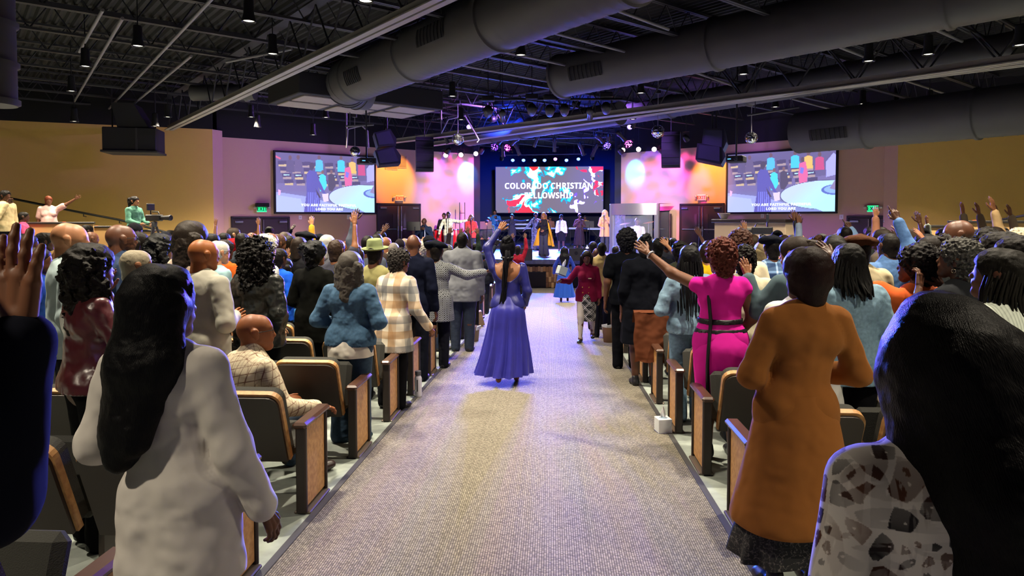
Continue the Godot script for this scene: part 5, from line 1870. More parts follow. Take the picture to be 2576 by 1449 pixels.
func music_stand(p: Vector3, yaw: float, label: String) -> void:
	var blk := mat("0f0f11", 0.5)
	var t := thing("music_stand", label, "music stand", p, yaw, "music stands")
	obj("desk", MB.new().box(Vector3(0, 1.15, 0), Vector3(0.5, 0.34, 0.02), xf(Vector3.ZERO, Vector3(-0.25, 0, 0)), 0.006), blk, t)
	obj("pole", MB.new().tube([Vector3(0, 0, 0), Vector3(0, 1.1, 0.25)], 0.013, 6), blk, t)
	for k in 3:
		obj("leg", MB.new().tube([Vector3(0, 0.12, 0), Vector3(cos(k * 2.1) * 0.25, 0.01, sin(k * 2.1) * 0.25)], 0.01, 6), blk, t)

func keyboard(p: Vector3, yaw: float, label: String, tiers := 1) -> void:
	var t := thing("keyboard", label, "keyboard", p, yaw, "keyboards on stands")
	for k in tiers:
		var y := 0.9 + k * 0.2
		obj("case", MB.new().box(Vector3(0, y, k * 0.08), Vector3(1.05, 0.09, 0.3), Transform3D(), 0.015), mat("22242c", 0.45), t)
		obj("keys", MB.new().box(Vector3(0, y + 0.05, -0.06 + k * 0.08), Vector3(0.95, 0.015, 0.14)), mat("d8dae4", 0.4), t)
		obj("front_panel", MB.new().box(Vector3(0, y, 0.156 + k * 0.08), Vector3(0.98, 0.06, 0.01)), mat("9fb8e8", 0.4), t)
	for s in [-1, 1]:
		obj("leg", MB.new().tube([Vector3(s * 0.42, 0.02, -0.18), Vector3(-s * 0.3, 0.86, 0.1)], 0.018, 6), mat("15151a", 0.5), t)
		obj("leg", MB.new().tube([Vector3(s * 0.42, 0.02, 0.2), Vector3(s * 0.4, 0.9, 0.05)], 0.018, 6), mat("15151a", 0.5), t)

func sp(px: float, t: float) -> Vector3:
	var p := at(px, 600, t)
	return Vector3(p.x, STAGE_Y, p.z)

func stage_things() -> void:
	var sy := STAGE_Y
	# floor monitors
	for q in [[1312, 655, "left of the singers"], [1458, 655, "right of the singers"]]:
		var p := aty(q[0], q[1], sy)
		var t := thing("floor_monitor", "black wedge monitor at the stage lip, %s" % q[2], "speaker", p, 0.0, "floor monitors")
		obj("cabinet", MB.new().prism(PackedVector2Array([Vector2(-0.25, 0.0), Vector2(0.22, 0.0), Vector2(0.27, 0.12), Vector2(0.12, 0.38), Vector2(-0.2, 0.40)]), 0.72, Transform3D(Basis(Vector3(0, 0, -1), Vector3.UP, Vector3(1, 0, 0)), Vector3.ZERO)), mat("2b292c", 0.7), t)
		obj("grille", MB.new().box(Vector3(0, 0.2, -0.24), Vector3(0.62, 0.28, 0.02), xf(Vector3.ZERO, Vector3(0.1, 0, 0)), 0.006), mat("18181a", 0.9), t)
		for s in [-0.12, 0.12]:
			obj("handle", MB.new().lathe([Vector2(0.055, 0), Vector2(0.05, 0.012), Vector2(0.02, 0.004), Vector2(0, 0.002)], 12, xf(Vector3(s, 0.26, 0.235), Vector3(PI / 2, 0, 0))), mat("0c0c0d", 0.6), t)
	# congas
	for q in [[1102, 25.1, "left"], [1126, 25.1, "middle"], [1147, 25.3, "right"]]:
		var p := sp(q[0], q[1])
		var t := thing("conga_drum", "red conga drum on a stand, %s one of three" % q[2], "drum", p, 0.0, "red conga drums")
		obj("shell", MB.new().lathe([Vector2(0, 0.22), Vector2(0.12, 0.22), Vector2(0.16, 0.4), Vector2(0.19, 0.62), Vector2(0.185, 0.78), Vector2(0.16, 0.98)], 24), mat("c01822", 0.2, 0.0, {"coat": 0.8}), t)
		obj("rim", MB.new().lathe([Vector2(0.16, 0.96), Vector2(0.172, 0.96), Vector2(0.172, 1.0), Vector2(0.16, 1.0)], 24), mat("d0d0d8", 0.2, 1.0), t)
		obj("drumhead", MB.new().lathe([Vector2(0.165, 0.985), Vector2(0, 0.99)], 24), mat("e8dcc0", 0.6), t)
		for k in 6:
			var a := TAU * k / 6.0
			obj("lug", MB.new().box(Vector3(cos(a) * 0.19, 0.85, sin(a) * 0.19), Vector3(0.02, 0.16, 0.02)), mat("d0d0d8", 0.2, 1.0), t)
		for k in 3:
			var a := TAU * k / 3.0 + 0.5
			obj("leg", MB.new().tube([Vector3(cos(a) * 0.13, 0.3, sin(a) * 0.13), Vector3(cos(a) * 0.24, 0, sin(a) * 0.24)], 0.012, 6), mat("b8b8c0", 0.25, 1.0), t)
	var sp: Array = [[1042, 24.2, 0.3, "black music stand in front of the seated saxophone player"], [1482, 33.0, 0.0, "black music stand behind the singers, right of the brown dress"], [1224, 27.6, 0.2, "black music stand left of the vest wearer"]]
	for q in sp: music_stand(sp(q[0], q[1]), q[2], q[3])
	keyboard(sp(1262, 35), 0.0, "two tier keyboard behind the raised arms of the left singers", 2)
	keyboard(sp(1312, 35), 0.0, "pale keyboard on a stand behind the outstretched arm", 2)
	keyboard(sp(1372, 34.6), 0.0, "keyboard behind the yellow shawl wearer", 1)
	keyboard(sp(1455, 34.6), 0.0, "keyboard behind the brown dress wearer", 1)
	keyboard(sp(1505, 33), -0.3, "keyboard with cables left of the blonde singer", 1)
	# amplifier racks
	for q in [[1224, 29.0, 0.55, 0.48, "black equipment rack on the stage left of the vest wearer"], [1330, 36.0, 0.55, 0.32, "low dark amplifier at the back of the stage"], [1170, 26.6, 0.4, 0.75, "table with a pale cloth behind the singer in green"]]:
		var t := thing("equipment_box", q[4], "equipment", sp(q[0], q[1]), 0.0)
		var pale: bool = q[3] > 0.6
		obj("case", MB.new().box(Vector3(0, q[3] / 2, 0), Vector3(q[2], q[3], 0.45), Transform3D(), 0.015), mat("c7a7d8", 0.8) if pale else mat("141418", 0.5), t)
		for k in (0 if pale else 3):
			obj("front_plate", MB.new().box(Vector3(0, q[3] * (0.25 + 0.25 * k), 0.228), Vector3(q[2] * 0.86, q[3] * 0.18, 0.02), Transform3D(), 0.004), mat("2c2c36", 0.35), t)
	# upright stand right of the singer in green
	var t3 := thing("instrument_rack", "tall two post stand between the singers in green and red", "stand", sp(1163, 25.7))
	for s in [-0.1, 0.1]:
		obj("post", MB.new().tube([Vector3(s, 0, 0), Vector3(s, 2.0, 0)], 0.018, 6), mat("22222a", 0.4), t3)
	for y in [1.3, 1.6]:
		obj("rung", MB.new().tube([Vector3(-0.1, y, 0), Vector3(0.1, y, 0)], 0.012, 6), mat("22222a", 0.4), t3)
	obj("cymbal", MB.new().lathe([Vector2(0, 0.02), Vector2(0.03, 0.015), Vector2(0.2, 0)], 20, xf(Vector3(-0.35, 1.25, 0), Vector3(0, 0, 0.12))), mat("b88a3a", 0.3, 1.0), t3)
	obj("arm", MB.new().tube([Vector3(-0.1, 1.2, 0), Vector3(-0.35, 1.25, 0)], 0.012, 6), mat("22222a", 0.4), t3)
	drum_booth()
	# counter at the right
	var ca := on_wall(1, 1810, 0, 1.6)
	var a := at(1812, 600, 17.6)
	var b := at(1992, 600, 15.6)
	var d := (b - a); d.y = 0
	var yt := at(1900, 556, 16.6).y
	var t4 := thing("counter", "beige half wall counter with a dark top below the right screen", "counter", Vector3((a.x + b.x) / 2, 0, (a.z + b.z) / 2))
	t4.basis = Basis(d.normalized(), Vector3.UP, d.normalized().cross(Vector3.UP))
	obj("body", MB.new().box(Vector3(0, (yt - 0.8) / 2, 0), Vector3(d.length(), yt + 0.8, 0.4), Transform3D(), 0.01), mat("b29c80", 0.85), t4)
	obj("top", MB.new().box(Vector3(0, yt, 0), Vector3(d.length() + 0.1, 0.09, 0.55), Transform3D(), 0.015), mat("1c1413", 0.4), t4)
	var bw := thing("bowl", "pale bowl at the left end of the counter", "bowl", Vector3.ZERO)
	bw.position = t4.transform * Vector3(-d.length() / 2 + 0.12, yt + 0.045, 0)
	obj("basin", MB.new().lathe([Vector2(0, 0.0), Vector2(0.07, 0.0), Vector2(0.08, 0.02), Vector2(0.15, 0.14), Vector2(0.14, 0.14), Vector2(0.07, 0.03), Vector2(0, 0.025)], 24), mat("cfc6ba", 0.4), bw)
	obj("rim", MB.new().tube(ring_pts(0.147, 0.14, 24), 0.007, 6, false), mat("cfc6ba", 0.4), bw)

func ring_pts(r: float, y: float, n: int) -> Array:
	var p := []
	for k in n + 1:
		p.append(Vector3(cos(TAU * k / n) * r, y, sin(TAU * k / n) * r))
	return p

func drum_booth() -> void:
	var sy := STAGE_Y
	var a := at(1541, 600, 26.0)
	var b := at(1664, 600, 24.9)
	var top := at(1600, 513, 26.0).y
	var c := Vector3((a.x + b.x) / 2, sy, (a.z + b.z) / 2)
	var W := Vector2(b.x - a.x, b.z - a.z).length()
	var t := thing("drum_booth", "glass drum booth with a curved metal header at the right of the stage", "booth", c)
	t.rotation.y = atan2(-(b.z - a.z), b.x - a.x)
	var metal := mat("8e8a96", 0.35, 0.6)
	var H := top - sy
	for s in [-1, 1]:
		obj("post", MB.new().box(Vector3(s * (W / 2 - 0.09), H / 2, 0.2), Vector3(0.18, H, 0.12), Transform3D(), 0.02), metal, t)
		obj("side_pane", MB.new().box(Vector3(s * (W / 2 - 0.05), H * 0.42, -0.38), Vector3(0.012, H * 0.84, 0.95)), mat("e0e8f4", 0.05, 0.0, {"glass": 0.08}), t)
	var hd := []
	var lo := []
	var g := []
	for k in 13:
		var u := k / 12.0 - 0.5
		var z := 0.22 + 0.28 * (1.0 - 4.0 * u * u)
		hd.append(Vector3(u * W, H, z)); lo.append(Vector3(u * W, H - 0.42, z))
	g = [hd, lo]
	obj("header", MB.new().sheet(g), metal, t)
	var cap := MB.new()
	for k in 12:
		cap.quad(hd[k], hd[k + 1], Vector3(hd[k + 1].x, H, -0.88), Vector3(hd[k].x, H, -0.88), Vector3.UP)
		cap.quad(lo[k], lo[k + 1], Vector3(lo[k + 1].x, H - 0.42, 0.1), Vector3(lo[k].x, H - 0.42, 0.1), Vector3.DOWN)
	obj("roof", cap, metal, t)
	for s in [-0.25, 0.25]:
		obj("front_pane", MB.new().box(Vector3(s * (W - 0.36), (H - 0.42) / 2, 0.36), Vector3((W - 0.36) / 2 - 0.01, H - 0.44, 0.012)), mat("e0e8f4", 0.05, 0.0, {"glass": 0.08}), t)
	obj("back_curtain", MB.new().box(Vector3(0, H * 0.43, -0.85), Vector3(W - 0.2, H * 0.86, 0.05)), mat("17171c", 0.95), t)
	# the kit
	var k := thing("drum_kit", "silver drum kit inside the glass booth", "drum kit", t.transform * Vector3(0.0, 0, -0.12), t.rotation.y)
	var shell := mat("c8ccd8", 0.2, 0.7)
	var brass := mat("c9a550", 0.3, 1.0)
	obj("bass_drum", MB.new().lathe([Vector2(0, -0.2), Vector2(0.27, -0.2), Vector2(0.28, 0.2), Vector2(0.26, 0.2), Vector2(0, 0.19)], 28, xf(Vector3(0, 0.29, 0.1), Vector3(PI / 2, 0, 0))), shell, k)
	for q in [[-0.2, 0.72, 0.0, 0.14], [0.16, 0.74, 0.0, 0.15], [0.42, 0.55, -0.1, 0.17], [-0.42, 0.62, -0.1, 0.16]]:
		obj("tom_drum", MB.new().lathe([Vector2(0, -0.1), Vector2(q[3], -0.1), Vector2(q[3], 0.1), Vector2(0, 0.1)], 24, xf(Vector3(q[0], q[1], q[2]), Vector3(0.25, 0, 0))), shell, k)
	for q in [[-0.5, 1.2, 0.05], [0.45, 1.25, 0.05], [0.58, 1.0, -0.15], [-0.56, 0.95, -0.15]]:
		obj("cymbal", MB.new().lathe([Vector2(0, 0.02), Vector2(0.04, 0.012), Vector2(0.21, 0)], 24, xf(Vector3(q[0], q[1], q[2]), Vector3(0.2, 0, 0.1))), brass, k)
		obj("cymbal_stand", MB.new().tube([Vector3(q[0], 0, q[2]), Vector3(q[0], q[1], q[2])], 0.012, 6), mat("b8b8c0", 0.3, 1.0), k)

# ---- seats ------------------------------------------------------------------------------------------
var seat_proto := {}

func round_poly(w: float, h: float, r: float) -> PackedVector2Array:
	var p := PackedVector2Array()
	p.append(Vector2(-w / 2, 0)); p.append(Vector2(w / 2, 0))
	for k in 6:
		var a := PI / 2 * k / 5.0
		p.append(Vector2(w / 2 - r + cos(a) * r, h - r + sin(a) * r))
	for k in 6:
		var a := PI / 2 + PI / 2 * k / 5.0
		p.append(Vector2(-w / 2 + r + cos(a) * r, h - r + sin(a) * r))
	return p

func make_seats() -> void:
	var M := {}
	var tilt := xf(Vector3(0, 0.33, 0.10), Vector3(0.36, 0, 0))
	M.shell = MB.new().prism(round_poly(0.44, 0.44, 0.06), 0.022, tilt * xf(Vector3(0, 0, 0.045))).mesh()
	M.rim = MB.new().prism(round_poly(0.465, 0.455, 0.066), 0.036, tilt * xf(Vector3(0, 0, 0.020))).mesh()
	M.cushion = MB.new().prism(round_poly(0.44, 0.42, 0.06), 0.06, tilt * xf(Vector3(0, 0.02, -0.03))).mesh()
	M.pan = MB.new().box(Vector3(0, 0, 0), Vector3(0.47, 0.08, 0.36), xf(Vector3(0, 0.50, -0.03), Vector3(1.25, 0, 0)), 0.03).mesh()
	M.pan_open = MB.new().box(Vector3(0, 0, 0), Vector3(0.47, 0.09, 0.44), xf(Vector3(0, 0.36, -0.13), Vector3(0.06, 0, 0)), 0.03).mesh()
	M.arm = MB.new().box(Vector3(0, 0.535, -0.05), Vector3(0.034, 0.03, 0.36), Transform3D(), 0.012).mesh()
	var leg := MB.new()
	leg.prism(PackedVector2Array([Vector2(-0.10, 0.0), Vector2(0.14, 0.0), Vector2(0.06, 0.06), Vector2(0.05, 0.42), Vector2(0.10, 0.525), Vector2(-0.02, 0.525), Vector2(-0.03, 0.08)]), 0.028, Transform3D(Basis(Vector3(0, 0, 1), Vector3.UP, Vector3(-1, 0, 0)), Vector3.ZERO))
	M.leg = leg.mesh()
	M.panel = MB.new().box(Vector3(0, 0.275, 0.0), Vector3(0.035, 0.48, 0.335), Transform3D(), 0.004).mesh()
	M.edge = MB.new().box(Vector3(0, 0.265, 0.18), Vector3(0.062, 0.51, 0.035), Transform3D(), 0.008).mesh()
	M.edge2 = MB.new().box(Vector3(0, 0.265, -0.18), Vector3(0.062, 0.51, 0.025), Transform3D(), 0.008).mesh()
	M.rest = MB.new().box(Vector3(0, 0.535, 0.0), Vector3(0.085, 0.038, 0.44), Transform3D(), 0.014).mesh()
	M.plate = MB.new().box(Vector3(0, 0.01, 0.0), Vector3(0.10, 0.02, 0.36), Transform3D(), 0.006).mesh()
	seat_proto = M

func seat(p: Vector3, end: int, out: int, open: bool, label: String, group: String, yaw := 0.0) -> Node3D:
	var M := seat_proto
	var fabric := mat("33332f", 0.95, 0.0, {"tri": 6.0, "bump": ["strand", 0.15]})
	var brown := mat("2b211b", 0.5)
	var tan := mat("d6b486", 0.5, 0.0, {"tri": 2.0, "tex": "woodgrain"})
	var t := thing("theater_seat", label, "seat", p, yaw, group)
	obj("back_shell", M.shell, brown, t)
	obj("back_rim", M.rim, tan, t)
	obj("back_cushion", M.cushion, fabric, t)
	obj("seat_pan", M.pan_open if open else M.pan, fabric, t)
	for s in [-1, 1]:
		if s == end:
			var e := obj("end_panel", M.panel, tan, t)
			e.position = Vector3(s * 0.305, 0, -0.02)
			obj("edge_frame", M.edge, brown, e)
			obj("edge_frame", M.edge2, brown, e)
			obj("armrest", M.rest, mat("4a2f22", 0.35, 0.0, {"coat": 0.4}), e)
			obj("floor_plate", M.plate, mat("6d6258", 0.4, 0.5), e)
		elif s == out:
			var l := obj("leg", M.leg, brown, t)
			l.position.x = s * 0.28
			var r := obj("armrest", M.arm, mat("4a2f22", 0.35, 0.0, {"coat": 0.4}), t)
			r.position.x = s * 0.28
	return t

func seating() -> void:
	make_seats()
	var cols := 6
	for side in [-1, 1]:
		var word := "left" if side < 0 else "right"
		var t0 := 3.83 if side < 0 else 4.65
		var ex := -1.435 if side < 0 else 1.04      # aisle face of the end panels
		for r in range(-2 if side < 0 else -1, 14):
			var t := t0 + 1.025 * r - 0.0
			if t < 1.5 or t > 18.4: continue
			for c in (cols if r < 6 else 4):
				var x: float = ex + side * (0.325 + c * 0.56)
				var tt := t + 0.19
				var nth := ordinal(c + 1)
				var rowname := ordinal(r + 3 if side < 0 else r + 4)
				var lab: String = ("%s aisle seat in the %s row, tan end panel" % [word, rowname]) if c == 0 else ("folding seat, %s row, %s from the aisle on the %s" % [rowname, nth, word])
				var s := seat(Vector3(x, fy(tt), -tt), -side if c == 0 else 0, side, (side < 0 and r == 0 and c == 0) or (side < 0 and r == 2 and c == 1), lab, "folding auditorium seats")
				s.rotation.x = 0.0
	# red lit stepped rows at the left yellow wall and right
	for side in [-1, 1]:
		for k in 4:
			var word: String = ["lowest", "second", "third", "highest"][k]
			var p := at(330 - k * 85, 588 - k * 10, 17.2 - k * 0.6) if side < 0 else at(2420 + k * 60, 590 - k * 12, 14.5 - k * 0.5)
			var o := thing("stepped_row", "%s stepped row with a dark capped tan parapet at the %s wall" % [word, "left" if side < 0 else "right"], "parapet", p, -0.42 * side, "stepped rows")
			obj("parapet", MB.new().box(Vector3(0, -0.9, 0), Vector3(2.6, 1.7, 0.12), Transform3D(), 0.01), mat("b08a56", 0.7), o)
			obj("cap", MB.new().box(Vector3(0, -0.03, 0), Vector3(2.65, 0.05, 0.2), Transform3D(), 0.01), mat("1a1512", 0.5), o)
			for s in 3:
				obj("step_light", MB.new().box(Vector3(-0.9 + s * 0.8, -0.005, 0.03), Vector3(0.06, 0.012, 0.03)), mat("ff5020", 0.4, 0.0, {"emit": ["ff4a18", 1.5]}), o)
	# hand rails on the yellow walls
	for q in [[[[22, 498, 18.2], [210, 536, 18.9], [300, 553, 19.2], [440, 590, 19.6], [560, 625, 20.0]], "left"], [[[2430, 568, 18.6], [2500, 556, 17.9], [2600, 538, 17.0]], "right"]]:
		var t := thing("hand_rail", "black hand rail sloping down along the %s yellow wall" % q[1], "rail", Vector3.ZERO)
		var path := []
		for w in q[0]: path.append(at(w[0], w[1], w[2]))
		obj("rail", MB.new().tube(path, 0.032, 8), mat("0d0d0e", 0.4), t)
		for w in path:
			obj("bracket", MB.new().tube([w, w + Vector3(0, -0.09, 0), w + Vector3(-0.1 if q[1] == "left" else 0.1, -0.1, -0.25)], 0.014, 6), mat("0d0d0e", 0.4), t)

# ---- who is there ------------------------------------------------------------------------------------
func weave(key: String, n: int, f: Callable) -> void:
	image_tex(key, n, n, f)

func fabrics() -> void:
	weave("plaid", 128, func(x: int, y: int):
		var a: int = [0, 1, 0, 2][x / 32]
		var b: int = [0, 1, 0, 2][y / 32]
		var c := Color("e6dcc8")
		var p: Array = [Color("e6dcc8"), Color("a87a4c"), Color("5c6068")]
		return c.lerp(p[a], 0.62 if a else 0.0).lerp(p[b], 0.55 if b else 0.0))
	weave("pane", 128, func(x: int, y: int):
		var u := (x + y / 4) % 32
		var v := (y + x / 4) % 32
		return Color("7a5442") if u < 4 or v < 4 else Color("dccfb2"))
	weave("hound", 64, func(x: int, y: int):
		var a := (x / 8) % 2
		var b := (y / 8) % 2
		return Color("d6d8d6") if a == b else (Color("2a2c30") if a else Color("80848a")))
	weave("bwplaid", 128, func(x: int, y: int):
		var u := (x + y) % 64
		var v := (x - y + 256) % 64
		var l := (u < 5 or (u > 12 and u < 16) or v < 5 or (v > 12 and v < 16))
		return Color("e4e2de") if l else Color("14161c"))
	weave("blueplaid", 96, func(x: int, y: int):
		var a := (x % 32) < 6
		var b := (y % 32) < 8
		return Color("cfe0f0") if a and b else (Color("7fa4cc") if a or b else Color("1e3a66")))
	var nz := FastNoiseLite.new()
	nz.seed = 3
	nz.frequency = 0.035
	nz.noise_type = FastNoiseLite.TYPE_CELLULAR
	nz.cellular_return_type = FastNoiseLite.RETURN_DISTANCE2_DIV
	var n2 := FastNoiseLite.new()
	n2.seed = 9
	n2.frequency = 0.03
	# lace: a white net of thick threads round irregular openings that show skin or lining
	var lr := RandomNumberGenerator.new()
	lr.seed = 77
	var seeds := []
	for i in 26: seeds.append(Vector3(lr.randf() * 128.0, lr.randf() * 128.0, lr.randf()))
	weave("lace", 128, func(x: int, y: int):
		var d1 := 1e9
		var d2 := 1e9
		var who := 0.0
		for s in seeds:
			var dx := absf(x - s.x)
			var dy := absf(y - s.y)
			dx = minf(dx, 128.0 - dx)
			dy = minf(dy, 128.0 - dy)
			var d := sqrt(dx * dx + dy * dy * (0.6 + s.z))
			if d < d1:
				d2 = d1
				d1 = d
				who = s.z
			elif d < d2: d2 = d
		if d2 - d1 > 6.5 and d1 > 1.5: return Color("55301f") if who < 0.5 else (Color("1d181e") if who < 0.8 else Color("7a5a4a"))
		return Color("eee6e0"))
	weave("leafprint", 192, func(x: int, y: int):
		var v := absf(n2.get_noise_2d(x * 1.5, y * 1.5))
		return Color("f0ede8") if v < 0.07 else Color("101014"))
	weave("dotprint", 192, func(x: int, y: int):
		var v := nz.get_noise_2d(x * 1.2, y * 1.2)
		var w := n2.get_noise_2d(x * 2.0, y * 2.0)
		return Color("c8beb0") if v < -0.86 else (Color("6a6460") if absf(w) < 0.06 else Color("17161a")))
	weave("sprint", 192, func(x: int, y: int):
		var w := n2.get_noise_2d(x * 1.4, y * 1.4)
		return Color("c9a04a") if w > 0.25 else (Color("e8e4da") if w < -0.25 else Color("23202a")))
	weave("rib", 64, func(x: int, y: int):
		return Color("f2f2ee") if x % 8 < 5 else Color("c8cac6"))
	weave("stripe", 128, func(x: int, y: int):
		return Color("1c1c20") if (y % 64) < 6 else Color("cfc3a6"))
	weave("denim", 128, func(x: int, y: int):
		var v := 0.86 + 0.14 * n2.get_noise_2d(x * 3, y * 3) + (0.05 if (x + y) % 4 < 2 else 0.0)
		return Color(v, v, v))
	weave("diamond", 96, func(x: int, y: int):
		var d := absf((x % 48) - 24) + absf((y % 48) - 24)
		return Color("8f8c7a") if d < 14 else Color("cfd0b8"))

func tex_cloth(tex: String, scale: float, tint := "ffffff") -> StandardMaterial3D:
	return mat(tint, 0.9, 0.0, {"tri": scale, "tex": tex})

func denim(c: String) -> StandardMaterial3D:
	return mat(c, 0.85, 0.0, {"tri": 3.0, "tex": "denim", "bump": ["fold", 0.5]})

func satin(c: String) -> StandardMaterial3D:
	return mat(c, 0.38, 0.0, {"tri": 1.5, "bump": ["fold", 0.4], "sheen": 0.5})

func leather(c: String) -> StandardMaterial3D:
	return mat(c, 0.32, 0.0, {"tri": 2.0, "bump": ["fold", 1.2], "coat": 0.5})

# a thin band cut out of the figure's own surface (belts, piping)
func band(o: Dictionary, y0: float, y1: float, grow: float, cell := 0.012) -> ArrayMesh:
	var j := rig(o)
	var b := torso(j, o.get("sex", "m") == "f", o.get("fat", 1.0), grow)
	return MB.new().add(net(b, cell, 0.034, [[Vector3.DOWN, -y0], [Vector3.UP, y1]])).mesh()

func toward(p: Vector3, to: Vector3) -> float:
	var d := to - p
	return atan2(-d.x, -d.z)

func hero(px: float, ytop: float, t: float, o: Dictionary) -> Node3D:
	var sit: bool = o.get("sit", false)
	if not o.has("floor"): t = clear_row(px, ytop, t, o.has("crowd"))
	var p := at(px, ytop, t)
	o.at = Vector3(p.x, o.get("floor", fy(t)), p.z)
	o.h = clampf((p.y - o.at.y) * (1.0 if not sit else 1.36), 1.38, 1.95)
	if o.has("hfix"): o.h = o.hfix
	if not o.has("yaw"): o.yaw = toward(o.at, Vector3(MIDX, 0, -27))
	else: o.yaw = deg_to_rad(o.yaw)
	var made := person(o)
	last = str(made.name)
	return made

var last := ""
var taken := []

# keeps a standing place off the seat backs (and a crowd member off its neighbours), sliding along the line of sight
func clear_row(px: float, ytop: float, t: float, move: bool) -> float:
	for tries in 9:
		var p := at(px, ytop, t)
		if p.x < -1.5 or p.x > 1.1:
			var t0 := 4.02 if p.x < 0 else 4.84
			var f := fposmod(t - t0, 1.025)
			var g := clampf(f, 0.27, 0.66)
			if f > 0.95: g = 0.27 + 1.025
			if t < 19.0: t += g - f
			p = at(px, ytop, t)
		var ok := true
		for q in taken:
			if Vector2(p.x, p.z).distance_to(q) < 0.40: ok = false
		if ok or not move: break
		t += 0.42
	var e := at(px, ytop, t)
	taken.append(Vector2(e.x, e.z))
	return t

func near_people() -> void:
	var C := 0.014
	var L := "people standing left of the aisle"
	var R := "people standing right of the aisle"
	# --- far left: raised hand at the frame edge
	var w := at(62, 858, 1.12)
	person({"label": "person in dark jacket at the left frame edge with one hand raised", "at": Vector3(w.x - 0.31, 0, w.z + 0.195), "h": 1.76, "yaw": 0.0, "cell": 0.012, "skin": 4, "hair": "short", "arms": ["down", [Vector3(0.11, -0.27, -0.13), Vector3(0.115, -0.02, -0.19)]], "hands": ["relax", "open"], "bend1": Vector3(-0.12, 0.3, 0.1), "palm1": Vector3(0.15, 0.1, -1), "top": {"c": "131520", "name": "jacket", "grow": 0.026}, "bottom": {"c": "0c0c10"}})
	# --- white blouse, long straight dark hair
	hero(445, 690, 2.05, {"label": "person in white blouse with right arm hanging, nearest on the left", "sex": "f", "fat": 1.02, "lean": Vector3(-0.05, 0, 0), "cell": 0.011, "skin": 2, "hair": "long", "hairc": "040407", "hs": 1.06, "yaw": -4, "head": [-0.35, 0.05, 0], "arms": ["front", [Vector3(0.10, -0.28, 0.02), Vector3(0.17, -0.50, -0.05)]], "hands": ["relax", "relax"], "top": {"name": "blouse", "grow": 0.026, "slack": 0.9, "folds": 0.011, "ffreq": 5.5, "hem": -0.30, "flare": 0.015, "mat": cloth("cfc9c2", {"sheen": 0.3})}, "bottom": {"c": "0a0a10"}, "group": L})
	# --- maroon leather jacket
	hero(222, 628, 3.4, {"label": "person in shiny maroon leather jacket, left of the white blouse", "sex": "f", "fat": 1.1, "cell": C, "skin": 3, "hair": "wavylong", "hairc": "181410", "hs": 1.05, "yaw": -38, "head": [0.25, 0.12, 0.1], "arms": ["bent", "bent"], "hands": ["open", "open"], "top": {"name": "jacket", "grow": 0.028, "collar": true, "folds": 0.014, "hem": -0.02, "mat": leather("5a262c")}, "bottom": {"c": "0b0b0d"}, "group": L})
	hero(170, 563, 4.5, {"label": "person in pale blue striped shirt, tallest at the far left", "cell": C, "skin": 5, "hair": "", "fat": 1.15, "yaw": -48, "head": [-0.25, 0, 0], "top": {"name": "shirt", "c": "b9cdd0", "collar": true}, "group": L})
	hero(300, 567, 5.2, {"label": "person in dark blue shirt and glasses beside the camera tripod", "cell": 0.018, "skin": 2, "hair": "", "glasses": true, "yaw": -40, "top": {"name": "shirt", "c": "33415c", "collar": true}, "group": L})
	hero(338, 632, 4.6, {"label": "person with hoop earrings in grey top behind the maroon jacket", "sex": "f", "cell": 0.018, "skin": 4, "hair": "crop", "hairc": "8f8672", "earring": 0.016, "yaw": -45, "top": {"c": "5c6468"}, "group": L})
	hero(478, 568, 5.5, {"label": "person in cream top with loose layered hair behind the grey sweater", "sex": "f", "cell": C, "skin": 4, "hair": "shoulder", "hairc": "231c16", "hs": 1.12, "yaw": -20, "top": {"c": "c9b4a2"}, "group": L})
	hero(400, 596, 5.8, {"label": "person with long wavy black hair in green top, left of centre left", "sex": "f", "cell": 0.018, "skin": 4, "hair": "wavylong", "hairc": "0c0d0d", "yaw": -30, "top": {"c": "45605c"}, "group": L})
	hero(508, 604, 4.68, {"label": "person in stone grey sweater with grey collar scarf", "cell": 0.013, "skin": "9a5a2c", "hair": "", "fat": 1.12, "yaw": -24, "head": [-0.22, 0, 0], "arms": ["front", [Vector3(0.10, -0.27, 0.03), Vector3(-0.08, -0.26, -0.2)]], "top": {"name": "sweater", "grow": 0.026, "mat": cloth("a8a598")}, "bottom": {"c": "202228"}, "group": L})
	var sc := MB.new()
	# puffer
	hero(650, 614, 5.5, {"label": "person in quilted black puffer jacket with curly hair", "sex": "f", "fat": 1.12, "cell": C, "skin": 3, "hair": "curlylong", "hairc": "12100f", "hs": 1.08, "yaw": -14, "head": [-0.2, 0.1, 0], "arms": ["front", "front"], "top": {"name": "jacket", "grow": 0.038, "folds": 0.018, "ffreq": 9.0, "hem": -0.14, "mat": mat("10130f", 0.42, 0.0, {"tri": 1.8, "bump": ["quilt", 0.8], "coat": 0.2})}, "bottom": {"c": "101216"}, "group": L})
	hero(790, 614, 6.5, {"label": "person in black cardigan with pinned up hair", "sex": "f", "fat": 1.1, "cell": C, "skin": 4, "hair": "updo", "hairc": "0b0c0e", "hs": 1.06, "yaw": -16, "head": [-0.2, 0.15, 0], "arms": ["front", "front"], "top": {"name": "cardigan", "c": "0c0d0a", "grow": 0.022, "hem": -0.25}, "bottom": {"c": "0b0b0d"}, "group": L})
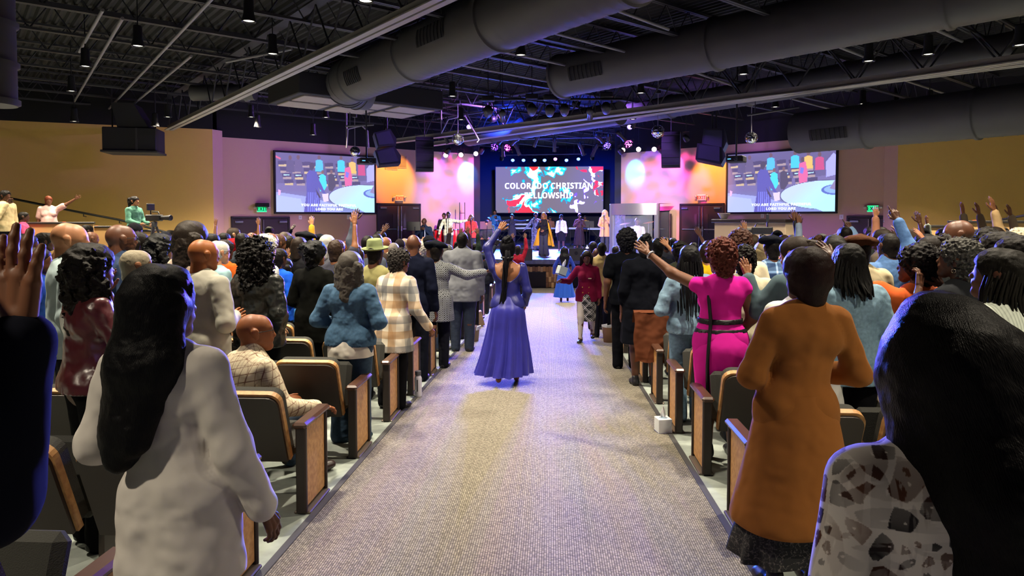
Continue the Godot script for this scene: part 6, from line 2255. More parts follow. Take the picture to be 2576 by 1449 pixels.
	# denim jacket
	hero(880, 642, 5.3, {"label": "person in blue denim jacket and flared jeans at the aisle", "sex": "f", "fat": 1.14, "cell": 0.013, "skin": 6, "hair": "shoulder", "hairc": "4c4843", "hs": 1.1, "yaw": -8, "arms": [[Vector3(0.13, -0.26, 0.02), Vector3(0.0, -0.34, -0.18)], [Vector3(0.11, -0.26, 0.02), Vector3(-0.02, -0.32, -0.18)]], "top": {"name": "jacket", "grow": 0.03, "folds": 0.009, "ffreq": 8.0, "collar": true, "hem": -0.04, "mat": denim("3f6688")}, "bottom": {"mat": denim("27445e"), "flare": 0.07, "grow": 0.016}, "shoes": "22352e", "group": L})
	var dn := get_node(NodePath(last))
	obj("shirt_tail", skirt_mb([[0.98, 0, 0.005, 0.185, 0.150, 0.0], [0.88, 0, 0.01, 0.205, 0.172, 0.003], [0.79, 0, 0.01, 0.208, 0.172, 0.006]], 48, 7, 3), cloth("d8d2c6"), dn)
	# seated window-pane shirt
	hero(612, 858, 4.05, {"label": "seated person in cream window-pane checked shirt at the aisle", "sit": true, "hip_y": 0.40, "hfix": 1.66, "lean": Vector3(0, -0.03, -0.06), "cell": 0.012, "skin": "8a5230", "hair": "", "glasses": true, "hs": 1.06, "yaw": -38, "head": [-0.45, 0.05, 0], "fat": 1.1, "arms": ["lap", [Vector3(0.10, -0.25, -0.06), Vector3(0.10, -0.30, -0.31)]], "hands": ["relax", "relax"], "top": {"name": "shirt", "grow": 0.022, "collar": true, "hem": -0.05, "mat": tex_cloth("pane", 5.0)}, "bottom": {"mat": denim("2c4058")}, "shoes": "2a1a18", "group": "seated people"})
	# plaid long shirt
	hero(985, 630, 6.4, {"label": "person in brown and white plaid long shirt, hand on the seat back", "sex": "f", "fat": 1.12, "cell": 0.013, "skin": 3, "hair": "curlyshort", "hairc": "2e2a28", "yaw": -24, "head": [-0.3, 0, 0], "lean": Vector3(0.03, -0.01, -0.06), "arms": ["front", [Vector3(0.08, -0.27, 0.02), Vector3(0.15, -0.48, -0.12)]], "hands": ["relax", "fist"], "top": {"name": "shirt", "grow": 0.026, "hem": -0.30, "flare": 0.03, "collar": true, "mat": tex_cloth("plaid", 3.2)}, "bottom": {"c": "121216"}, "group": L})
	hero(943, 612, 6.9, {"label": "person in olive jacket and olive fedora", "cell": C, "skin": 2, "hair": "fedora", "hairc": "77805a", "yaw": -14, "top": {"name": "jacket", "c": "8f8a5c", "grow": 0.022}, "group": L})
	hero(1040, 592, 7.7, {"label": "person in navy sweater over a white collar at the aisle", "cell": C, "skin": 2, "hair": "", "yaw": -6, "arms": ["down", "down"], "top": {"name": "sweater", "c": "0d1122", "grow": 0.024, "collar": true}, "bottom": {"c": "11131c"}, "group": L})
	hero(1098, 612, 8.5, {"label": "person in grey houndstooth jacket and black beret, arm stretched toward the aisle", "sex": "f", "fat": 1.12, "cell": 0.015, "skin": 3, "hair": "beret", "hairc": "10131a", "hs": 1.08, "yaw": -10, "arms": ["front", [Vector3(0.24, -0.10, -0.06), Vector3(0.47, -0.06, -0.12)]], "hands": ["relax", "open"], "palm1": Vector3(0, 1, -0.2), "top": {"name": "jacket", "grow": 0.026, "hem": -0.28, "flare": 0.02, "mat": tex_cloth("hound", 9.0, "a4a6a8")}, "bottom": {"c": "14151c"}, "group": L})
	hero(1163, 586, 9.8, {"label": "person in grey dress shirt and dark jeans standing at the aisle", "fat": 1.25, "cell": 0.015, "skin": 1, "hair": "crop", "yaw": -6, "top": {"name": "shirt", "c": "74777d", "grow": 0.03, "hem": -0.2, "collar": true}, "bottom": {"mat": denim("1d2a42")}, "group": L})
	# --- right side
	var pink := {"label": "person in bright pink dress with black piping, arm raised high", "sex": "f", "fat": 1.16, "cell": 0.012, "bcell": 0.012, "skin": 3, "hair": "curlyshort", "hairc": "5a2c22", "hs": 1.1, "yaw": 6, "head": [0.2, 0.05, 0], "arms": [[Vector3(0.17, 0.09, -0.18), Vector3(0.32, 0.24, -0.34)], [Vector3(0.07, -0.26, 0.0), Vector3(-0.01, -0.44, -0.12)]], "hands": ["open", "relax"], "palm0": Vector3(0.3, -0.5, -0.8), "top": {"name": "dress_bodice", "sleeve": 0.0, "grow": 0.014, "folds": 0.004, "hem": -0.10, "mat": cloth("d8249c", {"bump": ["fold", 0.6]})}, "bottom": {"name": "dress_skirt", "mat": cloth("d8249c", {"bump": ["fold", 0.6]}), "pleats": 5, "skirt": [[1.06, 0, 0.0, 0.150, 0.125, 0.0], [0.98, 0, 0.01, 0.185, 0.155, 0.0], [0.88, 0, 0.02, 0.215, 0.185, 0.001], [0.76, 0, 0.015, 0.215, 0.175, 0.003], [0.60, 0, 0.0, 0.198, 0.150, 0.005], [0.47, 0, 0.0, 0.188, 0.138, 0.006]]}, "shoes": "14151c", "group": R}
	var pk := hero(1815, 614, 5.05, pink)
	for q in [[1.075, 1.115], [1.0, 1.04]]:
		obj("belt", band(pink, q[0], q[1], 0.026), mat("120f14", 0.5), pk)
	obj("piping", MB.new().tube([Vector3(-0.135, 1.36, 0.075), Vector3(-0.13, 1.25, 0.105), Vector3(-0.115, 1.10, 0.105), Vector3(-0.13, 1.0, 0.128), Vector3(-0.15, 0.88, 0.158), Vector3(-0.15, 0.75, 0.142), Vector3(-0.14, 0.6, 0.118), Vector3(-0.13, 0.48, 0.108)], [0.013, 0.014, 0.014, 0.014, 0.014, 0.014, 0.014, 0.012], 6), mat("120f14", 0.5), pk)
	obj("watch", MB.new().tube(wrist_ring(pink, 0), 0.008, 6, false), mat("d8d8e0", 0.25, 0.8), pk)
	# camel coat
	var camel := cloth("8a5628", {"sheen": 0.35, "bump": ["fold", 0.8]})
	var cm := hero(2005, 640, 3.15, {"label": "person in long camel coat over a dark patterned skirt", "sex": "f", "fat": 1.0, "lean": Vector3(0.045, 0, 0), "cell": 0.011, "skin": 2, "hair": "pixie", "hairc": "24120f", "hs": 1.04, "yaw": 8, "head": [0.25, 0.08, 0], "arms": [[Vector3(0.11, -0.27, 0.0), Vector3(-0.02, -0.30, -0.20)], [Vector3(0.11, -0.27, 0.0), Vector3(-0.02, -0.30, -0.20)]], "top": {"name": "coat", "grow": 0.03, "folds": 0.008, "hem": -0.16, "mat": camel}, "bottom": {"name": "coat_skirt", "mat": camel, "pleats": 4, "seed": 4, "skirt": [[1.02, 0, 0, 0.165, 0.14, 0.0], [0.88, 0, 0.01, 0.205, 0.175, 0.002], [0.70, 0, 0.01, 0.24, 0.2, 0.008], [0.52, 0, 0.01, 0.285, 0.22, 0.012], [0.40, 0, 0.01, 0.315, 0.24, 0.014], [0.36, 0, 0.01, 0.312, 0.235, 0.014]]}, "shoes": "1c1014", "group": R})
	obj("skirt", skirt_mb([[0.60, 0, 0, 0.20, 0.16, 0.0], [0.42, 0, 0, 0.235, 0.18, 0.004], [0.33, -0.02, 0, 0.27, 0.2, 0.012], [0.20, -0.03, 0, 0.29, 0.21, 0.032]], 72, 10, 6), tex_cloth("dotprint", 1.7), cm)
	hero(2020, 668, 4.2, {"label": "person in white shirt hidden behind the camel coat wearer", "sex": "f", "fat": 1.32, "cell": 0.015, "skin": 4, "hair": "short", "yaw": 4, "top": {"name": "shirt", "c": "e6e4de", "grow": 0.034, "hem": -0.4, "flare": 0.04}, "bottom": {"c": "16161a"}, "group": R})
	# lace, nearest on the right
	hero(2330, 782, 1.2, {"label": "person in white lace top at the lower right corner", "sex": "f", "fat": 1.15, "lean": Vector3(0.05, 0, 0), "cell": 0.010, "skin": 3, "hair": "long", "hairc": "070508", "hs": 1.1, "yaw": 4, "head": [-0.5, 0.1, 0.32], "arms": ["front", "front"], "top": {"name": "lace_top", "grow": 0.02, "folds": 0.004, "hem": -0.2, "mat": tex_cloth("lace", 4.4)}, "bottom": {"c": "0d0d12"}, "group": R})
	# dreads and pale denim
	hero(2137, 620, 4.25, {"label": "person in pale denim jacket with shoulder length locs", "sex": "f", "fat": 1.18, "cell": 0.013, "skin": 2, "hair": "dreads", "hairc": "1b1a19", "hs": 1.04, "yaw": 6, "arms": ["front", "front"], "top": {"name": "jacket", "grow": 0.032, "folds": 0.010, "ffreq": 8.0, "hem": -0.12, "mat": denim("8fb4cc")}, "bottom": {"c": "141418"}, "group": R})
	# dip-dyed orange top
	var orange := {"label": "person in orange top fading to cream, left arm raised", "sex": "f", "fat": 1.2, "cell": 0.013, "skin": 1, "hair": "afro", "hairc": "120e0e", "yaw": 14, "head": [0.5, 0.1, 0], "arms": [[Vector3(0.13, 0.10, -0.19), Vector3(0.21, 0.27, -0.38)], "front"], "hands": ["open", "relax"], "top": {"name": "blouse", "sleeve": 0.22, "grow": 0.02, "hem": -0.30, "flare": 0.02, "mat": dip_dye()}, "bottom": {"c": "2b7f92"}, "group": R}
	hero(2308, 630, 4.6, orange)
	hero(2162, 598, 5.5, {"label": "person in sand coloured field jacket and brown beret", "fat": 1.12, "cell": 0.015, "skin": 3, "hair": "beret", "hairc": "4a2f20", "yaw": 8, "top": {"name": "jacket", "c": "b9ad8e", "grow": 0.03, "collar": true, "folds": 0.012}, "group": R})
	# cornrow braids, ribbed white sweater
	hero(2525, 640, 3.3, {"label": "person in ribbed white and green sweater with braided hair, right edge", "sex": "f", "fat": 1.25, "cell": 0.012, "skin": 2, "hair": "cornrows", "hairc": "16140f", "hs": 1.12, "yaw": 22, "head": [0.4, 0.2, 0], "arms": ["front", "front"], "top": {"name": "sweater", "grow": 0.034, "mat": tex_cloth("rib", 7.0, "dfe8dc")}, "bottom": {"c": "16161a"}, "group": R})
	hero(2418, 613, 4.2, {"label": "person in charcoal t-shirt with hands held to the face", "cell": C, "skin": 2, "hair": "curlyshort", "hairc": "4e4d49", "yaw": 30, "head": [0.35, 0.2, 0], "arms": ["face", "face"], "earring": 0.012, "top": {"c": "26282c", "sleeve": 0.5, "grow": 0.026}, "group": R})
	hero(2415, 556, 5.8, {"label": "person in grey blazer, tallest on the right side", "cell": C, "skin": 2, "hair": "", "yaw": 40, "head": [0.5, 0, 0], "top": {"name": "blazer", "c": "474b4a", "grow": 0.026, "collar": true}, "group": R})
	hero(2525, 594, 4.5, {"label": "person in dark top in profile near the right edge", "sex": "f", "cell": 0.018, "skin": 1, "hair": "short", "hairc": "14100f", "yaw": 55, "hs": 1.1, "top": {"c": "1b1b1f"}, "group": R})
	hero(2566, 600, 4.0, {"label": "person in black top cut by the right edge", "cell": 0.018, "skin": 1, "hair": "short", "hairc": "14100f", "yaw": 50, "top": {"c": "101014"}, "group": R})
	hero(1735, 624, 6.0, {"label": "person in pale blue denim suit with very long black braids", "sex": "f", "cell": 0.014, "skin": 3, "hair": "braids", "hairc": "0d0d0f", "hs": 1.12, "yaw": 0, "arms": [[Vector3(0.11, -0.27, 0.02), Vector3(0.0, -0.30, -0.18)], "front"], "top": {"name": "jacket", "grow": 0.032, "hem": -0.06, "folds": 0.014, "mat": denim("7fa0b8")}, "bottom": {"mat": denim("6d8ea8"), "flare": 0.06, "grow": 0.02}, "group": R})
	hero(1622, 596, 7.6, {"label": "person in loose black dress standing at the right of the aisle", "sex": "f", "fat": 1.22, "cell": 0.015, "skin": 2, "hair": "bun", "hairc": "0b0b0f", "yaw": 2, "top": {"name": "dress_bodice", "c": "070911", "grow": 0.03, "sleeve": 0.75, "hem": -0.12}, "bottom": {"name": "dress_skirt", "c": "070911", "pleats": 7, "skirt": [[1.05, 0, 0, 0.17, 0.15, 0.0], [0.9, 0, 0, 0.24, 0.2, 0.004], [0.7, 0, 0, 0.26, 0.21, 0.012], [0.5, 0, 0, 0.27, 0.22, 0.016]]}, "group": R})
	hero(1576, 586, 8.6, {"label": "person in black vest over grey t-shirt at the right of the aisle", "cell": 0.016, "skin": 2, "hair": "afro", "hairc": "0c0d14", "hs": 1.05, "yaw": 0, "arms": ["down", "down"], "top": {"name": "vest", "c": "06080e", "grow": 0.03, "sleeve": 0.3}, "bottom": {"c": "07080d"}, "group": R})
	hero(1872, 626, 5.6, {"label": "person in cream t-shirt just beyond the pink dress", "cell": C, "skin": 3, "hair": "curlyshort", "hairc": "15120f", "fat": 1.12, "yaw": 4, "top": {"c": "cfc9ac", "sleeve": 0.4, "grow": 0.026, "hem": -0.2}, "group": R})
	hero(1862, 590, 6.5, {"label": "person in beige sweater with black stripes, beyond the cream t-shirt", "sex": "f", "cell": C, "skin": 3, "hair": "curlyshort", "hairc": "3a221a", "hs": 1.12, "fat": 1.2, "yaw": 2, "arms": ["down", "front"], "top": {"name": "sweater", "grow": 0.03, "mat": tex_cloth("stripe", 2.4)}, "group": R})
	hero(1943, 598, 7.2, {"label": "person in blue plaid shirt and black beret", "sex": "f", "cell": 0.018, "skin": 2, "hair": "beret", "hairc": "11131c", "yaw": 4, "fat": 1.1, "top": {"grow": 0.024, "mat": tex_cloth("blueplaid", 3.2)}, "group": R})
	hero(2005, 604, 5.1, {"label": "person with high ponytail in grey teal jacket, palm raised", "sex": "f", "cell": C, "skin": 4, "hair": "ponytail", "hairc": "2a211c", "hs": 1.1, "yaw": 20, "head": [0.35, 0, 0], "arms": ["bent", "front"], "hands": ["open", "relax"], "earring": 0.008, "top": {"name": "jacket", "c": "52656c", "grow": 0.028}, "group": R})
	hero(2103, 598, 5.7, {"label": "person with long straight black hair beside the brown beret", "sex": "f", "cell": 0.018, "skin": 4, "hair": "long", "hairc": "15120f", "yaw": 0, "head": [-0.2, 0.15, 0.15], "top": {"c": "5a4a42"}, "group": R})
	hero(2236, 589, 6.4, {"label": "person in blue denim shirt pointing upward", "cell": C, "skin": 1, "hair": "crop", "yaw": 14, "arms": ["down", [Vector3(0.10, 0.22, -0.10), Vector3(0.04, 0.44, -0.16)]], "hands": ["relax", "point"], "top": {"name": "shirt", "grow": 0.026, "collar": true, "mat": denim("4f78b0")}, "group": R})
	hero(2350, 600, 5.6, {"label": "person in dark leather jacket with hair in a small bun", "sex": "f", "cell": 0.018, "skin": 4, "hair": "bun", "hairc": "1a1411", "yaw": 45, "top": {"name": "jacket", "mat": leather("22282c"), "grow": 0.024}, "group": R})
	hero(1514, 611, 11.4, {"label": "person in tan suit jacket beyond the usher", "cell": 0.016, "skin": 1, "hair": "crop", "yaw": 0, "top": {"name": "suit_jacket", "c": "b7a36c", "grow": 0.028, "hem": -0.18, "collar": true}, "group": R})

func dip_dye() -> StandardMaterial3D:
	# dyed cloth: orange yoke, cream below, with an uneven dye edge
	var n := FastNoiseLite.new()
	n.seed = 12
	n.frequency = 0.02
	image_tex("dip", 128, 256, func(x: int, y: int):
		var k := clampf((y - 46 + n.get_noise_2d(x, y) * 12.0) / 16.0, 0, 1) if y < 190 else 0.0
		return Color("e0601c").lerp(Color("d8cdb4"), k))
	var m := StandardMaterial3D.new()
	m.roughness = 0.9
	m.albedo_texture = T["dip"]
	m.uv1_triplanar = true
	m.uv1_scale = Vector3(1.0, 0.62, 1.0)
	m.uv1_offset = Vector3(0, 0.16, 0)
	return m

func wrist_ring(o: Dictionary, s: int) -> Array:
	var j := rig(o)
	var w: Vector3 = j["wr%d" % s]
	var d: Vector3 = (w - j["el%d" % s]).normalized()
	var fr := along(w - d * 0.02, d)
	var p := []
	for k in 13:
		p.append(fr * Vector3(cos(TAU * k / 12.0) * 0.034, 0, sin(TAU * k / 12.0) * 0.034))
	return p

func aisle_people() -> void:
	# dancer
	var blue := satin("2a2a8c")
	var d := {"label": "dancer in royal blue dress walking up the aisle, arm raised", "sex": "f", "fat": 1.08, "cell": 0.011, "skin": 4, "hair": "bun", "hairc": "0b0b12", "hs": 1.06, "yaw": 2, "stride": 0.14, "arms": [[Vector3(0.07, 0.23, -0.06), Vector3(-0.06, 0.43, -0.14)], [Vector3(0.06, -0.27, 0.04), Vector3(0.02, -0.48, -0.08)]], "hands": ["relax", "relax"], "top": {"name": "bodice", "grow": 0.010, "folds": 0.003, "hem": -0.02, "neckcut": [Vector3(0, -0.01, 0.14), 0.20, Vector3(1.25, 0.95, 0.8)], "mat": satin("1d1f6a")}, "bottom": {"name": "skirt", "mat": blue, "seg": 120, "pleats": 13, "seed": 3, "skirt": [[1.05, 0, 0, 0.138, 0.115, 0.0], [0.96, 0, 0.01, 0.165, 0.15, 0.001], [0.86, 0, 0.02, 0.20, 0.18, 0.004], [0.62, -0.01, 0.02, 0.225, 0.195, 0.020], [0.35, -0.025, 0.03, 0.265, 0.23, 0.036], [0.13, -0.05, 0.04, 0.305, 0.26, 0.050]]}, "shoes": "", "group": "dancers in blue"}
	var n := hero(1277, 603, 7.6, d)
	var br := MB.new()
	var r := RandomNumberGenerator.new()
	r.seed = 2
	for k in 9:
		var a := r.randf_range(-0.03, 0.025)
		var z := 0.10 + r.randf_range(0, 0.035)
		var path := [Vector3(a * 0.8, 1.62, 0.08)]
		for i in 6:
			path.append(Vector3(a + 0.012 * sin(i * 1.7 + k) - 0.012 * i, 1.52 - i * (0.11 + r.randf() * 0.01), z + 0.03 + 0.01 * sin(i * 2.1 + k)))
		br.tube(path, [0.012, 0.012, 0.012, 0.011, 0.010, 0.009, 0.005], 6)
	obj("braids", br, hairmat("0b0b12"), n)
	obj("hair_tie", MB.new().tube([Vector3(-0.07, 1.50, 0.13), Vector3(0, 1.49, 0.16), Vector3(0.07, 1.50, 0.13)], 0.014, 6), mat("0a0a0e", 0.6), n)
	hero(1420, 622, 18.0, {"label": "dancer in royal blue dress near the stage", "sex": "f", "cell": 0.018, "skin": 2, "hair": "long", "hairc": "0b0b10", "yaw": 0, "stride": -0.08, "arms": [[Vector3(0.14, -0.26, 0), Vector3(0.16, -0.48, -0.05)], [Vector3(0.12, -0.26, 0), Vector3(0.10, -0.48, -0.05)]], "top": {"name": "bodice", "grow": 0.014, "mat": satin("16308a")}, "bottom": {"name": "skirt", "mat": satin("1a4aa8"), "pleats": 11, "seed": 5, "skirt": [[1.05, 0, 0, 0.14, 0.12, 0], [0.9, 0, 0.01, 0.19, 0.17, 0.003], [0.5, 0, 0.01, 0.25, 0.22, 0.02], [0.16, 0, 0.01, 0.31, 0.27, 0.035]]}, "shoes": "", "group": "dancers in blue"})
	# usher
	var mar := cloth("6a1030", {"sheen": 0.4, "bump": ["fold", 0.5]})
	var u := {"label": "usher in maroon double-breasted jacket walking down the aisle holding a tissue box", "sex": "f", "fat": 1.06, "cell": 0.012, "skin": "5c3626", "hair": "bob", "hairc": "180c0c", "hs": 1.08, "yaw": 172, "face": true, "mouth": 0.013, "stride": 0.16, "head": [0.18, 0.02, 0.06], "arms": ["down", [Vector3(0.16, -0.22, -0.06), Vector3(0.28, -0.20, -0.28)]], "hands": ["relax", "hold"], "earring": 0.008, "top": {"name": "jacket", "grow": 0.022, "folds": 0.004, "hem": -0.16, "collar": true, "mat": mar}, "bottom": {"name": "skirt", "mat": tex_cloth("bwplaid", 3.0), "pleats": 4, "skirt": [[0.95, 0, 0, 0.17, 0.14, 0.0], [0.82, 0, 0, 0.185, 0.155, 0.002], [0.6, 0, 0, 0.18, 0.15, 0.005], [0.40, 0, 0, 0.165, 0.14, 0.008]]}, "shoes": "0d0d10"}
	var un := hero(1476, 634, 10.9, u)
	var js := rig(u)
	later("stockings", pants_mesh.bind(u, js, {"grow": 0.004, "flare": -0.02}), obj("stockings", null, mat("b8b0a6", 0.6), un))
	for y in [1.05, 0.95, 0.85]:
		for s in [-0.05, 0.05]:
			obj("button", MB.new().add(unit_ball(), xf(Vector3(s * (1.0 + (y - 0.85)), y, -0.172 - (0.012 if y > 1.0 else 0.0)), Vector3.ZERO, Vector3(0.011, 0.011, 0.005))), mat("e0b040", 0.25, 1.0), un)
	obj("name_tag", MB.new().box(Vector3(-0.075, 1.215, -0.175), Vector3(0.06, 0.014, 0.006)), mat("e8d8a0", 0.3, 0.6), un)
	# tissue box in her hand
	var j: Dictionary = rig(u)
	var hw: Vector3 = un.transform * (j.wr1 + Vector3(0.01, 0.11, -0.07))
	var tb := thing("tissue_box", "white tissue box held up by the usher", "tissue box", hw, 0.4)
	tb.rotation.z = -0.35
	tissue_parts(tb, "c9d8d8", 0.13)

func tissue_parts(t: Node3D, c: String, s: float) -> void:
	obj("carton", MB.new().box(Vector3(0, s * 0.55, 0), Vector3(s, s * 1.1, s), Transform3D(), 0.003), mat(c, 0.6), t)
	obj("base_band", MB.new().box(Vector3(0, s * 0.06, 0), Vector3(s * 1.01, s * 0.11, s * 1.01)), mat("1e2c78", 0.5), t)
	obj("opening", MB.new().lathe([Vector2(s * 0.32, s * 1.101), Vector2(0, s * 1.102)], 20), mat("8aa0b4", 0.6), t)
	var g := []
	for i in 7:
		var row := []
		for k in 9:
			var u := k / 8.0 - 0.5
			var hgt := s * 1.08 + i / 6.0 * s * 0.85
			var w := s * (0.45 - 0.34 * absf(i / 6.0 - 0.35) - 0.1 * i / 6.0)
			row.append(Vector3(u * w, hgt + 0.1 * s * cos(u * 5.0), s * 0.10 * sin(u * 9.0 + i * 0.8)))
		g.append(row)
	obj("tissue", MB.new().sheet(g), mat("f4f4f2", 0.9), t)

